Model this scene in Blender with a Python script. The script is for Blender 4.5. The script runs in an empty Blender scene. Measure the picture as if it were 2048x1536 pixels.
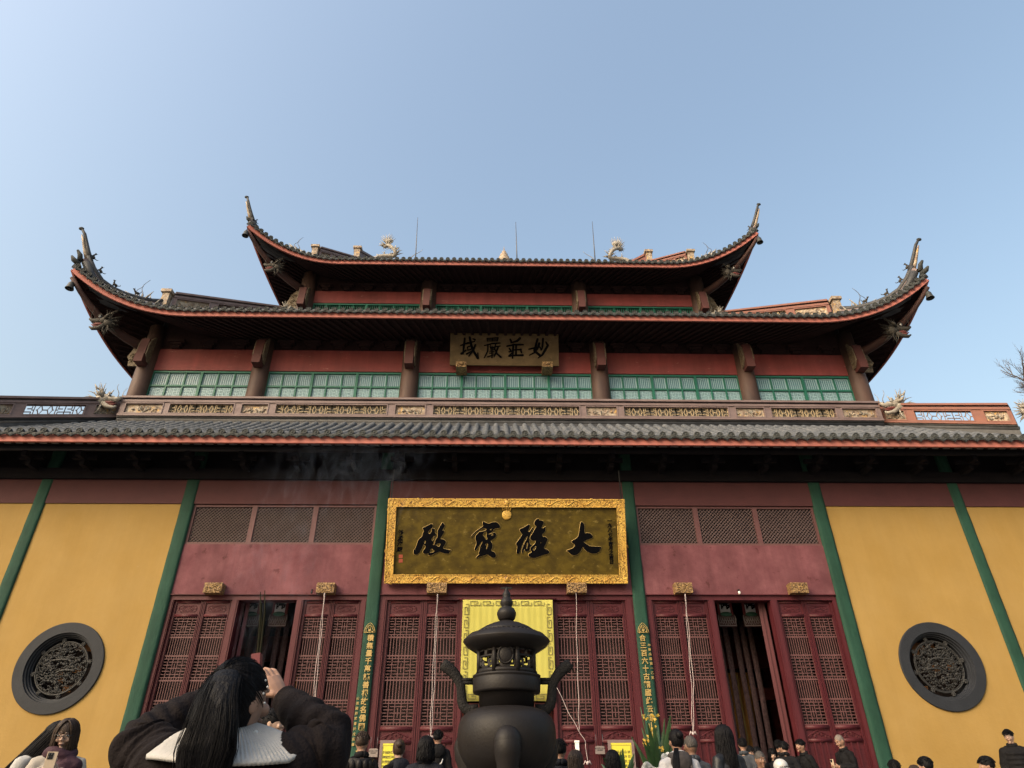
import bpy, bmesh, math, random
import numpy as np
from mathutils import Vector, Matrix, noise as mnoise
random.seed(7)
S = bpy.context.scene
C = S.collection
PI = math.pi
R_ = math.radians

# ------------------------------------------------------------------ camera
F_PX, PITCH, YAW, ROLL = 1340.0, 0.557957363, 0.0271004924, -0.00640946576
CAM = Vector((-0.2833, -16.0, 1.0))
_f = Vector((math.sin(YAW)*math.cos(PITCH), math.cos(YAW)*math.cos(PITCH), math.sin(PITCH)))
_r = Vector((math.cos(YAW), -math.sin(YAW), 0.0))
_u = _r.cross(_f)
_c, _s = math.cos(ROLL), math.sin(ROLL)
RT, UP, FW = _r*_c + _u*_s, _u*_c - _r*_s, _f
cd = bpy.data.cameras.new('camera')
cam = bpy.data.objects.new('camera', cd)
C.objects.link(cam)
cd.sensor_width = 36.0
cd.lens = 36.0*F_PX/2048.0
cd.clip_start, cd.clip_end = 0.05, 5000.0
M = Matrix((RT, UP, -FW)).transposed().to_4x4()
M.translation = CAM
cam.matrix_world = M
S.camera = cam

# ------------------------------------------------------------------ light
SUN_EL, SUN_AZ = R_(33), R_(-130)          # azimuth measured from +Y (into the picture) towards +X
w = bpy.data.worlds.new('World')
S.world = w
w.use_nodes = True
nt = w.node_tree
bg = nt.nodes['Background']
sky = nt.nodes.new('ShaderNodeTexSky')
sky.sky_type = 'NISHITA'
sky.sun_disc = False
sky.sun_elevation = SUN_EL
sky.sun_rotation = SUN_AZ
sky.air_density, sky.dust_density, sky.ozone_density = 1.8, 8.2, 1.2
nt.links.new(sky.outputs[0], bg.inputs[0])
bg.inputs[1].default_value = 0.132
sl = bpy.data.lights.new('sun', 'SUN')
sl.energy, sl.angle, sl.color = 0.6, R_(40), (1.0, 0.97, 0.93)
so = bpy.data.objects.new('sun', sl)
C.objects.link(so)
sd = Vector((math.sin(SUN_AZ)*math.cos(SUN_EL), math.cos(SUN_AZ)*math.cos(SUN_EL), math.sin(SUN_EL)))
so.rotation_euler = sd.to_track_quat('Z', 'Y').to_euler()
so.location = sd*60
S.view_settings.view_transform = 'Standard'
S.view_settings.look = 'None'
S.view_settings.gamma = 1.0
S.view_settings.use_curve_mapping = False
S.view_settings.exposure = 1.2
S.cycles.max_bounces = 6
S.cycles.diffuse_bounces = 3
S.cycles.volume_bounces = 0

# ------------------------------------------------------------------ measuring helpers
def ray(u, v):
    return FW + RT*((u-1024.0)/F_PX) - UP*((v-768.0)/F_PX)
def U(u, v, y=0.0):
    "point of the plane y=const seen at photo pixel (u, v)"
    d = ray(u, v)
    return CAM + d*((y-CAM.y)/d.y)
def UZ(u, v, z):
    d = ray(u, v)
    return CAM + d*((z-CAM.z)/d.z)
def UP_PLANE(u, v, p0, n):
    d = ray(u, v)
    return CAM + d*((p0-CAM).dot(n)/d.dot(n))
def zc(v, y=0.0, u=1012):
    return U(u, v, y).z
def lerp(a, b, t): return a + (b-a)*t

# ------------------------------------------------------------------ materials
MATS = {}
def mat(name, col, rough=0.6, col2=None, scale=4.0, mix=0.5, bump=0.0, bscale=40.0, metal=0.0, spec=0.4,
        stretch=(1, 1, 1), col3=None, scale3=30.0, thr3=0.62, detail=5.0, coat=0.0, sheen=0.0, streak=0.0, chip=None):
    m = bpy.data.materials.new(name)
    m.use_nodes = True
    t = m.node_tree
    b = t.nodes['Principled BSDF']
    b.inputs['Roughness'].default_value = rough
    b.inputs['Metallic'].default_value = metal
    b.inputs['Specular IOR Level'].default_value = spec
    if coat: b.inputs['Coat Weight'].default_value = coat
    if sheen: b.inputs['Sheen Weight'].default_value = sheen
    b.inputs['Base Color'].default_value = (*col, 1)
    tc = t.nodes.new('ShaderNodeTexCoord')
    mp = t.nodes.new('ShaderNodeMapping')
    mp.inputs['Scale'].default_value = stretch
    t.links.new(tc.outputs['Object'], mp.inputs[0])
    out = None
    if col2 is not None:
        n = t.nodes.new('ShaderNodeTexNoise')
        n.inputs['Scale'].default_value = scale
        n.inputs['Detail'].default_value = detail
        n.inputs['Roughness'].default_value = 0.62
        t.links.new(mp.outputs[0], n.inputs[0])
        rp = t.nodes.new('ShaderNodeValToRGB')
        rp.color_ramp.elements[0].position = 0.5-0.28*(1.15-mix)
        rp.color_ramp.elements[1].position = 0.5+0.28*(1.15-mix)
        rp.color_ramp.elements[0].color = (*col, 1)
        rp.color_ramp.elements[1].color = (*col2, 1)
        t.links.new(n.outputs[0], rp.inputs[0])
        out = rp.outputs[0]
    if col3 is not None:
        n3 = t.nodes.new('ShaderNodeTexNoise')
        n3.inputs['Scale'].default_value = scale3
        n3.inputs['Detail'].default_value = 6
        n3.inputs['Roughness'].default_value = 0.7
        t.links.new(mp.outputs[0], n3.inputs[0])
        r3 = t.nodes.new('ShaderNodeValToRGB')
        r3.color_ramp.elements[0].position = thr3
        r3.color_ramp.elements[1].position = thr3+0.06
        t.links.new(n3.outputs[0], r3.inputs[0])
        mx = t.nodes.new('ShaderNodeMix')
        mx.data_type = 'RGBA'
        t.links.new(r3.outputs[0], mx.inputs['Factor'])
        if out is not None: t.links.new(out, mx.inputs['A'])
        else: mx.inputs['A'].default_value = (*col, 1)
        mx.inputs['B'].default_value = (*col3, 1)
        out = mx.outputs['Result']
    if streak:
        ms = t.nodes.new('ShaderNodeMapping'); ms.inputs['Scale'].default_value = (3.2, 3.2, .30)
        t.links.new(tc.outputs['Object'], ms.inputs[0])
        ns = t.nodes.new('ShaderNodeTexNoise'); ns.inputs['Scale'].default_value = 1.0; ns.inputs['Detail'].default_value = 7; ns.inputs['Roughness'].default_value = .68
        t.links.new(ms.outputs[0], ns.inputs[0])
        nl = t.nodes.new('ShaderNodeTexNoise'); nl.inputs['Scale'].default_value = .8; nl.inputs['Detail'].default_value = 6; nl.inputs['Roughness'].default_value = .7
        t.links.new(tc.outputs['Object'], nl.inputs[0])
        mm = t.nodes.new('ShaderNodeMath'); mm.operation = 'MULTIPLY'; t.links.new(ns.outputs[0], mm.inputs[0]); t.links.new(nl.outputs[0], mm.inputs[1])
        rs = t.nodes.new('ShaderNodeMapRange'); rs.inputs['From Min'].default_value = .14; rs.inputs['From Max'].default_value = .36; rs.inputs['To Min'].default_value = 1-streak; rs.inputs['To Max'].default_value = 1+streak*.45
        t.links.new(mm.outputs[0], rs.inputs[0])
        mx2 = t.nodes.new('ShaderNodeVectorMath'); mx2.operation = 'SCALE'
        if out is not None: t.links.new(out, mx2.inputs[0])
        else: mx2.inputs[0].default_value = col
        t.links.new(rs.outputs[0], mx2.inputs['Scale']); out = mx2.outputs[0]
    if chip is not None:
        nc = t.nodes.new('ShaderNodeTexNoise'); nc.inputs['Scale'].default_value = 26; nc.inputs['Detail'].default_value = 8; nc.inputs['Roughness'].default_value = .75
        mc = t.nodes.new('ShaderNodeMapping'); mc.inputs['Scale'].default_value = (1, 1, .45); t.links.new(tc.outputs['Object'], mc.inputs[0]); t.links.new(mc.outputs[0], nc.inputs[0])
        rc = t.nodes.new('ShaderNodeMapRange'); rc.inputs['From Min'].default_value = .70; rc.inputs['From Max'].default_value = .74; t.links.new(nc.outputs[0], rc.inputs[0])
        mk = t.nodes.new('ShaderNodeMix'); mk.data_type = 'RGBA'; t.links.new(rc.outputs[0], mk.inputs['Factor'])
        if out is not None: t.links.new(out, mk.inputs['A'])
        else: mk.inputs['A'].default_value = (*col, 1)
        mk.inputs['B'].default_value = (*chip, 1); out = mk.outputs['Result']
    if out is not None:
        t.links.new(out, b.inputs['Base Color'])
    if bump:
        nb = t.nodes.new('ShaderNodeTexNoise')
        nb.inputs['Scale'].default_value = bscale
        nb.inputs['Detail'].default_value = 4
        t.links.new(mp.outputs[0], nb.inputs[0])
        bp = t.nodes.new('ShaderNodeBump')
        bp.inputs['Strength'].default_value = bump
        bp.inputs['Distance'].default_value = 0.02
        t.links.new(nb.outputs[0], bp.inputs['Height'])
        t.links.new(bp.outputs[0], b.inputs['Normal'])
    MATS[name] = m
    return m

mat('yellow_plaster', (0.312, 0.203, 0.069), 0.85, (0.278, 0.172, 0.048), 0.9, 0.2, 0.25, 18, col3=(0.32, 0.22, 0.10), scale3=2.2, thr3=0.68, spec=0.2, streak=.07, chip=None)
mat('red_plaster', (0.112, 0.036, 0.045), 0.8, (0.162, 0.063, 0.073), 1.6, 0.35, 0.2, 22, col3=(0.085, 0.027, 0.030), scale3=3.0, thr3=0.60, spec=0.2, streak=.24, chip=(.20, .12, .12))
mat('dark_red_beam', (0.080, 0.027, 0.029), 0.75, (0.062, 0.022, 0.024), 2.0, 0.4, 0.2, 14, spec=0.25)
mat('door_red', (0.056, 0.0085, 0.0125), 0.5, (0.070, 0.013, 0.018), 3.0, 0.5, 0.15, 30, spec=0.25, stretch=(1, 1, .3))
mat('lattice_red', (0.120, 0.056, 0.056), 0.55, (0.095, 0.040, 0.041), 6.0, 0.4, spec=0.25)
mat('transom_wood', (0.115, 0.080, 0.078), 0.7, (0.088, 0.057, 0.057), 5.0, 0.4, spec=0.3)
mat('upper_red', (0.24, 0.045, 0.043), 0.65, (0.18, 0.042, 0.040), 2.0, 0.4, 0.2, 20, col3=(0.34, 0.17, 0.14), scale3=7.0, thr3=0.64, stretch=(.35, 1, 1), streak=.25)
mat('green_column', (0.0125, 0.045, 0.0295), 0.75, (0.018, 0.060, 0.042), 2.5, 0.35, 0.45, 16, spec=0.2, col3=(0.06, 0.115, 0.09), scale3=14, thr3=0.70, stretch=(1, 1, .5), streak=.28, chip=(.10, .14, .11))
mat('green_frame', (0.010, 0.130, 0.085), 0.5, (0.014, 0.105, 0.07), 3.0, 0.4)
mat('brown_column', (0.048, 0.027, 0.024), 0.65, (0.095, 0.052, 0.040), 2.2, 0.4, 0.3, 10, col3=(0.19, 0.14, 0.11), scale3=9, thr3=0.70, stretch=(1, 1, .35), streak=.3)
mat('roof_tile', (0.058, 0.066, 0.080), 0.75, (0.125, 0.132, 0.146), 3.0, 0.5, 0.5, 30, col3=(0.125, 0.13, 0.14), scale3=11, thr3=0.68, spec=0.25)
mat('tile_end', (0.028, 0.031, 0.034), 0.8, (0.065, 0.068, 0.064), 9.0, 0.5, 0.9, 60, spec=0.2)
mat('fascia', (0.40, 0.135, 0.108), 0.7, (0.33, 0.12, 0.10), 2.5, 0.5, 0.2, 18, col3=(0.12, 0.05, 0.045), scale3=6, thr3=0.66, spec=0.25, streak=.2)
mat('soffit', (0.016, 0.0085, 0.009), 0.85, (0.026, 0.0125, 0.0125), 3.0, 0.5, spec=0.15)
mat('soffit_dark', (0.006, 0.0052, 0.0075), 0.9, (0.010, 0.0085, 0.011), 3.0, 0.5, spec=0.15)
mat('bracket_red', (0.085, 0.024, 0.021), 0.75, (0.06, 0.019, 0.017), 3.0, 0.4)
mat('corner_red', (0.060, 0.024, 0.019), 0.75, (0.036, 0.016, 0.014), 5.0, 0.5, 0.3, 20)
mat('ridge_brown', (0.125, 0.085, 0.083), 0.65, (0.185, 0.135, 0.131), 5.0, 0.5, 0.2, 25, col3=(0.33, 0.27, 0.25), scale3=9, thr3=0.71, stretch=(.4, 1, 1))
mat('ridge_black', (0.022, 0.023, 0.026), 0.6, (0.05, 0.05, 0.054), 4.0, 0.5, 0.3, 20)
mat('ridge_brown_lit', (0.20, 0.075, 0.05), 0.7, (0.15, 0.06, 0.047), 5.0, 0.5)  # ridge colour for the right side, with warm light from the left painted in
mat('fret_yellow', (0.40, 0.315, 0.19), 0.7, (0.27, 0.20, 0.125), 8.0, 0.5, 0.3, 60)
mat('fret_white', (0.24, 0.17, 0.15), 0.7, (0.14, 0.095, 0.085), 6.0, 0.5)
mat('relief_stone', (0.42, 0.36, 0.28), 0.7, (0.16, 0.10, 0.07), 9.0, 0.6, 0.4, 60, col3=(0.50, 0.30, 0.08), scale3=7, thr3=0.58)
mat('relief_dark', (0.09, 0.08, 0.07), 0.7, (0.30, 0.28, 0.24), 12.0, 0.5)
mat('dragon_white', (0.36, 0.335, 0.29), 0.65, (0.17, 0.145, 0.12), 12.0, 0.5, 0.3, 70)
mat('dragon_dark', (0.018, 0.016, 0.014), 0.7, (0.055, 0.047, 0.037), 14.0, 0.5, 0.3, 70)
mat('mouth_red', (0.12, 0.03, 0.026), 0.6)
mat('eye_white', (0.40, 0.40, 0.40), 0.3)
mat('eye_dark', (0.02, 0.016, 0.014), 0.25)
mat('carved_cream', (0.21, 0.17, 0.115), 0.7, (0.085, 0.058, 0.038), 20.0, 0.6, 0.9, 45)
mat('gold_carved', (0.34, 0.215, 0.085), 0.5, (0.06, 0.028, 0.018), 30.0, 0.75, 1.0, 60, metal=0.1, detail=3)
mat('stone_dark', (0.0085, 0.0105, 0.0155), 0.75, (0.014, 0.0165, 0.023), 3.0, 0.5, 0.25, 30, col3=(0.08, 0.08, 0.085), scale3=6, thr3=0.76)
mat('stone_carved', (0.013, 0.013, 0.014), 0.62, (0.028, 0.0275, 0.027), 12.0, 0.5, 0.4, 40)
mat('ochre_inside', (0.26, 0.12, 0.05), 0.8)
mat('bronze', (0.0095, 0.0076, 0.0072), 0.52, (0.0110, 0.0100, 0.0112), 5.0, 0.5, 0.14, 40, metal=0.0, spec=0.20, col3=(0.030, 0.027, 0.026), scale3=11, thr3=0.74)
mat('iron_black', (0.006, 0.0057, 0.006), 0.75, (0.011, 0.010, 0.010), 8.0, 0.5, 0.7, 50, spec=0.2)
mat('iron_grey', (0.10, 0.10, 0.11), 0.5, metal=0.6)
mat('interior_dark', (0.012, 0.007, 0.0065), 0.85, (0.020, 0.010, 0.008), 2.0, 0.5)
mat('interior_red', (0.16, 0.030, 0.026), 0.6, (0.10, 0.022, 0.02), 3.0, 0.5)
mat('glyph_gold', (0.36, 0.25, 0.085), 0.5, metal=0.1)
mat('glyph_black', (0.002, 0.002, 0.003), 0.8, spec=0.05)
mat('seal_red', (0.30, 0.06, 0.03), 0.6)
mat('banner_yellow', (0.40, 0.37, 0.085), 0.75, (0.37, 0.335, 0.07), 2.0, 0.4, sheen=0.2, spec=0.2)
mat('banner_black', (0.10, 0.085, 0.04), 0.7)
mat('notice_yellow', (0.58, 0.52, 0.05), 0.4)
mat('notice_ink', (0.05, 0.045, 0.03), 0.6)
mat('sign_grey', (0.24, 0.20, 0.19), 0.4, metal=0.4)
mat('sign_ink', (0.06, 0.05, 0.05), 0.6)
mat('white_rope', (0.42, 0.36, 0.36), 0.8)
mat('white_plastic', (0.75, 0.75, 0.74), 0.4)
mat('bulb', (0.75, 0.72, 0.66), 0.2)
mat('bell', (0.018, 0.020, 0.020), 0.6, (0.04, 0.042, 0.04), 9.0, 0.5)
mat('streamer', (0.105, 0.062, 0.064), 0.85, (0.050, 0.026, 0.029), 26.0, 0.7, 0.3, 60, stretch=(1, 1, .6))
mat('banner_red', (0.14, 0.022, 0.024), 0.7)
mat('banner_white', (0.55, 0.55, 0.55), 0.7)
mat('lotus_pale', (0.22, 0.195, 0.20), 0.7, (0.15, 0.13, 0.135), 9.0, 0.5)
mat('lotus_dark', (0.05, 0.02, 0.022), 0.7)
mat('lotus_green', (0.03, 0.10, 0.07), 0.7)
mat('cloth_ochre', (0.44, 0.22, 0.055), 0.8, (0.38, 0.18, 0.045), 2.0, 0.4)
mat('incense_red', (0.095, 0.0085, 0.015), 0.6)
mat('incense_stick', (0.010, 0.0098, 0.006), 0.95, (0.017, 0.016, 0.010), 30.0, 0.5, spec=0.05)
mat('bark', (0.13, 0.11, 0.10), 0.9, (0.085, 0.07, 0.065), 6.0, 0.5, 0.5, 30)
mat('leaf', (0.014, 0.040, 0.014), 0.45, (0.028, 0.068, 0.02), 8.0, 0.5, spec=0.5)
mat('flower_yellow', (0.42, 0.27, 0.035), 0.6)
mat('paving', (0.15, 0.142, 0.13), 0.8, (0.11, 0.105, 0.098), 1.5, 0.5, 0.3, 30)
mat('skin', (0.27, 0.16, 0.115), 0.55, (0.245, 0.137, 0.096), 6.0, 0.4, spec=0.35)
mat('skin_pale', (0.36, 0.245, 0.19), 0.55, (0.335, 0.215, 0.162), 6.0, 0.4, spec=0.35)
mat('skin_brown', (0.18, 0.10, 0.068), 0.55, (0.155, 0.084, 0.055), 6.0, 0.4, spec=0.35)
mat('lips', (0.20, 0.085, 0.07), 0.45)
mat('hair_black', (0.0035, 0.0034, 0.0045), 0.55, (0.006, 0.0058, 0.0072), 30.0, 0.5, 0.4, 90, spec=0.10, stretch=(1, 1, .12))
mat('hair_brown', (0.022, 0.0135, 0.0105), 0.5, (0.038, 0.0245, 0.018), 30.0, 0.5, 0.4, 90, spec=0.22, stretch=(1, 1, .12))
mat('hair_grey', (0.06, 0.052, 0.048), 0.6, (0.024, 0.020, 0.018), 40.0, 0.5, 0.6, 90)
mat('hair_shaved', (0.16, 0.135, 0.12), 0.7, (0.12, 0.098, 0.086), 60.0, 0.5, 0.4, 120)
mat('coat_dark', (0.0060, 0.0044, 0.0052), 0.85, (0.0095, 0.0072, 0.0080), 3.0, 0.5, 0.35, 90, spec=0.10)
mat('cloth_black', (0.006, 0.006, 0.0075), 0.8, (0.010, 0.0098, 0.011), 3.0, 0.5, 0.3, 60, spec=0.10)
mat('cloth_navy', (0.008, 0.0092, 0.014), 0.75, (0.012, 0.0135, 0.02), 3.0, 0.5, 0.3, 60, spec=0.12)
mat('cloth_leather', (0.006, 0.0065, 0.009), 0.5, (0.01, 0.0105, 0.014), 4.0, 0.5, 0.35, 25, spec=0.35)
mat('cloth_grey', (0.033, 0.038, 0.048), 0.8, (0.025, 0.029, 0.037), 3.0, 0.5, 0.2, 60)
mat('cloth_darkgrey', (0.026, 0.022, 0.023), 0.8, (0.036, 0.031, 0.032), 6.0, 0.5, 0.2, 60)
mat('cloth_white', (0.34, 0.34, 0.365), 0.75, (0.28, 0.28, 0.305), 3.0, 0.5, 0.2, 40)
mat('cloth_cream', (0.29, 0.265, 0.235), 0.8, (0.24, 0.215, 0.19), 3.0, 0.5, 0.2, 40)
mat('knit_white', (0.34, 0.335, 0.335), 0.85, (0.29, 0.285, 0.28), 10.0, 0.5, 0.25, 90)
mat('cloth_maroon', (0.022, 0.0055, 0.0125), 0.8, (0.032, 0.008, 0.018), 4.0, 0.5, 0.3, 40)
mat('cloth_blue', (0.20, 0.25, 0.34), 0.75, (0.17, 0.21, 0.29), 4.0, 0.5)
mat('cloth_trouser', (0.025, 0.025, 0.030), 0.8)
mat('shoe', (0.03, 0.03, 0.03), 0.5)
mat('phone_tan', (0.42, 0.33, 0.24), 0.4)
mat('phone_dark', (0.012, 0.012, 0.014), 0.2)
mat('wrap_clear', (0.50, 0.50, 0.52), 0.25, (0.22, 0.24, 0.23), 14.0, 0.6, 0.8, 30)

# board faces with worn gilding
def board_mat(name, col, col2, col3):
    m = mat(name, col, 0.5, col2, 3.2, 0.75, 0.15, 30, metal=0.0, spec=0.2, stretch=(1, 1, 1.4), col3=col3, scale3=5.5, thr3=0.60)
    return m
board_mat('board_gold', (0.088, 0.060, 0.0065), (0.048, 0.032, 0.0040), (0.15, 0.108, 0.026))
board_mat('board_small', (0.125, 0.084, 0.040), (0.090, 0.060, 0.028), (0.16, 0.108, 0.055))

def pat_mat(name, base, line, scale, rough=0.45, metal=0.3, bump=0.6):
    "gilded frame with an engraved swirling pattern"
    m = bpy.data.materials.new(name); m.use_nodes = True
    t = m.node_tree; b = t.nodes['Principled BSDF']
    b.inputs['Roughness'].default_value = rough; b.inputs['Metallic'].default_value = metal
    tc = t.nodes.new('ShaderNodeTexCoord')
    n = t.nodes.new('ShaderNodeTexNoise'); n.inputs['Scale'].default_value = scale*0.45; n.inputs['Detail'].default_value = 3
    t.links.new(tc.outputs['Object'], n.inputs[0])
    v = t.nodes.new('ShaderNodeTexVoronoi'); v.feature = 'DISTANCE_TO_EDGE'; v.inputs['Scale'].default_value = scale
    mxv = t.nodes.new('ShaderNodeMix'); mxv.data_type = 'RGBA'; mxv.inputs['Factor'].default_value = 0.35
    t.links.new(tc.outputs['Object'], mxv.inputs['A']); t.links.new(n.outputs['Color'], mxv.inputs['B'])
    t.links.new(mxv.outputs['Result'], v.inputs['Vector'])
    w_ = t.nodes.new('ShaderNodeTexNoise'); w_.inputs['Scale'].default_value = scale*1.3; w_.inputs['Detail'].default_value = 2; w_.inputs['Distortion'].default_value = 2.5
    t.links.new(tc.outputs['Object'], w_.inputs[0])
    rp = t.nodes.new('ShaderNodeValToRGB'); e = rp.color_ramp.elements
    e[0].position = 0.40; e[1].position = 0.47
    e[0].color = (*line, 1); e[1].color = (*base, 1)
    t.links.new(w_.outputs[0], rp.inputs[0])
    n2 = t.nodes.new('ShaderNodeTexNoise'); n2.inputs['Scale'].default_value = 3.0
    t.links.new(tc.outputs['Object'], n2.inputs[0])
    r2 = t.nodes.new('ShaderNodeValToRGB'); r2.color_ramp.elements[0].color = (0.82, 0.72, 0.62, 1); r2.color_ramp.elements[1].color = (1, 1, 1, 1)
    r2.color_ramp.elements[0].position = .3; r2.color_ramp.elements[1].position = .65
    t.links.new(n2.outputs[0], r2.inputs[0])
    mu = t.nodes.new('ShaderNodeMix'); mu.data_type = 'RGBA'; mu.blend_type = 'MULTIPLY'; mu.inputs['Factor'].default_value = 1
    t.links.new(rp.outputs[0], mu.inputs['A']); t.links.new(r2.outputs[0], mu.inputs['B'])
    t.links.new(mu.outputs['Result'], b.inputs['Base Color'])
    bp = t.nodes.new('ShaderNodeBump'); bp.inputs['Strength'].default_value = bump; bp.inputs['Distance'].default_value = 0.02
    t.links.new(w_.outputs[0], bp.inputs['Height']); t.links.new(bp.outputs[0], b.inputs['Normal'])
    MATS[name] = m
    return m
pat_mat('board_frame', (0.64, 0.41, 0.085), (0.17, 0.085, 0.012), 11.0, 0.5, 0.1)

def glass_mat(name, col, rough=0.12):
    m = mat(name, col, rough, spec=0.6)
    return m
glass_mat('pane_glass', (0.085, 0.185, 0.215), 0.25)
glass_mat('pane_bars', (0.235, 0.375, 0.415), 0.5)

# ------------------------------------------------------------------ mesh builder
class MB:
    def __init__(s): s.v, s.f, s.mi, s.sm = [], [], [], []
    def add(s, vs, fs, mi=0, smooth=False, mtx=None):
        o = len(s.v)
        if mtx is not None: vs = [mtx @ Vector(v) for v in vs]
        s.v.extend([tuple(v) for v in vs])
        for f in fs:
            s.f.append([i+o for i in f]); s.mi.append(mi); s.sm.append(smooth)
        return s
    def box(s, x0, x1, y0, y1, z0, z1, mi=0, mtx=None):
        vs = [(x0, y0, z0), (x1, y0, z0), (x1, y1, z0), (x0, y1, z0), (x0, y0, z1), (x1, y0, z1), (x1, y1, z1), (x0, y1, z1)]
        return s.add(vs, [(0, 3, 2, 1), (4, 5, 6, 7), (0, 1, 5, 4), (1, 2, 6, 5), (2, 3, 7, 6), (3, 0, 4, 7)], mi, False, mtx)
    def bar(s, a, b, wdt, hgt, up=(0, 0, 1), mi=0):
        "rectangular bar from a to b"
        a, b = Vector(a), Vector(b); d = (b-a)
        if d.length < 1e-6: return s
        d.normalize(); up = Vector(up); x = d.cross(up)
        if x.length < 1e-4: x = d.cross(Vector((1, 0, 0)))
        x.normalize(); z = x.cross(d)
        vs = []
        for p in (a, b):
            for sx, sz in ((-1, -1), (1, -1), (1, 1), (-1, 1)):
                vs.append(p + x*(sx*wdt/2) + z*(sz*hgt/2))
        return s.add(vs, [(3, 2, 1, 0), (4, 5, 6, 7), (0, 1, 5, 4), (1, 2, 6, 5), (2, 3, 7, 6), (3, 0, 4, 7)], mi)
    def tube(s, pts, rad, n=8, mi=0, flat=1.0, up=(0, 0, 1), smooth=True, sq=False):
        "swept tube; rad number or list; flat scales the section along the up side"
        pts = [Vector(p) for p in pts]; k = len(pts)
        if not hasattr(rad, '__len__'): rad = [rad]*k
        vs, fs = [], []
        upv = Vector(up); px = None
        for i, p in enumerate(pts):
            d = (pts[min(i+1, k-1)] - pts[max(i-1, 0)])
            if d.length < 1e-9: d = Vector((0, 0, 1))
            d.normalize()
            x = d.cross(upv)
            if x.length < 0.05: x = px.copy() if px is not None else d.cross(Vector((0.3, 1, 0)))
            x = x - d*x.dot(d); x.normalize()
            if px is not None and x.dot(px) < -0.3: x = -x
            px = x; z = x.cross(d)
            for j in range(n):
                a = 2*PI*(j+(0.5 if sq else 0))/n
                q = 1.0
                vs.append(p + x*(math.cos(a)*rad[i]*q) + z*(math.sin(a)*rad[i]*flat*q))
        for i in range(k-1):
            for j in range(n):
                fs.append((i*n+j, i*n+(j+1) % n, (i+1)*n+(j+1) % n, (i+1)*n+j))
        fs.append(tuple(range(n-1, -1, -1))); fs.append(tuple((k-1)*n+j for j in range(n)))
        return s.add(vs, fs, mi, smooth and not sq)
    def lathe(s, prof, c=(0, 0, 0), n=32, mi=0, smooth=True, cap=True, wob=None):
        vs, fs = [], []; k = len(prof)
        for r, z in prof:
            for j in range(n):
                a = 2*PI*j/n
                vs.append((c[0]+r*math.cos(a), c[1]+r*math.sin(a), c[2]+z))
        for i in range(k-1):
            for j in range(n):
                fs.append((i*n+j, i*n+(j+1) % n, (i+1)*n+(j+1) % n, (i+1)*n+j))
        if cap:
            fs.append(tuple(range(n-1, -1, -1))); fs.append(tuple((k-1)*n+j for j in range(n)))
        return s.add(vs, fs, mi, smooth)
    def ell(s, c, r, nu=14, nv=10, mi=0, mtx=None, fn=None):
        vs, fs = [], []
        for i in range(nv+1):
            t = PI*i/nv
            for j in range(nu):
                a = 2*PI*j/nu
                p = Vector((math.sin(t)*math.cos(a), math.sin(t)*math.sin(a), math.cos(t)))
                q = Vector((p.x*r[0], p.y*r[1], p.z*r[2]))
                if fn: q = fn(p, q)
                vs.append(q+Vector(c))
        for i in range(nv):
            for j in range(nu):
                fs.append((i*nu+j, (i+1)*nu+j, (i+1)*nu+(j+1) % nu, i*nu+(j+1) % nu))
        return s.add(vs, fs, mi, True, mtx)
    def grid(s, fn, nu, nv, mi=0, smooth=True, flip=False):
        vs = [fn(i/nu, j/nv) for j in range(nv+1) for i in range(nu+1)]
        fs = []
        for j in range(nv):
            for i in range(nu):
                a = j*(nu+1)+i
                q = (a, a+1, a+nu+2, a+nu+1)
                fs.append(q[::-1] if flip else q)
        return s.add(vs, fs, mi, smooth)
    def slab(s, fn, nu, nv, th, mi=0, smooth=True):
        "closed sheet: fn(u,v) and the same offset by vector th"
        th = Vector(th)
        a = [Vector(fn(i/nu, j/nv)) for j in range(nv+1) for i in range(nu+1)]
        vs = a + [p+th for p in a]; N = len(a); fs = []
        for j in range(nv):
            for i in range(nu):
                k = j*(nu+1)+i
                fs.append((k, k+1, k+nu+2, k+nu+1)); fs.append((N+k+nu+1, N+k+nu+2, N+k+1, N+k))
        ring = [i for i in range(nu+1)] + [j*(nu+1)+nu for j in range(1, nv+1)] + [nv*(nu+1)+i for i in range(nu-1, -1, -1)] + [j*(nu+1) for j in range(nv-1, 0, -1)]
        for a_, b_ in zip(ring, ring[1:]+ring[:1]): fs.append((b_, a_, N+a_, N+b_))
        return s.add(vs, fs, mi, smooth)
    def prism(s, poly, fn, th, mi=0):
        "polygon (2d) mapped by fn to 3d, extruded by vector th"
        a = [Vector(fn(*p)) for p in poly]; th = Vector(th); n = len(a)
        fs = [tuple(range(n-1, -1, -1)), tuple(range(n, 2*n))] + [(i, (i+1) % n, n+(i+1) % n, n+i) for i in range(n)]
        return s.add(a+[p+th for p in a], fs, mi)
    def mesh(s, name, mats):
        me = bpy.data.meshes.new(name)
        me.from_pydata(s.v, [], s.f)
        for m in (mats if isinstance(mats, (list, tuple)) else [mats]): me.materials.append(MATS[m])
        me.polygons.foreach_set('material_index', s.mi)
        me.polygons.foreach_set('use_smooth', s.sm)
        me.update()
        return me
    def build(s, name, mats, parent=None, **kw):
        return link(name, s.mesh(name, mats), parent, **kw)
def link(name, me, parent=None, loc=None, label=None, cat=None, group=None, kind=None, rot=None, scale=None):
    o = bpy.data.objects.new(name, me)
    C.objects.link(o)
    if parent is not None: o.parent = parent
    if loc is not None: o.location = loc
    if rot is not None: o.rotation_euler = rot
    if scale is not None: o.scale = scale
    tag(o, label, cat, group, kind)
    return o
def tag(o, label=None, cat=None, group=None, kind=None):
    for k, v in (('label', label), ('category', cat), ('group', group), ('kind', kind)):
        if v: o[k] = v
    return o
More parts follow.
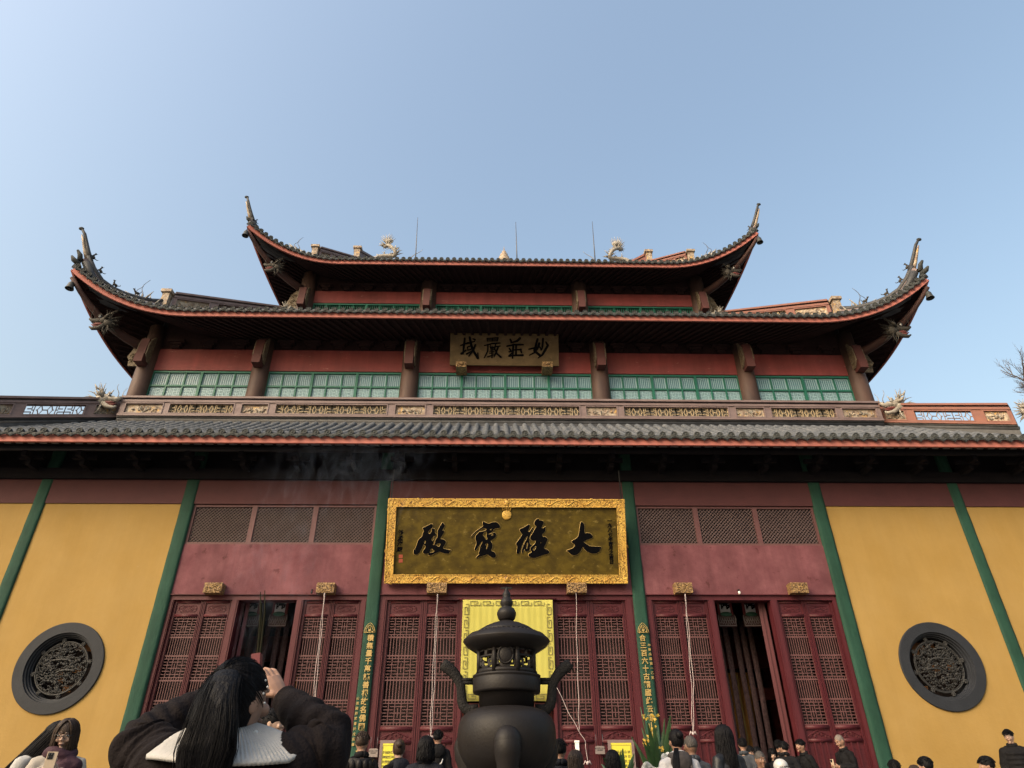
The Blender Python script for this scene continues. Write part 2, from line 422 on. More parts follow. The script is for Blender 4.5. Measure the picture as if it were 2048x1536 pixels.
def empty(name, loc=(0, 0, 0), label=None, cat=None, group=None, rz=0.0, parent=None):
    o = link(name, None, parent, loc, label, cat, group)
    o.rotation_euler = (0, 0, rz)
    o.empty_display_size = 0.2
    return o
def copy_tree(o, parent=None):
    c = o.copy(); C.objects.link(c)
    if parent is not None: c.parent = parent
    for ch in list(o.children): copy_tree(ch, c)
    return c
def text_mesh(body, size, extrude=0.004, offset=0.0, shear=0.0, align='CENTER', res=3):
    cu = bpy.data.curves.new('glyphs', 'FONT')
    cu.body = body; cu.size = size; cu.extrude = extrude; cu.offset = offset; cu.shear = shear
    cu.align_x = align; cu.align_y = 'CENTER'; cu.resolution_u = res
    o = bpy.data.objects.new('glyphs', cu); C.objects.link(o)
    bpy.context.view_layer.update()
    me = bpy.data.meshes.new_from_object(o.evaluated_get(bpy.context.evaluated_depsgraph_get()))
    bpy.data.objects.remove(o); bpy.data.curves.remove(cu)
    me.materials.clear()
    return me
def text_into(mb, body, size, origin, ex, ey, mi=0, **kw):
    "letters laid into a builder on the plane origin + ex*x + ey*y"
    me = text_mesh(body, size, **kw)
    ex, ey = Vector(ex).normalized(), Vector(ey).normalized(); ez = ex.cross(ey)
    o = Vector(origin)
    vs = [o + ex*v.co.x + ey*v.co.y + ez*v.co.z for v in me.vertices]
    mb.add(vs, [tuple(p.vertices) for p in me.polygons], mi)
    bpy.data.meshes.remove(me)
FLOOR = 0.45      # level of the terrace in front of the hall
# ================================================================== ground
mb = MB(); mb.add([(-1500, -1500, 0), (1500, -1500, 0), (1500, 1500, 0), (-1500, 1500, 0)], [(0, 1, 2, 3)])
mb.build('courtyard_ground', 'paving', kind='structure')
mb = MB(); mb.box(-22, 22, -4.6, 30, -0.2, FLOOR)
for k in range(3): mb.box(-5, 5, -4.6-0.32*(3-k), -4.601-0.32*(2-k), -0.2, FLOOR*(k+1)/4)
mb.build('terrace', 'paving', kind='structure')

HALL = empty('temple_hall', (0, 0, 0), 'three-tiered Chinese temple hall with yellow walls, red lattice doors and upturned grey tiled eaves', 'temple hall')
def part(mb, name, mats, parent=None, **kw): return mb.build(name, mats, parent if parent is not None else HALL, **kw)

# bay lines of the ground floor (outer, inner edge of each green column)
CA, CB, CD = (7.836, 8.146), (11.516, 11.798), (2.974, 3.268)
Z_YEL, Z_LINT = zc(1009.5), zc(1188)
Z_LAT0, Z_LAT1 = zc(1089), zc(1010)
EY, EZ = -1.3, zc(888.4, -1.3)           # main eave: bottom edge of the fascia
WALLTOP = 9.02

# ------------------------------------------------------------------ green columns
GLYPH_L = '積無量千萬諸善根故名佛國成就如是功德莊嚴'
GLYPH_R = '合三百六十古精廬此云祖山應得殊勝利因緣'
for (a, b) in (CA, CB, CD, (14.9, 15.2)):
    for sx in (-1, 1):
        m = MB(); x0, x1 = sorted((sx*a, sx*b))
        n = 14
        rnd = random.Random(int(a*100)+sx)
        def col(u, v, x0=x0, x1=x1, rnd=rnd):
            z = lerp(FLOOR, WALLTOP, v)
            return (lerp(x0, x1, u), -0.006-0.016*math.sin(PI*u)**0.4 + 0.004*math.sin(z*9+a), z)
        m.slab(col, 6, 60, (0, 0.36, 0))
        o = part(m, 'green_column', 'green_column')
        m = MB(); m.box(x0-.07, x1+.07, -.10, .3, FLOOR-.02, FLOOR+.22); part(m, 'column_base', 'stone_dark', o)
        if (a, b) == CD:
            m = MB(); xc = (x0+x1)/2; zt = U(742 if sx < 0 else 1285, 1258, 0).z
            txt = GLYPH_L if sx < 0 else GLYPH_R
            step = 0.163
            for i, ch in enumerate(txt):
                text_into(m, ch, 0.145, (xc + (0.034 if sx < 0 else -0.030), -0.036, zt-0.21-step*i), (1, 0, 0), (0, 0, 1), extrude=0.003, offset=0.004)
            small = '山茂國張鵠書於戊辰書' if sx < 0 else '中華民國第一乙亥'
            z0 = zt-(1.45 if sx < 0 else 0.36)
            for i, ch in enumerate(small):
                text_into(m, ch, 0.064, (x0+0.040 if sx < 0 else x1-0.042, -0.034, z0-0.098*i), (1, 0, 0), (0, 0, 1), extrude=0.002, offset=0.001)
            part(m, 'inscription', 'glyph_gold', o)
            m = MB()                                   # lotus crest above the verse
            for k in (1, .72):
                pts = []
                for i in range(25):
                    t = i/24*2-1
                    pts.append((xc+0.125*k*t, -0.058, zt-0.05+0.17*k*max(0, (1-abs(t)**1.5))**0.8 - (0.04 if abs(t) > .8 else 0)*(abs(t)-.8)*5))
                m.tube(pts, 0.0075, 5)
            for dx in (-.1, 0, .1): m.tube([(xc+dx*.5, -.058, zt-.06), (xc+dx, -.058, zt-.1)], .008, 5)
            m.box(xc-.03, xc+.03, -.062, -.052, zt-.055, zt-.015)
            m.tube([(xc-.13, -.058, zt-.085), (xc+.13, -.058, zt-.085)], .007, 5)
            for dx in (-.02, .02): m.tube([(xc+dx, -.058, zt-.05), (xc+dx, -.058, zt+.04)], .006, 4)
            part(m, 'lotus_crest', 'glyph_gold', o)

# ------------------------------------------------------------------ yellow walls with round carved windows
RC_X, RC_Z, RC_R = 9.85, 3.57, 0.946
def wall_with_hole(x0, x1, z0, z1, cx, cz, r, y, th):
    m = MB(); n = 72; vs = []
    per = []
    for i in range(n):
        a = 2*PI*i/n; dx, dz = math.cos(a), math.sin(a)
        t = min((x1-cx)/dx if dx > 1e-9 else 1e9, (x0-cx)/dx if dx < -1e-9 else 1e9, (z1-cz)/dz if dz > 1e-9 else 1e9, (z0-cz)/dz if dz < -1e-9 else 1e9)
        per.append((cx+dx*t, cz+dz*t))
    for i in range(n):
        a = 2*PI*i/n
        vs.append((cx+r*math.cos(a), y, cz+r*math.sin(a)))
    vs += [(p[0], y, p[1]) for p in per]
    vs += [(cx+r*math.cos(2*PI*i/n), y+th, cz+r*math.sin(2*PI*i/n)) for i in range(n)]
    cor = [(x0, z0), (x1, z0), (x1, z1), (x0, z1)]
    fs = []
    for i in range(n):
        j = (i+1) % n
        fs.append((i, n+i, n+j, j)); fs.append((i, j, 2*n+j, 2*n+i))
    m.add(vs, fs)
    for (px, pz) in cor:                       # corner triangles
        b = sorted(range(n), key=lambda i: (per[i][0]-px)**2+(per[i][1]-pz)**2)[:8]
        ang = math.atan2(pz-cz, px-cx) % (2*PI); k = int(ang/(2*PI)*n)
        p, q = per[k % n], per[(k+1) % n]
        m.add([(p[0], y, p[1]), (px, y, pz), (q[0], y, q[1])], [(0, 1, 2)])
    return m
def yring(m, prof, cx, cz, n=64, mi=0):
    "profile of (radius, y) turned about the y axis through (cx, cz)"
    vs, fs = [], []
    for r, y in prof:
        for j in range(n):
            a = 2*PI*j/n; vs.append((cx+r*math.cos(a), y, cz+r*math.sin(a)))
    for i in range(len(prof)-1):
        for j in range(n):
            fs.append((i*n+j, i*n+(j+1) % n, (i+1)*n+(j+1) % n, (i+1)*n+j))
    m.add(vs, fs, mi, False)
for sx in (-1, 1):
    xa, xb = sorted((sx*CA[1], sx*CB[0]))
    cx = sx*RC_X
    wall = part(wall_with_hole(xa, xb, FLOOR, Z_YEL, cx, RC_Z, 0.80, 0.03, 0.35), 'yellow_wall', 'yellow_plaster')
    m = MB(); yring(m, [(RC_R, 0.032), (RC_R, -0.004), (RC_R-.012, -0.012), (.725, -0.012), (.715, 0.03), (.690, 0.034), (.683, 0.085), (.660, 0.09), (.653, 0.14), (.632, 0.146), (.625, 0.30), (.625, .36)], cx, RC_Z, 96)
    ring = part(m, 'window_ring', 'stone_dark', wall)
    for p in ring.data.polygons: p.use_smooth = False
    m = MB(); rnd = random.Random(11+sx)
    for rr, tr in ((0.545, 0.020), (0.515, 0.011)):
        m.tube([(cx+rr*math.cos(2*PI*i/48), .13, RC_Z+rr*math.sin(2*PI*i/48)) for i in range(49)], tr, 6, up=(0, 1, 0))
    part(m, 'inner_ring', 'stone_carved', wall)
    m = MB()                                     # dragon coil among clouds, cut through
    pts = []
    for i in range(90):
        t = i/89
        pts.append((cx+sx*(.34*math.sin(t*9.5)*(1-.25*t)+.04*math.sin(t*31)), .115-.02*math.sin(t*24), RC_Z+.38-.76*t+.05*math.sin(t*22)))
    m.tube(pts, [.012+.013*math.sin(PI*i/89) for i in range(90)], 7, up=(0, 1, 0))
    for i in range(4, 88, 3):
        p = Vector(pts[i]); m.ell(p+Vector((0, -.022, 0)), (.014, .012, .014), 6, 4)
    for k in range(150):
        r, a = 0.50*math.sqrt(rnd.random()), rnd.random()*2*PI
        ox, oz = r*math.cos(a), r*math.sin(a)
        sp = rnd.choice((-1, 1)); rad = rnd.uniform(.02, .055); a0 = rnd.random()*6.3; turns = rnd.uniform(.6, 1.5)
        q = []
        for i in range(12):
            t = i/11; rr = rad*(1-.75*t)
            x, z = ox+rr*math.cos(a0+sp*t*turns*6.3), oz+rr*math.sin(a0+sp*t*turns*6.3)
            d = math.hypot(x, z)
            if d > .525: x, z = x*.525/d, z*.525/d
            q.append((cx+x, .10+.03*rnd.random()+.02*t, RC_Z+z))
        m.tube(q, [.010*(1-.5*i/11)+.002 for i in range(12)], 5, up=(0, 1, 0))
    for k in range(90):                          # long flowing strands
        a = rnd.random()*6.3; r = 0.49*math.sqrt(rnd.random()); ln = rnd.uniform(.1, .22); th = rnd.uniform(-.5, .5)
        q = []
        for i in range(8):
            t = i/7-.5; x = r*math.cos(a)+ln*t; z = r*math.sin(a)+ln*t*th+.018*math.sin(t*14+a)
            d = math.hypot(x, z)
            if d > .525: x, z = x*.525/d, z*.525/d
            q.append((cx+x, .095+.035*rnd.random(), RC_Z+z))
        m.tube(q, [.005+.010*math.sin(PI*(i+.5)/8) for i in range(8)], 5, up=(0, 1, 0))
    for k in range(16): 
        a = rnd.random()*6.3; r = .4*math.sqrt(rnd.random())
        m.ell((cx+r*math.cos(a), .11, RC_Z+r*math.sin(a)), (.03, .03, .028), 8, 6)
    part(m, 'carved_dragon', 'stone_carved', wall)
    for k in range(8):
        a = 2*PI*(k+.28)/8
        m = MB(); c = Vector((cx+.592*math.cos(a), .13, RC_Z+.592*math.sin(a)))
        m.ell(c, (.03, .03, .03), 8, 6)
        for j in range(6):
            b = 2*PI*j/6; m.ell(c+Vector((.034*math.cos(b), -.01, .034*math.sin(b))), (.02, .02, .02), 7, 5)
        part(m, 'carved_flower', 'stone_carved', wall)
    m = MB(); m.box(cx-.8, cx+.8, .60, .65, RC_Z-.8, RC_Z+.8)
    for k in range(7):
        ox, oz = rnd.uniform(-.6, .6), rnd.uniform(-.6, .6)
        m.box(cx+ox-.09, cx+ox+.09, .585, .598, RC_Z+oz-.07, RC_Z+oz+.07, 1)
    m.box(cx+sx*-.10-.18, cx+sx*-.10+.18, .586, .597, RC_Z+.44, RC_Z+.60, 1)
    part(m, 'window_backing', ['interior_dark', 'ochre_inside'], wall)
    # plain outer bay
    xa, xb = sorted((sx*CB[1], sx*14.9))
    m = MB(); m.box(xa, xb, .03, .38, FLOOR, Z_YEL); part(m, 'yellow_wall', 'yellow_plaster')
    m = MB(); xa, xb = sorted((sx*15.2, sx*15.6)); m.box(xa, xb, .03, 14, FLOOR, WALLTOP); part(m, 'yellow_wall', 'yellow_plaster')
# dark red beams over the yellow bays and over the door bays
for x0, x1 in ((-14.9, -CB[1]), (-CB[0], -CA[1]), (CA[1], CB[0]), (CB[1], 14.9), (-CA[0], -CD[1]), (-CD[0], CD[0]), (CD[1], CA[0])):
    m = MB(); side = abs(x0+x1)/2 > 8
    m.box(x0, x1, .0, .38, (Z_YEL+.002) if side else Z_LAT1+.004, zc(963)); part(m, 'red_beam', 'dark_red_beam')
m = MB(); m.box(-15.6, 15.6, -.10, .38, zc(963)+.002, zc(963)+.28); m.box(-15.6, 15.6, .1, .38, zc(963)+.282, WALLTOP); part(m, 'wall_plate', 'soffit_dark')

# ------------------------------------------------------------------ transom windows and red panels of the side bays
DY = 0.12                                     # plane of the doors
for sx in (-1, 1):
    xa, xb = sorted((sx*CA[0], sx*CD[1]))
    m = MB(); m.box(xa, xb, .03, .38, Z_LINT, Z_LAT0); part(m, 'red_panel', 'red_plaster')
    wd = (xb-xa)/3
    for k in range(3):
        x0, x1 = xa+wd*k, xa+wd*(k+1)
        m = MB(); fw = .055
        m.box(x0, x1, .05, .16, Z_LAT0+.002, Z_LAT0+fw); m.box(x0, x1, .05, .16, Z_LAT1-fw, Z_LAT1)
        m.box(x0, x0+fw*1.1, .052, .158, Z_LAT0+fw, Z_LAT1-fw); m.box(x1-fw*1.1, x1, .052, .158, Z_LAT0+fw, Z_LAT1-fw)
        fr = part(m, 'transom_window', 'lattice_red')
        m = MB(); X0, X1, W0, W1 = x0+fw*1.1, x1-fw*1.1, Z_LAT0+fw, Z_LAT1-fw
        sp = 0.088
        for sg in (-1, 1):
            c0 = -((X1-X0)+(W1-W0)); 
            k2 = int(((X1-X0)+(W1-W0))/sp)
            for i in range(k2+1):
                d = i*sp
                if sg > 0:   # line x-X0 + z-W0 = d
                    p = (X0+min(d, X1-X0), W0+max(0, d-(X1-X0))); q = (X0+max(0, d-(W1-W0)), W0+min(d, W1-W0))
                else:
                    p = (X1-min(d, X1-X0), W0+max(0, d-(X1-X0))); q = (X1-max(0, d-(W1-W0)), W0+min(d, W1-W0))
                m.bar((p[0], .10+sg*.009, p[1]), (q[0], .10+sg*.009, q[1]), .02, .0242, (0, 1, 0))
        o = part(m, 'diagonal_lattice', 'transom_wood', fr)
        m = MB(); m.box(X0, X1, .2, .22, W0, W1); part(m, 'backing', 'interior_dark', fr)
# centre bay: red panel behind the big board
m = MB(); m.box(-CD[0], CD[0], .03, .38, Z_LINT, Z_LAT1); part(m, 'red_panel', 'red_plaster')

# ------------------------------------------------------------------ door leaves
def zz(v): return U(810, v, DY).z
ZT, ZP0, ZL1, ZL0, ZB1, ZB0 = zz(1201.5), zz(1229), zz(1232), zz(1452), zz(1465), zz(1482)
LW, LZ0 = 0.78, FLOOR+.10                      # nominal leaf width; foot of the leaves
BANDS = [(ZL1, zz(1274), 'm'), (zz(1274), zz(1311), 'v'), (zz(1311), zz(1360), 'm'), (zz(1360), zz(1400), 'v'), (zz(1400), ZL0, 'm')]
ST = .075
def leaf_meshes():
    fr = MB(); w = LW
    fr.box(0, ST, 0, .07, LZ0, ZT); fr.box(w-ST, w, 0, .07, LZ0, ZT)
    for a in (.012, w-ST+.012):                       # moulded stiles
        fr.box(a, a+.014, -.012, 0, LZ0, ZT); fr.box(a+ST-.038, a+ST-.024, -.012, 0, LZ0, ZT)
    for z0, z1 in ((ZT-.06, ZT), (ZP0-.055, ZP0+.01), (ZL0-.10, ZL0-.005), (ZB0-.06, ZB0+.02), (LZ0, LZ0+.12)):
        fr.box(ST, w-ST, .004, .066, z0, z1)
        fr.tube([(ST, .0, (z0+z1)/2), (w-ST, .0, (z0+z1)/2)], (z1-z0)*.42, 8, flat=.35, up=(0, 1, 0))
    # lattice
    la = MB(); x0, x1 = ST, w-ST; N = 10; dx = (x1-x0)/N; t = .0155
    def hb(a, b, z): la.bar((a, .030, z), (b, .030, z), t*1.05, .012, (0, 1, 0))
    def vb(x, a, b): la.bar((x, .031, a), (x, .031, b), t, .012, (0, 1, 0))
    for (z1, z0, kind) in BANDS:
        hb(x0, x1, z0+.006); hb(x0, x1, z1-.006)
        if kind == 'v':
            for i in range(N+1): vb(x0+dx*i, z0, z1)
        else:
            R = 8; dz = (z1-z0)/R
            X = lambda i: x0+dx*max(0, min(N, i)); Z = lambda j: z0+dz*max(0, min(R, j))
            for i in range(0, N//2+1):
                for j in range(0, R+1):
                    q = (i+2*j) % 4
                    for mir in (0, 1):
                        I = i if not mir else N-i
                        if mir and i == N//2: continue
                        if q == 0: hb(X(I-1.55), X(I+1.55), Z(j))
                        elif q == 2: vb(X(I), Z(j-1), Z(j+1))
            for i in range(1, N, 2):
                vb(X(i), Z(0), Z(1)); vb(X(i), Z(R-1), Z(R))
            hb(X(0), X(N), Z(1)); hb(X(0), X(N), Z(R-1))
            hb(X(3.4), X(6.6), Z(R/2)); vb(X(5), Z(R/2-1.5), Z(R/2+1.5))
    # carved top panel: interlaced fret in low relief
    tp = MB(); z0, z1 = ZP0+.01, ZT-.06; tp.box(ST, w-ST, .02, .06, z0, z1)
    cx, cz, hw, hh = w/2, (z0+z1)/2, (w-2*ST)*.38, (z1-z0)*.27
    def rr(k): return [(cx+sx_*hw*k*a, .018, cz+hh*k*b) for sx_, a, b in ((-1, 1, .5), (-1, 1, -.5), (-1, .8, -1), (1, .8, -1), (1, 1, -.5), (1, 1, .5), (1, .8, 1), (-1, .8, 1), (-1, 1, .5))]
    tp.tube(rr(1), .009, 5, up=(0, 1, 0)); tp.tube(rr(.62), .008, 5, up=(0, 1, 0))
    for s_ in (-1, 1):
        tp.tube([(cx+s_*hw*.2, .018, cz-hh*.7), (cx+s_*hw*.5, .018, cz), (cx+s_*hw*.2, .018, cz+hh*.7)], .008, 5, up=(0, 1, 0))
        tp.tube([(cx+s_*hw*.7, .018, cz), (cx+s_*hw*.95, .018, cz)], .008, 5, up=(0, 1, 0))
    tp.tube([(cx-hw*.3, .018, cz), (cx+hw*.3, .018, cz)], .008, 5, up=(0, 1, 0))
    # carved cloud band
    cb = MB(); z0, z1 = ZB0+.02, ZL0-.10; cb.box(ST, w-ST, .03, .06, z0, z1)
    rnd = random.Random(5)
    prof = lambda s: z0+(z1-z0)*(.22+.70*max(0, 1-abs(s*2-1)*1.15)**.8)
    cb.tube([(lerp(ST, w-ST, i/20), .02, prof(i/20)) for i in range(21)], .012, 6, up=(0, 1, 0))
    for k in range(34):
        s = rnd.random(); x = lerp(ST+.03, w-ST-.03, s); z = z0+(prof(s)-z0)*rnd.random(); r = rnd.uniform(.018, .038); a0 = rnd.random()*6; sp = rnd.choice((-1, 1))
        cb.tube([(x+r*(1-.7*i/7)*math.cos(a0+sp*i*.75), .022, z+r*(1-.7*i/7)*math.sin(a0+sp*i*.75)) for i in range(8)], .009, 5, up=(0, 1, 0))
    # lower panel
    lp = MB(); lp.box(ST, w-ST, .03, .06, LZ0+.12, ZB0-.06)
    for i in range(1, 4):
        x = lerp(ST, w-ST, i/4); lp.box(x-.022, x+.022, .005, .029, LZ0+.121, ZB0-.061)
    for i in range(16):
        z = lerp(LZ0+.16, ZB0-.1, i/15); lp.box(ST+.012, w-ST-.012, .024, .0295, z-.006, z+.006)
    bk = MB(); bk.box(ST, w-ST, .20, .21, ZL0-.02, ZL1+.02)
    return (fr.mesh('door_leaf', 'door_red'), la.mesh('lattice', 'lattice_red'), tp.mesh('carved_panel', 'door_red'), cb.mesh('carved_band', 'door_red'), lp.mesh('lower_panel', 'door_red'), bk.mesh('backing', 'interior_dark'))
LEAF = leaf_meshes()
def door_leaf(x, wdt, rot=0.0, y=DY, back=True):
    o = link('door_leaf', LEAF[0], HALL, (x, y, 0), scale=(wdt/LW, 1, 1), rot=(0, 0, rot))
    for nm, me in (('lattice', LEAF[1]), ('carved_panel', LEAF[2]), ('carved_band', LEAF[3]), ('lower_panel', LEAF[4])):
        link(nm, me, o)
    if back: link('backing', LEAF[5], o)
    return o
def X(u, v=1202, y=DY): return U(u, v, y).x
def post(x0, x1, z0, z1, y0=.06, y1=.3, mt='door_red', nm='door_post'):
    m = MB(); m.box(x0, x1, y0, y1, z0, z1)
    m.box(x0+(x1-x0)*.2, x1-(x1-x0)*.2, y0-.014, y0-.0005, z0, z1)
    part(m, nm, mt)
for (u0, u1) in ((350.4, 408), (408.6, 465.8), (608.2, 664.8), (665.3, 723.6), (775.2, 848), (848.6, 921.5), (1106.8, 1178), (1178.6, 1249), (1302.9, 1356.5), (1357, 1413.5), (1552, 1606), (1606.6, 1662)):
    x0, x1 = X(u0), X(u1); door_leaf(x0, x1-x0)
OPEN = {-1: (X(479.3), X(594.7)), 1: (X(1426.6), X(1538.5)), 0: (X(930), X(1100))}
for a, b in ((-CA[0], X(350.4)), (X(465.8), OPEN[-1][0]), (OPEN[-1][1], X(608.2)), (X(723.6), -CD[1]), (-CD[0], X(775.2)), (X(921.5), OPEN[0][0]), (OPEN[0][1], X(1106.8)), (X(1249), CD[0]), (CD[1], X(1302.9)), (X(1413.5), OPEN[1][0]), (OPEN[1][1], X(1552)), (X(1662), CA[0])):
    post(a+.001, b-.001, FLOOR, ZT+.001)
for x0, x1 in ((-CA[0], -CD[1]), (-CD[0], CD[0]), (CD[1], CA[0])):
    m = MB(); m.box(x0, x1, .05, .34, ZT+.002, Z_LINT-.02); m.box(x0, x1, .0, .34, Z_LINT-.019, Z_LINT-.001)
    part(m, 'door_head', 'door_red')
    m = MB(); m.box(x0, x1, .07, .30, FLOOR, LZ0-.002); part(m, 'threshold', 'door_red')
# leaves folded inward beside the two open doorways
door_leaf(OPEN[-1][0]+.03, .66, R_(111), .36, back=False)
door_leaf(OPEN[-1][0]+.16, .66, R_(113), .36, back=False)
door_leaf(OPEN[1][1]-.04, .66, R_(71), .36, back=False)
door_leaf(OPEN[1][1]-.13, .66, R_(69), .36, back=False)

# ------------------------------------------------------------------ interior seen through the doorways
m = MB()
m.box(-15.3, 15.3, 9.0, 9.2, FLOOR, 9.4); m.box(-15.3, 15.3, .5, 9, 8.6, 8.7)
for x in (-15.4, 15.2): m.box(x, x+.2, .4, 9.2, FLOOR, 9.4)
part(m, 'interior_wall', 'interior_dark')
for x in (-8.0, -3.1, 3.1, 8.0):
    m = MB(); m.lathe([(.3, 0), (.3, 8.1)], (x, 5.2, FLOOR), 20); part(m, 'interior_column', 'interior_red')
m = MB(); m.box(-15, 15, 4.9, 5.2, 4.6, 5.2); part(m, 'interior_beam', 'interior_red')

# gilded carved blocks above the doors
for u in (428, 652, 874, 1153, 1366, 1596):
    p = U(u, 1176, -.12); ctr = u in (874, 1153)
    w_, zt_, zb_ = (.46 if ctr else .41), U(u, 1166, -.16).z, U(u, 1186, -.16).z
    m = MB(); rnd = random.Random(u)
    m.box(p.x-w_*.5*(1 if not ctr else 1.0)-.0, p.x+w_*.5, -.2, .029, zb_, zt_)
    for k in range(60):
        x, z = p.x+rnd.uniform(-.5, .5)*w_*.9, rnd.uniform(zb_+.015, zt_-.015); r = rnd.uniform(.012, .024)
        m.ell((x, -.2, z), (r, .016, r*.8), 7, 5)
    part(m, 'gilded_block', 'gold_carved')

# ================================================================== main (lowest) roof
PITCH_T = 0.285
RYT = 1.95; RZT = zc(849, RYT)
def roof1(y):
    t = (y-EY)/(RYT-EY)
    return lerp(EZ+.20, RZT, .86*t+.14*t*t)
LOW = empty('lower_roof', (0, 0, 0), parent=HALL)
def hipmax(x): return RYT if abs(x) < 12.1 else RYT-(abs(x)-12.1)*.9
m = MB()
NX = int(15.6/PITCH_T)
xs = [i*PITCH_T for i in range(-NX, NX+1)]
def deck(m, xa, xb):
    n = 6
    for i in range(len(xs)-1):
        a, b = xs[i], xs[i+1]
        ym = min(hipmax(a), hipmax(b))
        if ym < EY+.2: continue
        def fn(u, v, a=a, b=b, ym=ym):
            y = lerp(EY+.03, ym, v); return (lerp(a, b, u), y, roof1(y)-.055*math.sin(PI*u))
        m.grid(fn, 4, 6)
deck(m, 0, 0)
m.box(-15.6, 15.6, EY+.1, EY+.16, EZ+.02, EZ+.15)
part(m, 'pan_tiling', 'roof_tile', LOW, kind='stuff')
m = MB(); vs = []
def halfpipe(m, p0, p1, r0, r1, n=6, up=None):
    p0, p1 = Vector(p0), Vector(p1); d = (p1-p0).normalized(); x = d.cross(Vector((0, 0, 1))).normalized(); z = x.cross(d)
    vs = []
    for p, r in ((p0, r0), (p1, r1)):
        for j in range(n+1):
            a = PI*j/n; vs.append(p + x*(math.cos(a)*r)+z*(math.sin(a)*r))
    fs = [(j, j+1, n+2+j, n+1+j) for j in range(n)] + [tuple(range(n, -1, -1))]
    m.add(vs, fs, 0, True)
TL = .30
NC = 12
ys = [EY + .02 + TL*.88*i for i in range(NC+1)]
tile_me = {}
for c in range(NC):
    y0, y1 = ys[c], ys[c+1]
    mm = MB(); a = Vector((0, 0, 0)); b = Vector((0, y1-y0, roof1(y1)-roof1(y0)))
    halfpipe(mm, a, b*1.04, .086, .074)
    tile_me[c] = mm.mesh('tube_tile', 'roof_tile')
rest = MB(); n_ind = 0
rnd = random.Random(3)
for x in xs:
    for c in range(NC):
        y0, y1 = ys[c], ys[c+1]
        if y0 > hipmax(x)-.1 or y0 > RYT-.05: continue
        j = rnd.uniform(-.006, .006)
        if c < 3 and abs(x) < 12.3 and n_ind < 260:
            link('tube_tile', tile_me[c], LOW, (x+j, y0, roof1(y0)-.01+rnd.uniform(-.004, .004)), rot=(0, 0, rnd.uniform(-.012, .012))); n_ind += 1
        else:
            halfpipe(rest, (x+j, y0, roof1(y0)-.01), (x+j, y1+.01, roof1(y1)-.01), .086, .074, 5)
part(rest, 'tube_tiling', 'roof_tile', LOW, kind='stuff')

# caps and drip tiles shared by all three roofs
m = MB()
m.add([(0.082*math.cos(2*PI*j/12), y, .082*math.sin(2*PI*j/12)) for y in (0, .10) for j in range(12)], [tuple(range(12))]+[((j+1) % 12, j, 12+j, 12+(j+1) % 12) for j in range(12)], 0)
for k in range(12):
    a, b = 2*PI*k/12, 2*PI*(k+1)/12
    m.add([(r*math.cos(t), y, r*math.sin(t)) for t in (a, b) for r, y in ((.082, -.001), (.078, -.014), (.062, -.014), (.06, -.001))], [(0, 1, 5, 4), (1, 2, 6, 5), (2, 3, 7, 6)])
m.ell((0, -.004, 0), (.03, .014, .03), 7, 4)
CAP = m.mesh('eave_cap', 'tile_end')
m = MB()
def drip_poly(hw): return [(-hw, .035), (-hw, -.068), (-hw*.62, -.082), (-hw*.28, -.112), (0, -.142), (hw*.28, -.112), (hw*.62, -.082), (hw, -.068), (hw, .035), (hw*.5, -.004), (0, -.02), (-hw*.5, -.004)]
m.prism(drip_poly(.138), lambda x, z: (x, -.02+z*.25, z), (0, .03, .004))
m.tube([(p[0]*.84, -.028+p[1]*.25, p[1]*.84) for p in drip_poly(.138)[1:8]], .007, 4, up=(0, 1, 0))
m.ell((0, -.03, -.055), (.022, .012, .022), 6, 4)
DRIP = m.mesh('drip_tile', 'tile_end')
def eave_row(curve, parent, pitch, n_side=0):
    """curve: function s -> (point on the fascia's lower edge); placed at equal steps"""
    pts = [Vector(curve(i/600)) for i in range(601)]
    L = [0.0]
    for a, b in zip(pts, pts[1:]): L.append(L[-1]+(b-a).length)
    n = max(2, round(L[-1]/pitch)); st = L[-1]/n; k = 0
    rnd_ = random.Random(int(L[-1]*100))
    for i in range(2*n+1):
        s = st*i/2
        while k < 599 and L[k+1] < s: k += 1
        t = (s-L[k])/max(1e-9, L[k+1]-L[k]); p = pts[k].lerp(pts[k+1], min(1, t)); d = (pts[k+1]-pts[k]).normalized()
        az = math.atan2(d.y, d.x); el = math.asin(max(-1, min(1, d.z)))
        rot = Matrix.Rotation(az, 4, 'Z') @ Matrix.Rotation(-el, 4, 'Y')
        nrm = Vector((-d.z*0, 0, 1)); up_ = (Vector((0, 0, 1))-d*d.z).normalized(); out = d.cross(up_)
        if i % 2 == 0:
            o = link('eave_cap', CAP, parent); q = p + up_*.275 + out*.06
        else:
            o = link('drip_tile', DRIP, parent); q = p + up_*.235 + out*.045
        o.matrix_local = Matrix.Translation(q+Vector((0, 0, rnd_.uniform(-.006, .006)))) @ rot @ Matrix.Rotation(R_(rnd_.uniform(-14, -8) if i % 2 == 0 else rnd_.uniform(-3, 3)), 4, 'X') @ Matrix.Diagonal((st/PITCH_T if i % 2 else 1, 1, 1, 1))
def fascia(curve, parent, n=80, h=.225, th=.05):
    m = MB(); a = [Vector(curve(i/n)) for i in range(n+1)]
    vs, fs = [], []
    for i, p in enumerate(a):
        d = (a[min(i+1, n)]-a[max(i-1, 0)]).normalized(); up_ = (Vector((0, 0, 1))-d*d.z).normalized(); out = d.cross(up_)
        for q in (p+out*.01, p+up_*h+out*.0, p+up_*h-out*th, p-out*th): vs.append(q)
    for i in range(n):
        for j in range(4): fs.append((4*i+j, 4*i+(j+1) % 4, 4*i+4+(j+1) % 4, 4*i+4+j))
    fs += [(0, 1, 2, 3), (4*n+3, 4*n+2, 4*n+1, 4*n)]
    m.add(vs, [f[::-1] for f in fs]); part(m, 'fascia', 'fascia', parent)
cv1 = lambda s: (lerp(-12.9675, 12.9675, s), EY, EZ)
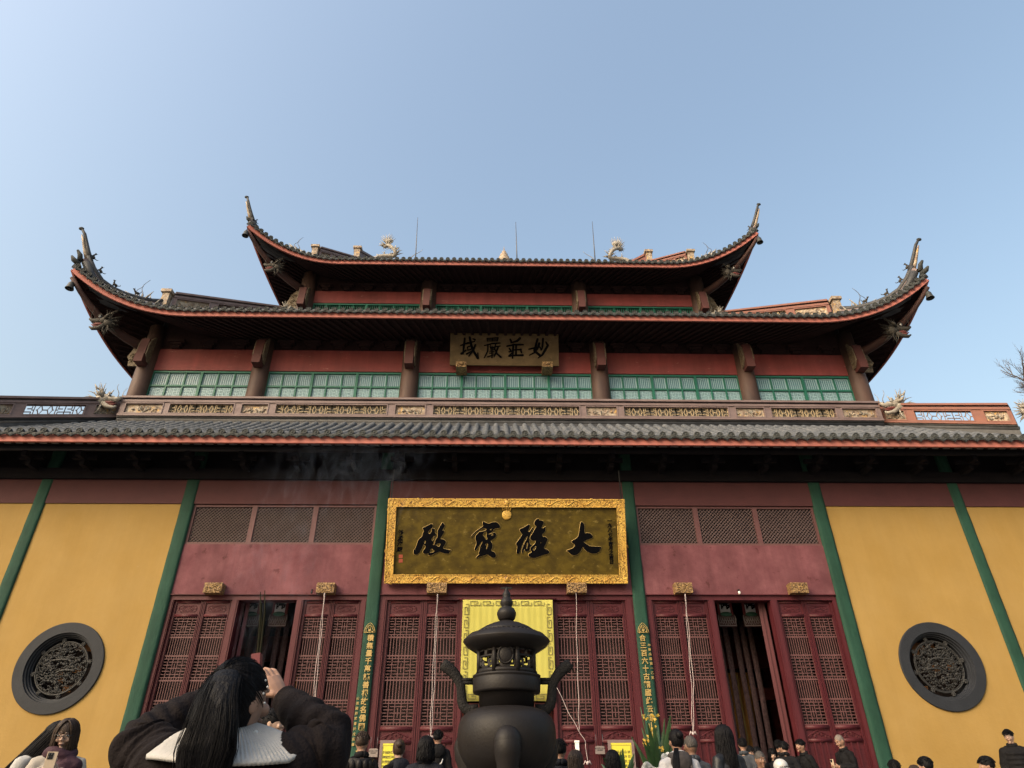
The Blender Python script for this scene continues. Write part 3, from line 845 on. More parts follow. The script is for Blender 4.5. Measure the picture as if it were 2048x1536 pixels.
fascia(cv1, LOW, 40); eave_row(cv1, LOW, PITCH_T)
# soffit, rafters and the row of small brackets under the lowest eave
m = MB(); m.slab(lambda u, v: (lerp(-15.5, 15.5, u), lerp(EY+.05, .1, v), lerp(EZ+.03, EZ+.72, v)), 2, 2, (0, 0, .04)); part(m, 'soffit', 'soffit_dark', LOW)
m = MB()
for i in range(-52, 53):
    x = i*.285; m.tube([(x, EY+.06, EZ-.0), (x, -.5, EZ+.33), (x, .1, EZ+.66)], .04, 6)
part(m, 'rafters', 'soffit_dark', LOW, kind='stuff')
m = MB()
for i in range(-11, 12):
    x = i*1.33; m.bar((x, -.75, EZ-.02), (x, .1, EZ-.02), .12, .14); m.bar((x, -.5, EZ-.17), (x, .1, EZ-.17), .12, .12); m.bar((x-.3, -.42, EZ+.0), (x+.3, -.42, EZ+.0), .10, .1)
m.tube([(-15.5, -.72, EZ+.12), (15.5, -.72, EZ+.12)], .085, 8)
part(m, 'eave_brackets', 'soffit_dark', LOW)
# ------------------------------------------------------------------ ornaments
def dragon_meshes():
    m = MB(); rnd = random.Random(21)
    m.ell((0, 0, .1), (.2, .15, .16), 12, 8); m.ell((-.16, 0, .04), (.2, .17, .2), 12, 8)
    m.tube([(.02, 0, .1), (.2, 0, .08), (.36, 0, .07), (.47, 0, .15)], [.14, .105, .08, .05], 9)
    m.tube([(-.08, 0, -.06), (.12, 0, -.2), (.3, 0, -.24), (.4, 0, -.18)], [.11, .075, .06, .025], 9)
    for s in (-1, 1):
        m.tube([(.02, s*.07, .2), (.12, s*.13, .25), (.2, s*.12, .2)], [.02, .045, .02], 7)
        m.tube([(-.08, s*.08, .22), (-.22, s*.14, .36), (-.34, s*.16, .42), (-.42, s*.2, .54)], [.05, .04, .03, .008], 7)
        m.tube([(-.22, s*.14, .36), (-.3, s*.22, .36), (-.36, s*.26, .44)], [.03, .02, .006], 6)
        m.tube([(-.05, s*.14, .12), (-.16, s*.26, .16), (-.24, s*.3, .24)], [.05, .06, .008], 6)
        for k in range(5): m.tube([(.12+.06*k, s*.05, .0), (.125+.06*k, s*.05, -.055)], [.014, .002], 5)
    head = m
    mane = MB()
    for k in range(34):
        a = lerp(1.25, 4.95, k/33)+rnd.uniform(-.08, .08); y = rnd.uniform(-.2, .2); L = rnd.uniform(.26, .42); b = rnd.uniform(-.5, .5)
        r0 = .15; p = []
        for i in range(5):
            t = i/4; aa = a+b*t*t*.55; r = r0+L*t
            p.append((-.1+r*math.cos(aa), y*(.6+.8*t), .0+r*math.sin(aa)*1.05))
        mane.tube(p, [.028, .025, .02, .013, .003], 5)
    wh = MB()
    for s in (-1, 1):
        wh.tube([(.40+.02*math.sin(i*.9)*i/5, s*(.06+.02*i), .12+.065*i+.0*i) for i in range(9)] if s > 0 else [(.38+.035*math.sin(i*.8), s*(.06+.022*i), .12+.05*i) for i in range(9)], [.016-.0013*i for i in range(9)], 5)
    red = MB(); red.ell((.12, 0, -.06), (.2, .085, .06), 10, 6); red.tube([(.1, 0, -.1), (.28, 0, -.13), (.37, 0, -.07)], [.05, .035, .012], 7)
    ey = MB()
    for s in (-1, 1): ey.ell((.13, s*.135, .175), (.042, .035, .042), 9, 7)
    for s in (-1, 1): ey.ell((.145, s*.162, .175), (.019, .015, .019), 7, 5, 1)
    return head, mane, wh, red, ey
_dg = dragon_meshes()
DRG = {}
for mt in ('dragon_white', 'dragon_dark'):
    DRG[mt] = [_dg[0].mesh('dragon_head', mt), _dg[1].mesh('mane', mt), _dg[2].mesh('whisker', mt), _dg[3].mesh('tongue', 'mouth_red'), _dg[4].mesh('eyes', ['eye_white', 'eye_dark'])]
def dragon(loc, sc, sx, mt='dragon_white', rz=0.0, ry=0.0, parent=None):
    L = DRG[mt]; p = parent if parent is not None else HALL
    o = link('dragon_head', L[0], p, loc, scale=(sc*sx, sc, sc), rot=(0, ry, rz))
    if p is HALL:
        for nm, me in zip(('mane', 'whisker', 'tongue', 'eyes'), L[1:]): link(nm, me, o, scale=(.8, .8, .8) if nm == 'mane' and mt == 'dragon_dark' else None)
    return o

FRET_UNIT = [((0, 0), (0, 1)), ((0, 1), (.34, 1)), ((.34, 1), (.34, .62)), ((.34, .62), (.12, .62)), ((.0, .3), (.34, .3)), ((.34, .3), (.34, 0)), ((.12, .0), (.34, 0)),
             ((.46, 0), (.46, 1)), ((.46, 1), (.56, 1)), ((.46, 0), (.56, 0)),
             ((.62, .5), (.75, 1)), ((.75, 1), (.88, .5)), ((.62, .5), (.75, 0)), ((.75, 0), (.88, .5)), ((.56, .5), (.62, .5)), ((.88, .5), (1, .5)), ((.34, .5), (.46, .5))]
def fret(m, P, L, H, ulen, th, tk, mi=0):
    "fret bars over a length L and height H; P(s, h, out) gives the 3d point"
    n = max(1, round(L/ulen)); ul = L/n
    for k in range(n):
        for (a, b) in FRET_UNIT:
            f = (lambda q: (q if k % 2 == 0 else (1-q[0], q[1])))
            A, B = f(a), f(b)
            p, q = P((k+A[0])*ul, A[1]*H, 0), P((k+B[0])*ul, B[1]*H, 0)
            m.bar(p, q, th, tk, Vector(P(0, 0, 1))-Vector(P(0, 0, 0)), mi)
def relief(m, P, L, H, seed):
    rnd = random.Random(seed)
    off = rnd.random()*50
    def fn(u, v):
        n = mnoise.noise(Vector((u*L*7+off, v*H*9, off)))+.5*mnoise.noise(Vector((u*L*17+off, v*H*21, off)))
        e = min(1, 8*min(u, 1-u), 5*min(v, 1-v))
        return P(u*L, v*H, .004+.022*max(0, n)*e)
    m.grid(fn, 18, 8, 0, True)
    for k in range(9):                                   # little trees, rocks and figures
        x, z = rnd.uniform(.12, .85)*L, rnd.uniform(.1, .5)*H; pts = [Vector(P(x, z, .02))]
        for i in range(4):
            x += rnd.uniform(-.06, .06)*L; z = min(H*.93, z+rnd.uniform(.03, .17)*H); x = min(L*.95, max(L*.05, x)); pts.append(Vector(P(x, z, .03)))
        m.tube(pts, [.016, .014, .012, .010, .005], 5, k % 2)
    for k in range(12):
        x, z = rnd.uniform(.08, .92)*L, rnd.uniform(.1, .6)*H; r = rnd.uniform(.012, .03)
        m.ell(P(x, z, .02), (r*1.4, r, r), 7, 5, rnd.choice((0, 1)))

def ridge_wall(name, p0, p1, base_h, panels, mats, thick=.26, z_drop=None, seed=1, frame_mat='ridge_brown', open_fret=False):
    """A low parapet ridge from p0 to p1 (points on its top edge, seen face towards -y side).
    panels: list of (s0, s1, kind) as fractions."""
    p0, p1 = Vector(p0), Vector(p1); d = p1-p0; L = math.hypot(d.x, d.y); dh = Vector((d.x, d.y, 0)).normalized()
    n = Vector((dh.y, -dh.x, 0))                         # towards the viewer for p0 left of p1
    H = base_h; sl = d.z/L
    def P(s, h, out): return p0 + dh*s + Vector((0, 0, sl*s-H+h)) + n*out
    def bx(m, s0, s1, h0, h1, o0, o1, mi=0):
        vs = [P(s, h, o) for s, h, o in ((s0, h0, o1), (s1, h0, o1), (s1, h0, o0), (s0, h0, o0), (s0, h1, o1), (s1, h1, o1), (s1, h1, o0), (s0, h1, o0))]
        m.add(vs, [(0, 3, 2, 1), (4, 5, 6, 7), (0, 1, 5, 4), (1, 2, 6, 5), (2, 3, 7, 6), (3, 0, 4, 7)], mi)
    m = MB(); t = thick/2
    bx(m, 0, L, H*.92, H, -t-.06, t+.07)                 # coping
    bx(m, 0, L, H*.865, H*.918, -t+.02, t-.02, 1)
    bx(m, 0, L, H*.765, H*.862, -t, t+.03)
    bx(m, 0, L, H*.195, H*.27, -t, t+.03)
    bx(m, 0, L, H*.15, H*.193, -t+.02, t-.01, 1)
    bx(m, 0, L, -.55, H*.149, -t+.05, t-.04, 1)
    h0, h1 = H*.272, H*.763
    edges = [0.0]
    for (a, b, k) in panels: edges += [a*L, b*L]
    edges.append(L)
    for i in range(0, len(edges), 2):
        if edges[i+1]-edges[i] > .02: bx(m, edges[i], edges[i+1], h0, h1, -t, t)
    m2 = m
    o = part(m, name, [frame_mat, 'ridge_black'])
    m = MB(); m.tube([P(s, H*.07, t*.2) for s in (0, L*.5, L)], H*.098, 10); part(m, 'ridge_roll', 'ridge_black', o)
    for i, (a, b, k) in enumerate(panels):
        s0, s1 = a*L, b*L; q = MB(); f = .035
        hh0, hh1 = h0+.01, h1-.01
        bx(q, s0, s1, hh0, hh0+f, t-.1, t+.018); bx(q, s0, s1, hh1-f, hh1, t-.1, t+.018)
        bx(q, s0, s0+f, hh0+f, hh1-f, t-.1, t+.016); bx(q, s1-f, s1, hh0+f, hh1-f, t-.1, t+.016)
        pn = part(q, 'fret_panel' if k == 'f' else 'relief_panel', mats.get('rim', frame_mat), o)
        pp = (lambda s, h, out, s0=s0+f, hb=hh0+f: P(s0+s, hb+h, t-.06+out))
        PL, PH = s1-s0-2*f, hh1-hh0-2*f
        if k == 'f':
            q = MB(); fret(q, pp, PL, PH, .40, .019, .04); part(q, 'fret', mats['fret'], o)
            if not open_fret:
                q = MB(); bx(q, s0+f, s1-f, hh0+f, hh1-f, -t, t-.11); part(q, 'backing', 'relief_dark', o)
        else:
            q = MB(); relief(q, pp, PL, PH, seed*17+i)
            bx(q, s0+f, s1-f, hh0+f, hh1-f, -t, t-.075)
            part(q, 'carved_relief', [mats['relief'], 'relief_dark'], o)
    return o
# ------------------------------------------------------------------ parapet ridge along the top of the lowest roof
RY = 2.0
zr1, zr0 = zc(803, RY), zc(850, RY)
px = lambda u: U(u, 820, RY).x
XL, XR = U(243, 820, RY).x, U(1757, 824, RY).x
def fr(u): return (px(u)-XL)/(XR-XL)
pan = [(fr(252), fr(330), 'r'), (fr(340), fr(472), 'f'), (fr(484), fr(540), 'r'), (fr(552), fr(777), 'f'), (fr(790), fr(853), 'r'), (fr(865), fr(1160), 'f'), (fr(1169), fr(1234), 'r'), (fr(1244), fr(1455), 'f'), (fr(1466), fr(1526), 'r'), (fr(1536), fr(1668), 'f'), (fr(1677), fr(1748), 'r')]
M1 = dict(fret='fret_yellow', relief='relief_stone', rim='ridge_brown')
ridge_wall('parapet_ridge', (XL, RY, zr1), (XR, RY, zr1), zr1-zr0, pan, M1, seed=3)
for sx in (-1, 1):                                       # hip ridges running out to the corners of the lowest roof
    a = Vector((sx*11.9, RY+.25, zr1+.10)); b = Vector((sx*14.15, RY-2.0, zr1+.10-2.25*.57))
    p0, p1 = (b, a) if sx < 0 else (a, b)
    pn = [(.02, .2, 'r'), (.27, .72, 'f'), (.78, .97, 'r')] if sx < 0 else [(.03, .22, 'r'), (.28, .73, 'f'), (.80, .98, 'r')]
    ridge_wall('hip_ridge', p0, p1, zr1-zr0, pn, dict(fret='fret_white', relief='relief_stone', rim='ridge_brown_lit' if sx > 0 else 'ridge_brown'), seed=5+sx, open_fret=True, frame_mat='ridge_brown_lit' if sx > 0 else 'ridge_brown')
    dragon((sx*12.12, RY-.22, zr1-.22), .92, -sx, rz=0)
    dragon((sx*14.5, RY-2.2, zr1-1.45), .6, sx, rz=sx*R_(-45))

# ================================================================== storeys
def soffit_z(zb, over): return zb+over*.42
def storey(yw, xcols, rc, z0, zsoff, bays, glass, name_i):
    pass
def hip_roof(name, xe, ye, zb, xc, yc, rise, x0, pw, xw, yw, zt, yback, zs):
    """Roof with upturned corners. xe, ye: eave lines; (xc, yc): corner tips; x0: where the curve starts."""
    root = empty(name, (0, 0, 0), parent=HALL)
    def up(t): return max(0.0, t)**pw
    def front(s):
        x = lerp(-xc, xc, s); t = max(0, (abs(x)-x0)/(xc-x0))
        return Vector((x, ye-(ye-yc)*t**1.8, zb+rise*up(t)))
    span = xc-x0
    def side(sx):
        def f(s):                                        # from the front corner (s=0) backwards
            y = lerp(yc, yback, s); t = max(0, 1-(y-yc)/span)
            return Vector((sx*(xe+(xc-xe)*t**1.8), y, zb+rise*up(t)))
        return f
    fascia(front, root, 120); eave_row(front, root, .268 if name == 'middle_roof' else .252)
    for sx in (-1, 1):
        g = side(sx); h = (lambda s, g=g: g(1-s)) if sx < 0 else g
        fascia(h, root, 60)
    NF = 96
    tiles = MB(); deck_ = MB(); sof = MB(); raf = MB()
    def top(u): return Vector((lerp(-xw, xw, u), yw, zt))
    def surf(E, T, v, lift):
        p = E.lerp(T, v); p.z = lerp(zb+lift, T.z, .72*v+.28*v*v)+(E.z-zb)*(1-v)**5.5
        return p
    deck_.slab(lambda u, v: surf(front(u)+Vector((0, .04, 0)), top(u), v, .2), NF, 8, (0, 0, -.05))
    for sx in (-1, 1):
        g = side(sx)
        Tt = lambda u, sx=sx: Vector((sx*xw, lerp(yw, yback, u), zt))
        deck_.slab(lambda u, v, g=g, Tt=Tt: surf(g(u), Tt(u), v, .2), 40, 8, (0, 0, -.05))
        sof.slab(lambda u, v, g=g, sx=sx: g(u).lerp(Vector((sx*(xw_s(xw)), lerp(yw, yback, u), zs)), v)+Vector((0, 0, .03)), 40, 4, (0, 0, .03))
        for i in range(34):
            u = (i+.5)/34*.8; p, q = g(u), Vector((sx*xw_s(xw), lerp(yw, yback, u), zs))
            raf.bar(p.lerp(q, .04), q, .085, .09)
    sof.slab(lambda u, v: front(u).lerp(Vector((lerp(-xw_s(xw), xw_s(xw), u), yw, zs)), v)+Vector((0, 0, .03)), NF, 4, (0, 0, .03))
    nr = int(2*xc/.30)
    for i in range(nr+1):
        u = i/nr; p, q = front(u), Vector((lerp(-xw_s(xw), xw_s(xw), u), yw, zs)); raf.bar(p.lerp(q, .03), q, .085, .09)
    n = int(2*xc/.265)
    for i in range(n+1):
        u = i/n; tiles.tube([surf(front(u), top(u), v/5, .22) for v in range(6)], .078, 6)
    for sx in (-1, 1):
        g = side(sx); Tt = lambda u, sx=sx: Vector((sx*xw, lerp(yw, yback, u), zt))
        for i in range(40): 
            u = i/40; tiles.tube([surf(g(u), Tt(u), v/5, .22) for v in range(6)], .078, 6)
    part(deck_, 'roof_deck', 'roof_tile', root); part(tiles, 'tube_tiling', 'roof_tile', root, kind='stuff')
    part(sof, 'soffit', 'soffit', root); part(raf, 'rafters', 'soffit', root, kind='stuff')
    return root, front, side, surf, top
def xw_s(xw): return xw+.15

def corner_ridge(root, sx, pts, tip_pts, h):
    "the swept corner ridge: dark roll below, brown band, cap; then the pointed tip"
    P = [Vector((sx*p[0], p[1], p[2])) for p in pts]
    m = MB()
    m.tube([p+Vector((0, 0, -.08*h)) for p in P], .10, 8); m.tube([p+Vector((0, 0, -.62*h)) for p in P], .13, 8)
    part(m, 'ridge_cap', 'ridge_black', root)
    m = MB()
    n = len(P)
    for i in range(n-1):
        a, b = P[i], P[i+1]
        m.bar(a+Vector((0, 0, -.35*h)), b+Vector((0, 0, -.35*h)), .15, h*.62)
    part(m, 'ridge_band', 'ridge_brown', root)
    T = [Vector((sx*p[0], p[1], p[2])) for p in tip_pts]
    m = MB(); k = len(T)
    m.tube(T, [lerp(.11, .045, i/(k-1)) for i in range(k)], 8, 0, flat=.8)
    m.tube([t+Vector((sx*.05, -.05, -.06)) for t in T[:-1]], [lerp(.075, .022, i/(k-2)) for i in range(k-1)], 7, 1)
    m.ell(T[-1]+Vector((sx*.03, 0, .02)), (.09, .06, .06), 8, 6, 2)
    part(m, 'ridge_tip', ['ridge_black', 'relief_stone', 'tile_end'], root)

def figure_me(seed):
    m = MB(); rnd = random.Random(seed)
    m.ell((0, 0, .17), (.13, .06, .075), 9, 6)
    for x in (-.1, -.06, .07, .11): m.tube([(x, 0, .15), (x+rnd.uniform(-.03, .03), 0, .0)], [.028, .018], 5)
    m.tube([(.1, 0, .2), (.15, 0, .3), (.16, 0, .34)], [.05, .04, .03], 6); m.ell((.18, 0, .36), (.065, .04, .04), 8, 6)
    m.tube([(-.12, 0, .2), (-.2, 0, .28), (-.18, 0, .36)], [.025, .02, .008], 5)
    m.tube([(.15, .02, .38), (.13, .03, .45)], [.015, .004], 4)
    return m.mesh('ridge_figure', 'dragon_dark')
FIG = [figure_me(1), figure_me(2)]
def rod_path(p, q, n=2): return [Vector(p).lerp(Vector(q), i/n) for i in range(n+1)]
def bell_thing(loc, label):
    e = empty('roof_bell', loc, label, 'bell', 'bells hanging from the roof corners')
    m = MB(); m.lathe([(.012, .0), (.05, -.02), (.085, -.08), (.10, -.2), (.125, -.27), (.13, -.29), (.118, -.29), (.09, -.2), (.04, -.05)], (0, 0, -.1), 16)
    m.build('bell_body', 'bell', e)
    m = MB(); m.tube([(0, 0, .12), (0, 0, -.1)], .012, 6); m.tube([(.03*math.cos(i*PI/4), 0, .03*math.sin(i*PI/4)-.08) for i in range(9)], .008, 5); m.build('hanger', 'bell', e)
    m = MB(); m.tube([(0, 0, -.15), (0, 0, -.36)], .008, 5); m.ell((0, 0, -.38), (.03, .03, .03), 8, 6); m.build('clapper', 'bell', e)
    return e

def storey_front(yw, cols, rc, zbase, zpan0, zpan1, zs, bays, kind, zsplit, front_y, brk):
    """columns, red panels and windows of an upper storey. bays: panes per bay"""
    for sx in (-1, 1):
        for x in cols:
            m = MB(); m.lathe([(rc*1.02, 0), (rc, (zs-zbase)*.5), (rc*.94, zs-zbase)], (sx*x, yw, zbase), 28)
            c = part(m, 'upper_column', 'brown_column')
            # projecting stepped bracket with carved sides
            z1, z0 = brk
            w = .135; m = MB(); H = z1-z0
            for k, (a, b, y) in enumerate(((0, .16, .24), (.17, .30, .25), (.31, .44, .26), (.45, .55, .27), (.56, 1.0, .28), (1.0, 1.5, .32))):
                m.box(sx*x-w, sx*x+w, yw-rc-y, yw-rc*.5, z0+H*a, z0+H*b-.004)
            m.box(sx*x-w*.9, sx*x+w*.9, yw-rc-.22, yw-rc*.5, z0-.02, z0+H*1.2)
            part(m, 'stepped_bracket', 'bracket_red', c)
            for s2 in (-1, 1):
                m = MB(); X_ = sx*x+s2*(w+.012)
                poly = [(-.30, .0), (-.36, .3), (-.37, .55), (-.38, .98), (-.2, 1.3), (-.05, 1.3), (-.05, -.35), (-.15, -.3), (-.22, -.12)]
                m.prism(poly, lambda a, b: (X_, yw-rc*.6+a, z0+H*b), (s2*.03, 0, 0))
                rn = random.Random(int(x*10)+s2)
                for k in range(14):
                    a, b = rn.uniform(-.30, -.08), rn.uniform(.0, 1.1); r = rn.uniform(.03, .06)
                    m.tube([(X_+s2*.032, yw-rc*.6+a+r*(1-.6*i/6)*math.cos(i), z0+H*b+r*(1-.6*i/6)*math.sin(i)) for i in range(7)], .014, 4, up=(1, 0, 0))
                part(m, 'carved_bracket', 'carved_cream', c)
        # carved wing beyond the outermost column
        x = cols[-1]; m = MB(); z1, z0 = brk; H = z1-z0
        poly = [(0, 1.2), (.40, 1.2), (.44, .8), (.52, .62), (.44, .3), (.40, .1), (.32, -.2), (.18, -.5), (0, -.5)]
        m.prism(poly, lambda a, b: (sx*(x+rc*.75+a), yw-.03, z0+H*b), (0, .06, 0))
        rn = random.Random(4)
        for k in range(16):
            a, b = rn.uniform(.05, .38), rn.uniform(-.1, 1.1); r = rn.uniform(.04, .08)
            m.tube([(sx*(x+rc*.75+a+r*(1-.6*i/6)*math.cos(i)), yw-.04, z0+H*b+r*(1-.6*i/6)*math.sin(i)) for i in range(7)], .014, 4, up=(0, 1, 0))
        part(m, 'carved_bracket', 'carved_cream')
    xs_ = sorted([-c for c in cols]+list(cols))
    for (xa, xb), nb in zip(zip(xs_, xs_[1:]), bays):
        x0, x1 = xa+rc*.88, xb-rc*.88
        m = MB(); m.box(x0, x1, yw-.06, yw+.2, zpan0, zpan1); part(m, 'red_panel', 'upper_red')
        m = MB(); m.box(x0, x1, yw-.03, yw+.2, zpan1+.001, zs+.3)
        nblk = max(3, int((x1-x0)/.85))
        for k in range(nblk):
            x = lerp(x0, x1, (k+.5)/nblk)
            m.box(x-.13, x+.13, yw-.16, yw-.031, zpan1+.001, zpan1+.11); m.box(x-.19, x+.19, yw-.20, yw-.031, zpan1+.112, zpan1+.2); m.box(x-.28, x+.28, yw-.24, yw-.031, zpan1+.202, zpan1+.3)
        part(m, 'bracket_frieze', 'soffit')
        # window
        fw = .065; yy = yw+.02; m = MB(); W0, W1 = x0+.01, x1-.01; zt_ = zpan0-.012; zb_ = zbase
        per = 3 if kind == 'u' and nb % 3 == 0 else (2 if kind == 'u' else 4)
        m.box(W0, W1, yy-.05, yy+.08, zt_-fw, zt_); m.box(W0, W1, yy-.05, yy+.08, zb_, zb_+fw)
        dx = (W1-W0)/nb
        for k in range(nb+1):
            x = W0+dx*k; t = (.042 if k % per == 0 else .023)
            m.box(max(W0, x-t), min(W1, x+t), yy-(.052 if k % per == 0 else .03), yy+.06, zb_+fw, zt_-fw)
        rows = [(zsplit, zt_-fw)] if zsplit is None else [(zb_+fw, zsplit-.03), (zsplit+.03, zt_-fw)]
        if zsplit is None: rows = [(zb_+fw, zt_-fw)]
        else: m.box(W0, W1, yy-.032, yy+.062, zsplit-.03, zsplit+.03)
        f = part(m, 'upper_window', 'green_frame')
        cache = {}
        for ri, (r0, r1) in enumerate(rows):
            pw_, ph = dx-.05, r1-r0
            key = ri; q = MB()
            if kind == 'u':
                q.box(0, pw_, .03, .045, 0, ph, 0)
                t = .03
                if ri == 1 or zsplit is None:
                    nb_ = 7
                    for i in range(nb_): x = pw_*(i+.5)/nb_; q.box(x-pw_*.026, x+pw_*.026, .012, .029, 0, ph, 1)
                    q.box(0, .03, .011, .029, 0, ph, 1); q.box(pw_-.03, pw_, .011, .029, 0, ph, 1); q.box(0, pw_, .013, .0285, ph-.04, ph, 1)
                else:
                    N = 8; R = max(6, round(ph/(pw_/N))); ddx, ddz = pw_/N, ph/R; t = .017
                    for i in range(N+1):
                        for j in range(R+1):
                            k4 = (i+2*j) % 4
                            if k4 == 0: q.box(max(0, ddx*(i-1.5)), min(pw_, ddx*(i+1.5)), .012, .029, max(0, ddz*j-t), min(ph, ddz*j+t), 1)
                            elif k4 == 2: q.box(max(0, ddx*i-t), min(pw_, ddx*i+t), .014, .0285, max(0, ddz*(j-1)), min(ph, ddz*(j+1)), 1)
                            elif k4 == 1: q.box(max(0, ddx*i-t), min(pw_, ddx*i+t), .0145, .0284, max(0, ddz*(j-.5)), min(ph, ddz*(j+.5)), 1)
            else:
                q.box(0, pw_, .05, .06, 0, ph, 0)
                for i in range(6): x = pw_*(i+.5)/6; q.box(x-.012, x+.012, .0, .03, 0, ph, 1)
            me = q.mesh('pane', ['pane_glass', 'pane_bars'] if kind == 'u' else ['interior_dark', 'green_frame'])
            for k in range(nb): link('pane', me, f, (W0+dx*k+.025, yy, r0))
# ---- second storey
Y2, Y3 = 2.7, 5.7
COL2, COL3 = (3.14, 8.05, 11.8), (3.13, 8.12)
zs2 = 14.05+1.7*.42
storey_front(Y2, COL2, .30, 10.2, zc(747.5, Y2), zc(706.5, Y2), zs2, (6, 9, 12, 9, 6), 'u', zc(776.5, Y2), 1.0, (zc(709, 2.0), zc(709, 2.0)+.62))
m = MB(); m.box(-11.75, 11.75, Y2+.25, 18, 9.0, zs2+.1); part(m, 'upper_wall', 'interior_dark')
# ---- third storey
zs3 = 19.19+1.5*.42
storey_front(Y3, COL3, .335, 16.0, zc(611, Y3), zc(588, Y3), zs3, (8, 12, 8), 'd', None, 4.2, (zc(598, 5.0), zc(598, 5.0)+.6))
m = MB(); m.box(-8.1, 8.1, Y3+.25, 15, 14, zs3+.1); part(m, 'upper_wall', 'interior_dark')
for sx in (-1, 1):
    m = MB(); a, b = sorted((sx*11.72, sx*11.60)); m.box(a, b, Y2, 18, 10, zs2); part(m, 'side_wall', 'upper_red')
    m = MB(); a, b = sorted((sx*8.07, sx*7.95)); m.box(a, b, Y3, 15, 15, zs3); part(m, 'side_wall', 'upper_red')

ROOF2, f2, s2_, surf2, top2 = hip_roof('middle_roof', 13.45, 1.0, 14.05, 13.9, .55, 1.42, 9.9, 2.35, 8.6, 5.3, 17.55, 12.5, zs2)
ROOF3, f3, s3_, surf3, top3 = hip_roof('top_roof', 9.65, 4.2, 19.19, 10.25, 3.5, 1.25, 6.6, 2.3, 6.5, 7.4, 21.75, 13.0, zs3)
# ------------------------------------------------------------------ corner ridges of the middle roof
DZ = -0.30
H2 = [(8.9, 5.3, 17.75), (10.2, 4.25, 16.85), (11.8, 2.65, 15.95), (12.15, 2.30, 15.70), (12.42, 2.03, 15.58), (12.75, 1.70, 15.50), (13.0, 1.44, 15.50), (13.28, 1.17, 15.62), (13.52, .93, 15.93), (13.70, .74, 16.28)]
T2 = [(13.62, .83, 16.10), (13.74, .70, 16.42), (13.84, .60, 16.72), (13.93, .50, 17.0), (14.02, .41, 17.15)]
H3 = [(6.6, 7.2, 21.6), (8.03, 5.72, 20.65), (8.72, 5.02, 20.40), (9.19, 4.56, 20.26), (9.67, 4.08, 20.34), (9.9, 3.86, 20.55), (10.07, 3.68, 20.78), (10.18, 3.57, 21.0)]
T3 = [(10.12, 3.63, 20.85), (10.22, 3.53, 21.12), (10.32, 3.44, 21.42), (10.40, 3.35, 21.70), (10.45, 3.30, 21.87)]
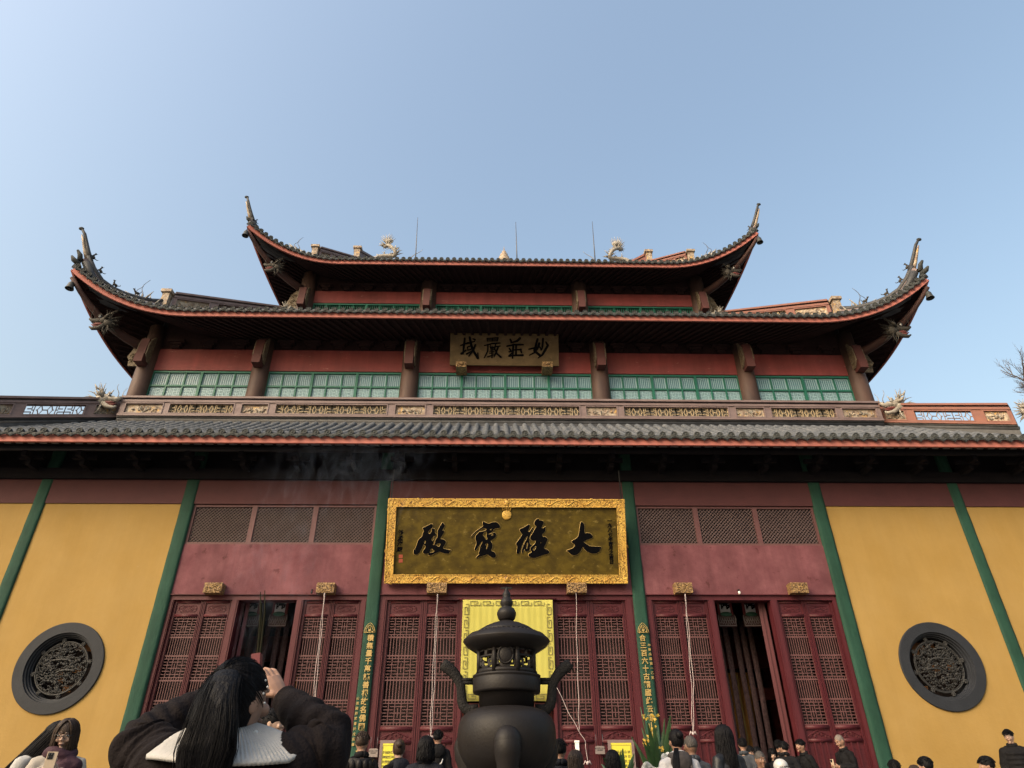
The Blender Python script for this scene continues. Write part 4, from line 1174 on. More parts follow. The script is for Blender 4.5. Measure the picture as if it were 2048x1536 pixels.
for sx in (-1, 1):
    corner_ridge(ROOF2, sx, H2[2:], T2, .45)
    corner_ridge(ROOF3, sx, H3[1:], T3, .38)
    wm = 'ridge_brown_lit' if sx > 0 else 'ridge_brown'  # left-facing ridges on the right get the warm light in their colour
    for (a, b, h, seed) in (((8.75, 5.45, 17.86), (11.72, 2.72, 16.32), .95, 31), ((6.75, 7.05, 22.05), (8.03, 5.72, 21.41), .85, 37)):
        A, B = Vector((sx*a[0], a[1], a[2])), Vector((sx*b[0], b[1], b[2]))
        p0, p1 = (B, A) if sx < 0 else (A, B)
        pn = [(.02, .30, 'r'), (.36, .95, 'f')] if sx < 0 else [(.05, .64, 'f'), (.70, .98, 'r')]
        ridge_wall('hip_ridge', p0, p1, h, pn, dict(fret='fret_yellow' if sx > 0 else 'fret_white', relief='relief_stone', rim=wm), seed=seed+sx, frame_mat=wm)
    # end post and coiled dragon tail with feelers beside each hip ridge
    for (x, y, z, sc) in ((11.85, 2.58, 15.6, 1.0), (8.12, 5.62, 20.75, .9)):
        m = MB(); m.box(sx*x-.12, sx*x+.12, y-.12, y+.12, z-.1, z+.66*sc); m.box(sx*x-.18, sx*x+.18, y-.18, y+.18, z+.60*sc, z+.72*sc)
        part(m, 'ridge_post', 'relief_stone')
        m = MB(); rn = random.Random(int(x))
        for k in range(14):
            a = rn.uniform(.2, 2.6); L = rn.uniform(.25, .5)*sc; b = Vector((sx*(x+.2+.04*k), y-.2-.035*k, z-.15))
            m.tube([b, b+Vector((sx*math.cos(a)*L*.4, 0, L*.55)), b+Vector((sx*math.cos(a)*L*.9+sx*.06, 0, L))], [.05, .035, .006], 5)
        part(m, 'dragon_tail', 'dragon_white')
        m = MB()
        for dx, L in ((.62, 1.0), (.72, .62)):
            b = Vector((sx*(x+dx), y-dx+.1, z-.2))
            m.tube([b+Vector((-sx*.10*math.sin(i*.75)-sx*dx*.12*i*.2, 0, L*i/9*sc+.0)) for i in range(10)], [.022-.0017*i for i in range(10)], 5)
        part(m, 'feeler', 'iron_grey')
    # beasts walking up the corner ridges
    for path, idx, sc in ((H2, (4.2, 6.0, 7.55, 8.75), .62), (H3, (3.4, 4.6, 6.2), .5)):
        for k, t in enumerate(idx):
            i = int(t); p = Vector(path[i]).lerp(Vector(path[min(i+1, len(path)-1)]), t-i); d = (Vector(path[min(i+1, len(path)-1)])-Vector(path[i])).normalized()
            el = math.asin(d.z); 
            o = link('ridge_figure', FIG[k % 2], ROOF2 if path is H2 else ROOF3)
            yaw = math.atan2(d.y, sx*d.x)
            o.matrix_local = Matrix.Translation((sx*p.x, p.y, p.z+.06)) @ Matrix.Rotation(yaw, 4, 'Z') @ Matrix.Rotation(-el, 4, 'Y') @ Matrix.Scale(sc, 4)
        p = Vector(path[-3])
    # big upturned caps clustered at the very corner
    for (rt, c, sc) in ((ROOF2, Vector((13.92, .54, 15.86)), .75), (ROOF3, Vector((10.26, 3.49, 20.80)), .6)):
        m = MB(); cc = Vector((sx*c.x, c.y, c.z))
        m.tube([cc+Vector((-sx*.16*sc, .12*sc, -.05)), cc+Vector((sx*.02, -.02, .05)), cc+Vector((sx*.12*sc, -.1*sc, .22*sc))], [.12*sc, .11*sc, .04*sc], 8)
        m.tube([cc+Vector((-sx*.1, .1, .1)), cc+Vector((-sx*.05, .05, .45*sc)), cc+Vector((sx*.03, -.02, .62*sc))], [.12*sc, .1*sc, .05*sc], 7)
        part(m, 'corner_tile', 'tile_end', rt)
    # curved corner beam under each upturned eave and the dragon head carved on it
    for (rt, wall, cor, zz_, dsc) in ((ROOF2, (11.9, 2.6), (13.82, .62), (14.05, 15.30), .95), (ROOF3, (8.25, 5.6), (10.18, 3.56), (19.15, 20.30), .85)):
        P = []
        for i in range(9):
            t = i/8; P.append(Vector((sx*lerp(wall[0], cor[0], t), lerp(wall[1], cor[1], t), lerp(zz_[0], zz_[1], t**2.4)-.14*(1-t)-.05)))
        m = MB(); m.tube(P, [lerp(.17, .07, i/8) for i in range(9)], 8, 0, flat=1.0)
        part(m, 'corner_beam', 'corner_red', rt)
        q = P[4]
        dragon((q.x-sx*.05, q.y-.22, q.z-.16), dsc, sx, 'dragon_dark', rz=sx*R_(-8))
    side = 'left' if sx < 0 else 'right'
    bell_thing(P2 := (sx*13.78, .66, 15.2), 'dark bronze bell hanging from the %s corner of the middle roof' % side)
    bell_thing((sx*10.22, 3.52, 20.35), 'dark bronze bell hanging from the %s corner of the top roof' % side)
    dragon((sx*8.55, Y3-.55, 17.55), .62, -sx, 'dragon_white')
    # sloping gable ridge of the top roof and the dragon on the end of its crest
    A, B = Vector((sx*6.72, 7.1, 22.0)), Vector((sx*6.1, 10.0, 23.75))
    m = MB()
    for i in range(10):
        a, b = A.lerp(B, i/10), A.lerp(B, (i+1)/10); m.bar(a+Vector((0, 0, .25)), b+Vector((0, 0, .25)), .28, .5); m.bar(a+Vector((0, 0, .55)), b+Vector((0, 0, .55)), .40, .10)
    part(m, 'gable_ridge', 'ridge_brown' if sx < 0 else 'ridge_brown_lit')
    m = MB(); m.box(A.x-.13, A.x+.13, A.y-.13, A.y+.13, A.z-.1, A.z+.70); m.box(A.x-.19, A.x+.19, A.y-.19, A.y+.19, A.z+.62, A.z+.74); m.box(A.x-.10, A.x+.10, A.y-.1, A.y+.1, A.z+.74, A.z+.80)
    part(m, 'ridge_post', 'relief_stone')
    m = MB(); rn = random.Random(9); bx, by, bz = sx*6.02, 10.0, 24.55          # rampant dragon
    body = []
    for i in range(26):
        t = i/25; body.append((bx+sx*(.62*math.cos(t*7.2)*(1-t*.75)-.05), by+.1*math.sin(t*9), bz+.15+1.25*t+.14*math.sin(t*12)))
    m.tube(body, [.13-.06*i/25 for i in range(26)], 8)
    for i in range(0, 75):
        p = Vector(body[i % 25]); a = rn.uniform(0, 6.3); L = rn.uniform(.5, 1.1); m.tube([p, p+Vector((.24*L*math.cos(a), .06*math.sin(i), .10+.12*L*math.sin(a))), p+Vector((.40*L*math.cos(a), .1*math.sin(i), .12+.28*L*math.sin(a)))], [.045, .025, .004], 5)
    tp = Vector(body[-1]); m.ell(tp+Vector((-sx*.1, -.05, .12)), (.22, .13, .13), 9, 6)
    for k in range(9):
        a = lerp(.35, 2.8, k/8); m.tube([tp, tp+Vector((.22*math.cos(a), 0, .3*math.sin(a)+.1)), tp+Vector((.45*math.cos(a)+.05*math.sin(k*5), 0, .55*math.sin(a)+.18))], [.05, .03, .004], 5)
    part(m, 'crest_dragon', 'dragon_white')
    m = MB(); b = Vector((bx-sx*1.0, by, bz)); 
    m.tube([b+Vector((-sx*(.09*i+.05*math.sin(i)), 0, .10*i)) for i in range(10)], [.03-.0025*i for i in range(10)], 5)
    m.tube([b+Vector((-sx*(.12*i), 0, .06*i-.003*i*i)) for i in range(8)], [.025-.0025*i for i in range(8)], 5)
    part(m, 'feeler', 'dragon_white')
# crest of the top roof
m = MB(); m.box(-6.1, 6.1, 9.85, 10.15, 22.5, 24.1); part(m, 'crest_ridge', 'ridge_black')
m = MB(); m.add([(-6.5, 7.4, 21.6), (6.5, 7.4, 21.6), (6.0, 10, 24.0), (-6.0, 10, 24.0), (6.2, 13, 21.7), (-6.2, 13, 21.7)], [(0, 1, 2, 3), (3, 2, 4, 5), (0, 3, 5), (1, 4, 2)]); part(m, 'crest_roof', 'roof_tile')
fx = U(1008, 510, 10).x; fz = U(1008, 503, 10).z
m = MB(); m.lathe([(.34, -.75), (.36, -.5), (.24, -.45), (.28, -.3), (.18, -.22), (.2, -.08), (.1, 0), (.12, .1), (.05, .17), (.03, .25), (.008, .5)], (fx, 10, fz-.15), 12); part(m, 'crest_finial', ['relief_stone'])
for (u0, v0, u1, v1) in ((835.5, 435, 831, 518), (1031.5, 444, 1034, 520), (1184.5, 443, 1190, 518)):
    a, b = U(u1, v1, 10), U(u0, v0, 10); m = MB(); L = (b-a)
    m.tube([a-L*.12, a+L*.45, b], [.032, .024, .012], 6); part(m, 'lightning_rod', 'iron_grey')

# ================================================================== boards with writing
def poly_mesh(loops, extr):
    "filled 2d outlines (with holes) -> mesh in x, y, extruded along z"
    cu = bpy.data.curves.new('strokes', 'CURVE'); cu.dimensions = '2D'; cu.fill_mode = 'BOTH'; cu.extrude = extr
    for lp in loops:
        sp = cu.splines.new('POLY'); sp.points.add(len(lp)-1); sp.use_cyclic_u = True
        for p, q in zip(sp.points, lp): p.co = (q[0], q[1], 0, 1)
    o = bpy.data.objects.new('strokes', cu); C.objects.link(o); bpy.context.view_layer.update()
    me = bpy.data.meshes.new_from_object(o.evaluated_get(bpy.context.evaluated_depsgraph_get()))
    bpy.data.objects.remove(o); bpy.data.curves.remove(cu); me.materials.clear()
    return me
def smooth_loop(lp, it=1):
    for _ in range(it):
        out = []
        for i, p in enumerate(lp):
            q = lp[(i+1) % len(lp)]
            out += [(p[0]*.8+q[0]*.2, p[1]*.8+q[1]*.2), (p[0]*.2+q[0]*.8, p[1]*.2+q[1]*.8)]
        lp = out
    return lp
def offset_loop(lp, d):
    n = len(lp); A = sum(lp[i][0]*lp[(i+1) % n][1]-lp[(i+1) % n][0]*lp[i][1] for i in range(n)); s = 1 if A > 0 else -1; out = []
    for i in range(n):
        a, b, c = Vector(lp[i-1]), Vector(lp[i]), Vector(lp[(i+1) % n])
        n1 = Vector(((b-a).y, -(b-a).x)); n2 = Vector(((c-b).y, -(c-b).x))
        if n1.length > 1e-9: n1.normalize()
        if n2.length > 1e-9: n2.normalize()
        k = (n1+n2); k = k.normalized() if k.length > .3 else n1
        out.append((b.x+k.x*d*s, b.y+k.y*d*s))
    return out
CH = {
 'da': ((1015, 1030), [[(1520,128),(1580,185),(1578,375),(1640,360),(1700,372),(1750,425),(1745,462),(1700,485),(1600,520),(1562,550),(1600,580),(1690,635),(1800,640),(1930,648),(1915,700),(1890,715),(1900,740),(1860,760),(1820,790),(1700,785),(1620,740),(1570,690),(1545,640),(1500,745),(1440,805),(1380,825),(1310,815),(1260,765),(1200,725),(1300,695),(1350,670),(1385,620),(1370,595),(1290,545),(1440,460),(1470,350),(1495,150)]]),
 'xiong_l': ((1015, 1030), [[(440,185),(462,215),(445,270),(415,345),(450,345),(520,245),(527,260),(470,400),(440,480),(450,560),(470,600),(500,610),(465,650),(460,700),(440,730),(390,755),(360,740),(345,680),(320,770),(300,800),(285,740),(330,600),(400,480),(415,425),(370,460),(330,540),(290,640),(270,720),(245,790),(180,792),(195,700),(200,630),(165,595),(230,510),(310,390),(290,380),(250,320),(245,290),(350,245)], [(410,545),(418,600),(400,690),(380,690),(385,620)]]),
 'xiong_r': ((1015, 1030), [[(640,65),(655,110),(700,110),(740,125),(745,170),(705,240),(710,275),(785,230),(780,250),(775,335),(715,395),(720,440),(780,445),(830,490),(790,590),(745,680),(800,695),(835,720),(865,765),(825,800),(740,815),(640,855),(550,885),(470,875),(425,835),(440,790),(495,765),(485,730),(465,710),(475,660),(560,590),(580,545),(575,515),(530,530),(480,510),(455,470),(500,390),(580,260),(590,225),(550,200),(545,150),(580,90)], [(585,620),(580,690),(545,725),(510,705)], [(675,555),(688,570),(680,585)]]),
 'bao': ((812, 1030), [[(1580,125),(1690,180),(1760,150),(1840,140),(1900,175),(1930,230),(1920,275),(1850,270),(1790,290),(1800,320),(1740,360),(1670,400),(1720,390),(1820,350),(1850,400),(1840,450),(1790,500),(1730,520),(1770,590),(1775,660),(1740,735),(1800,750),(1840,800),(1845,850),(1810,880),(1760,875),(1700,830),(1660,805),(1600,835),(1550,840),(1430,890),(1440,860),(1500,800),(1485,790),(1510,700),(1520,640),(1570,550),(1550,545),(1500,620),(1450,700),(1420,730),(1400,720),(1405,680),(1440,600),(1440,540),(1420,500),(1420,430),(1470,380),(1500,340),(1560,340),(1640,310),(1650,290),(1600,260),(1500,310),(1400,390),(1330,470),(1340,420),(1420,340),(1500,280),(1580,235),(1565,170)], [(1610,340),(1650,345),(1660,400),(1640,420),(1670,490),(1640,510),(1610,450),(1570,410)], [(1780,270),(1720,310),(1715,295)], [(1740,395),(1780,370),(1780,410),(1750,430)], [(1620,600),(1680,570),(1660,690),(1635,700),(1650,640)]]),
 'dian': ((812, 1030), [[(520,175),(550,195),(545,240),(530,275),(580,280),(595,310),(590,370),(612,385),(620,400),(600,440),(575,520),(553,615),(560,618),(580,600),(600,510),(650,440),(640,360),(650,320),(700,220),(745,145),(795,205),(790,240),(735,320),(775,310),(790,350),(740,420),(700,490),(760,495),(810,530),(820,560),(790,620),(750,680),(830,705),(930,720),(920,745),(885,765),(880,795),(800,795),(730,770),(670,755),(600,790),(500,835),(460,830),(450,790),(430,795),(385,805),(345,775),(350,730),(400,660),(405,640),(370,620),(360,600),(330,680),(270,780),(230,815),(180,815),(145,785),(155,720),(190,690),(240,530),(265,490),(325,440),(345,370),(365,320),(330,265),(420,230)], [(450,345),(500,290),(530,270),(520,340),(495,385),(465,385)], [(375,525),(405,540),(400,575),(368,588)], [(590,425),(560,440),(525,490),(530,530),(550,535)], [(600,605),(705,575),(700,620),(665,655)], [(510,685),(590,735),(550,765),(480,775),(500,730)]]),
}
def sign_frame(uv, ytop, ybot):
    "board through the four photo corners with its foot at ybot and its head leaning out to ytop"
    tl, tr = U(*uv[0], ytop), U(*uv[1], ytop); bl, br = U(*uv[2], ybot), U(*uv[3], ybot)
    c = (tl+tr+bl+br)/4; W = ((tr-tl).length+(br-bl).length)/2; top, bot = (tl+tr)/2, (bl+br)/2
    ez = (top-bot); Hh = ez.length; ez.normalize(); ex = Vector((1, 0, 0)); n = ex.cross(ez)   # n points to -y (viewer)
    return c, W, Hh, ex, ez, n
def board_obj(name, uv, ytop, ybot, label):
    c, W, Hh, ex, ez, n = sign_frame(uv, ytop, ybot)
    o = empty(name, c, label, 'signboard')
    o.rotation_euler = Matrix((ex, -n, ez)).transposed().to_euler()   # local x right, y into the wall, z up
    def loc(u, v):
        p = UP_PLANE(u, v, c+n*.06, n)-c; return (p.dot(ex), p.dot(ez))
    return o, W, Hh, loc
SB, BW, BH, bloc = board_obj('signboard', ((777, 998), (1248, 998), (769, 1168.5), (1255, 1166)), -.66, -.10, 'large gold-framed board reading 大雄寶殿 in black brush writing above the centre doors')
fwid = .195
m = MB(); hw, hh = BW/2, BH/2
m.box(-hw+fwid, hw-fwid, -.03, .06, -hh+fwid, hh-fwid); m.build('board_face', 'board_gold', SB)
m = MB()
m.box(-hw, hw, -.075, .08, hh-fwid, hh); m.box(-hw, hw, -.075, .08, -hh, -hh+fwid); m.box(-hw, -hw+fwid, -.0748, .0798, -hh+fwid, hh-fwid); m.box(hw-fwid, hw, -.0748, .0798, -hh+fwid, hh-fwid)
for a, b in (((-hw+fwid, hh-fwid), (hw-fwid, hh-fwid)), ((-hw+fwid, -hh+fwid), (hw-fwid, -hh+fwid)), ((-hw+fwid, -hh+fwid), (-hw+fwid, hh-fwid)), ((hw-fwid, -hh+fwid), (hw-fwid, hh-fwid)), ((-hw+.02, hh-.02), (hw-.02, hh-.02)), ((-hw+.02, -hh+.02), (hw-.02, -hh+.02)), ((-hw+.02, -hh+.02), (-hw+.02, hh-.02)), ((hw-.02, -hh+.02), (hw-.02, hh-.02))):
    m.bar((a[0], -.078, a[1]), (b[0], -.078, b[1]), .02, .02)
rn = random.Random(12)
def scroll(m, x, z, r, sp, a0, tr=.008):
    m.tube([(x+r*(1-.75*i/10)*math.cos(a0+sp*i*.62), -.077, z+r*(1-.75*i/10)*math.sin(a0+sp*i*.62)) for i in range(11)], tr, 4, up=(0, 1, 0))
for i in range(60):
    for zz_ in (hh-fwid/2, -hh+fwid/2): scroll(m, lerp(-hw+.12, hw-.12, (i+.5)/60), zz_+rn.uniform(-.06, .06), rn.uniform(.04, .075), rn.choice((-1, 1)), rn.random()*6)
for i in range(18):
    for xx in (hw-fwid/2, -hw+fwid/2): scroll(m, xx+rn.uniform(-.06, .06), lerp(-hh+.12, hh-.12, (i+.5)/18), rn.uniform(.04, .075), rn.choice((-1, 1)), rn.random()*6)
for zz_, ph in ((hh-fwid/2, 0), (-hh+fwid/2, 1)):                # long dragons in the frame, a pearl between
    for s in (-1, 1):
        m.tube([(s*(.25+ (hw-.55)*i/60), -.079, zz_+.055*math.sin(i*.55+ph)) for i in range(61)], [.007+.007*math.sin(PI*i/60) for i in range(61)], 5, up=(0, 1, 0))
    m.ell((0, -.08, zz_), (.07, .02, .07), 12, 6)
m.build('board_frame', 'board_frame', SB)
def brush(parent, chars, loc, y0, th, edge):
    for nm, lst in chars:
        black, gold = MB(), MB()
        for key in lst:
            (ox, oy), loops = CH[key]
            L = [[loc(ox+p[0]/10.24, oy+p[1]/10.24) for p in lp] for lp in loops]
            L = [smooth_loop(lp, 1) for lp in L]
            me = poly_mesh(L, th/2)
            black.add([(v.co.x, y0-th/2-v.co.z, v.co.y) for v in me.vertices], [tuple(p.vertices)[::-1] for p in me.polygons]); bpy.data.meshes.remove(me)
            for lp in L: gold.tube([(p[0], y0-.004, p[1]) for p in lp+lp[:1]], .0085, 5, up=(0, 1, 0))
        o = black.build('written_character', 'glyph_black', parent); gold.build('gilt_edge', 'glyph_gold', o)
brush(SB, (('da', ['da']), ('xiong', ['xiong_l', 'xiong_r']), ('bao', ['bao']), ('dian', ['dian'])), bloc, -.032, .014, .014)
m = MB()
for txt, u, v0, v1, sz in (('一九八七年吉月之吉日', 1219, 1042, 1124, .105), ('沙孟海題', 801, 1066, 1100, .13)):
    for i, ch in enumerate(txt):
        t = i/(len(txt)-1); p = bloc(lerp(u, u+(4 if u > 1000 else -3), t), lerp(v0, v1, t)); text_into(m, ch, sz, (p[0], -.034, p[1]), (1, 0, 0), (0, 0, 1), extrude=.002, offset=.006, shear=.15)
m.build('small_writing', 'glyph_black', SB)
m = MB()
for v in (1113, 1122):
    p = bloc(801, v); m.box(p[0]-.045, p[0]+.045, -.036, -.031, p[1]-.04, p[1]+.04); m.box(p[0]-.012, p[0]+.012, -.038, -.0365, p[1]-.035, p[1]+.035)
m.build('red_seal', 'seal_red', SB)
p = bloc(1013.5, 1028); m = MB()
m.lathe([(.115, 0), (.115, .015), (.10, .022), (.02, .026)], (0, 0, 0), 24); m.v = [(p[0]+v[0], -.032-v[2], p[1]+v[1]-.02) for v in m.v]; m.f = [f[::-1] for f in m.f]
for k in range(5): m.tube([(p[0]+(k-2)*.04, -.045, p[1]+.08), (p[0]+(k-2)*.05, -.045, p[1]+.16+.03*(2-abs(k-2))), (p[0]+(k-2)*.045, -.045, p[1]+.2+.03*(2-abs(k-2)))], [.02, .016, .004], 5, up=(0, 1, 0))
m.build('pearl_emblem', 'board_frame', SB)
m = MB()
for s in (-1, 1):
    m = MB(); m.bar((s*(hw-.06), .02, hh), (s*(hw-.06), .25, hh+.75), .03, .012); m.build('hanger', 'iron_black', SB)

SB2, BW2, BH2, bloc2 = board_obj('signboard', ((900, 660), (1118, 661.5), (900.7, 731), (1116, 732)), 2.05, 2.42, 'small brown-gold board reading 妙莊嚴域 under the middle roof')
m = MB(); hw, hh = BW2/2, BH2/2; m.box(-hw, hw, -.04, .05, -hh, hh); m.build('board_face', 'board_small', SB2)
STR = [
 [(1605,205,18),(1565,350,20),(1545,415,20),(1640,490,24)],[(1635,285,22),(1600,380,18),(1560,440,16),(1460,493,10)],[(1450,385,12),(1550,365,18),(1640,345,14)],[(1703,200,18),(1692,330,18),(1682,392,10)],[(1650,350,12),(1668,400,14)],[(1752,258,12),(1785,315,22)],[(1788,322,18),(1740,400,22),(1690,485,18),(1612,545,8)],
 [(1118,210,16),(1140,258,18)],[(1292,190,22),(1240,240,20),(1130,272,12)],[(1060,330,14),(1200,302,18),(1345,305,16)],[(1172,300,18),(1165,430,18),(1158,545,12)],[(1102,370,14),(1122,402,16)],[(1095,432,12),(1150,420,14)],[(1098,505,18),(1150,450,12)],[(1222,312,15),(1220,492,17)],[(1182,398,12),(1310,390,16)],[(1306,405,16),(1318,448,14)],[(1110,505,14),(1200,495,16),(1340,492,20)],
 [(702,192,10),(712,240,10)],[(702,192,10),(898,182,12)],[(900,180,12),(885,240,10)],[(800,186,9),(800,240,9)],[(712,238,9),(888,236,10)],[(712,214,7),(890,210,7)],[(658,318,10),(800,284,14),(935,275,12)],[(722,300,12),(715,420,13),(655,535,9)],[(762,305,9),(758,355,9),(840,345,9)],[(760,372,8),(830,366,8)],[(756,400,9),(840,392,9)],[(792,330,9),(792,535,12)],[(745,432,8),(832,424,8)],[(745,460,8),(830,452,8)],[(715,520,12),(830,482,10)],[(860,292,11),(842,368,10)],[(842,342,9),(935,330,11)],[(905,338,12),(870,430,14),(828,522,8)],[(842,378,11),(880,465,14),(952,527,16)],
 [(308,190,17),(292,320,18),(275,465,14)],[(236,316,12),(370,268,13)],[(246,462,20),(330,400,12)],[(340,285,13),(480,245,12)],[(395,172,18),(412,270,20),(452,400,20),(540,542,22)],[(540,450,10),(542,540,14)],[(352,345,10),(430,322,12)],[(352,345,10),(362,400,10)],[(430,322,10),(425,385,10),(362,402,10)],[(342,466,16),(440,415,12)],[(495,308,16),(462,400,16),(378,508,10)],[(455,200,12),(490,215,16)],
]
m = MB()
for si, st in enumerate(STR):
    q = [bloc2(895+p[0]/8.904, 655+p[1]/8.904) for p in st]; r = [p[2]/8.904*BW2/217*1.05 for p in st]
    yy = -.046-.0004*si
    pts, rad = [], []
    for i in range(len(q)-1):
        for k in range(5):
            t = k/5; pts.append((lerp(q[i][0], q[i+1][0], t), yy, lerp(q[i][1], q[i+1][1], t))); rad.append(lerp(r[i], r[i+1], t))
    pts.append((q[-1][0], yy, q[-1][1])); rad.append(r[-1])
    m.tube(pts, rad, 8, flat=.12, up=(0, 1, 0))
    m.ell(pts[0], (rad[0], .008, rad[0]), 10, 6); m.ell(pts[-1], (rad[-1], .008, rad[-1]), 10, 6)
m.build('written_characters', 'glyph_black', SB2)
for u in (922.5, 1095):
    p = U(u, 731, 2.2); m = MB(); rn = random.Random(u)
    m.box(p.x-.17, p.x+.17, 2.12, 2.64, p.z-.10, p.z+.10)
    for k in range(26): m.ell((p.x+rn.uniform(-.15, .15), 2.12, p.z+rn.uniform(-.08, .08)), (.03, .02, .025), 7, 5)
    m.ell((p.x, 2.1, p.z+.02), (.08, .04, .06), 8, 6); part(m, 'gilded_block', 'gold_carved')

# ================================================================== yellow curtain in the centre doorway
x0, x1 = U(926, 1200, -.0).x, U(1105, 1200, -.0).x; z1, z0 = U(1012, 1200, 0).z, U(1012, 1403, 0).z
CUR = empty('curtain', ((x0+x1)/2, -.02, z0), 'bright yellow pleated curtain with black fret border in the centre doorway', 'curtain')
m = MB(); W, H_ = x1-x0, z1-z0; rn = random.Random(2)
def cur(u, v):
    return ((u-.5)*W, .0022*math.sin(u*2*PI*15)+.002*math.sin(u*47+v*3), v*H_+.012*math.sin(u*PI)*(1-v))
m.slab(cur, 150, 10, (0, .012, 0)); m.build('cloth', 'banner_yellow', CUR)
m = MB()
def key(m, p, d, n_, L):          # running key border
    N = int(L/.26); u_ = L/N
    for k in range(N):
        for a, b in (((.05, .0), (.62, 0)), ((.62, 0), (.62, .055)), ((.62, .055), (.3, .055)), ((.05, 0), (.05, .09)), ((.05, .09), (.85, .09)), ((.85, .09), (.85, .02))):
            A = [p[i]+d[i]*(k+a[0])*u_+n_[i]*a[1] for i in (0, 1)]; B = [p[i]+d[i]*(k+b[0])*u_+n_[i]*b[1] for i in (0, 1)]
            m.bar((A[0], -.014, A[1]), (B[0], -.014, B[1]), .010, .006, (0, 1, 0))
key(m, (-W/2+.05, .06), (0, 1), (1, 0), H_-.12); key(m, (W/2-.05, .06), (0, 1), (-1, 0), H_-.12); key(m, (-W/2+.16, H_-.04), (1, 0), (0, -1), W-.32); key(m, (-W/2+.16, .05), (1, 0), (0, 1), W-.32)
m.build('key_border', 'banner_black', CUR)
m = MB(); m.tube([(-W/2-.1, .02, H_+.02), (W/2+.1, .02, H_+.02)], .018, 8); m.build('curtain_rod', 'door_red', CUR)
m = MB(); m.box(X(930), X(1100), .5, .55, FLOOR, z0-.02); m.box(X(930), X(1100), .1, .45, z0-.12, z0-.02); part(m, 'inner_screen', 'interior_red')

# ================================================================== hanging banners with the character 佛, streamers and drapes inside
def buddha_banner(u, y, lab, zt=5.6):
    p = U(u, 1202, y); o = empty('hanging_banner', (p.x, y, U(u, 1252, y).z-2.6), lab, 'banner', 'hanging banners inside the doorways'); zb = 2.6; w_ = .185
    top_ = U(u, 1195, y).z-o.location.z+.35
    m = MB(); m.box(-w_, w_, -.01, .03, zb, top_); m.build('banner_cloth', 'banner_red', o)
    m = MB(); m.box(-.125, .125, -.016, -.0105, zb+.30, top_); m.build('white_strip', 'banner_white', o)
    m = MB(); text_into(m, '佛', .25, (0, -.02, zb+.50), (1, 0, 0), (0, 0, 1), extrude=.003, offset=.012); m.build('written_character', 'glyph_black', o)
    m = MB(); m.box(-w_-.03, w_+.03, -.03, .05, zb-.02, zb+.27); m.build('lotus_head', 'lotus_dark', o)
    m = MB(); m.ell((0, -.03, zb+.275), (.15, .04, .055), 12, 8); m.build('lotus_pod', 'lotus_green', o)
    m = MB()
    for k in range(7):
        a = (k-3)/3; x = a*.17
        m.tube([(x-.04, -.035, zb+.22), (x-.05, -.05, zb+.14), (x, -.045, zb+.05-.04*(1-abs(a))), (x+.05, -.05, zb+.14), (x+.04, -.035, zb+.22)], .009, 5, up=(0, 1, 0))
    m.tube([(-w_-.02, -.04, zb+.25), (-w_-.02, -.04, zb), (w_+.02, -.04, zb), (w_+.02, -.04, zb+.25)], .010, 5, up=(0, 1, 0))
    m.build('petals', 'lotus_pale', o)
    for k in range(3):
        m = MB(); x = -.13+k*.13
        m.slab(lambda u_, v_: (x*1.5-.065+.13*u_, .75+.03*k+.02*math.sin(v_*9+k), lerp(zb+.3, -1.9, v_)), 2, 16, (0, .01, 0)); m.build('streamer', 'streamer', o)
buddha_banner(508, .9, 'banner with 佛 inside the left doorway, nearer its left post')
buddha_banner(563, .9, 'banner with 佛 inside the left doorway, nearer its right post')
buddha_banner(1447, .9, 'banner with 佛 inside the right doorway, nearer its left post')
buddha_banner(1497, .9, 'banner with 佛 inside the right doorway, nearer the folded door')
def drape(p0, p1, label, mt='cloth_ochre'):
    o = empty('drape', p0, label, 'drape'); q = Vector(p1)-Vector(p0)
    m = MB(); m.slab(lambda u, v: (q.x*u*(0.35+.65*v), q.y*u+.05*math.sin(u*14), q.z*v), 24, 10, (0, .02, 0)); m.build('cloth', mt, o); return o
a = U(1478, 1500, 3.2); drape((U(1478, 1500, 3.2).x, 3.2, FLOOR), (U(1535, 1500, 3.2).x, 3.2, U(1500, 1345, 3.2).z), 'ochre cloth drape deep inside the right doorway')
drape((U(586, 1400, 2.2).x, 2.2, FLOOR), (U(607, 1400, 2.2).x, 2.2, U(600, 1348, 2.2).z), 'ochre cloth drape deep inside the left doorway')
m = MB()
for u in (1462, 1472, 1482): p = U(u, 1400, 2.5); m.tube([(p.x, 2.5, FLOOR), (p.x, 2.5, U(u, 1348, 2.5).z)], .016, 6)
m.build('candle_rod', 'glyph_gold', HALL)
for x0_, x1_, z0_, z1_ in ((5.4, 7.4, 4.1, 4.5), (5.4, 7.6, 3.3, 3.6), (-7.4, -5.2, 4.3, 4.7), (-7.2, -5.4, 3.4, 3.7)):
    m = MB(); m.box(x0_, x1_, 3.6, 3.8, z0_, z1_); m.box(x0_+.1, x1_-.1, 3.57, 3.599, z0_+.05, z1_-.05); part(m, 'interior_beam', 'interior_red')

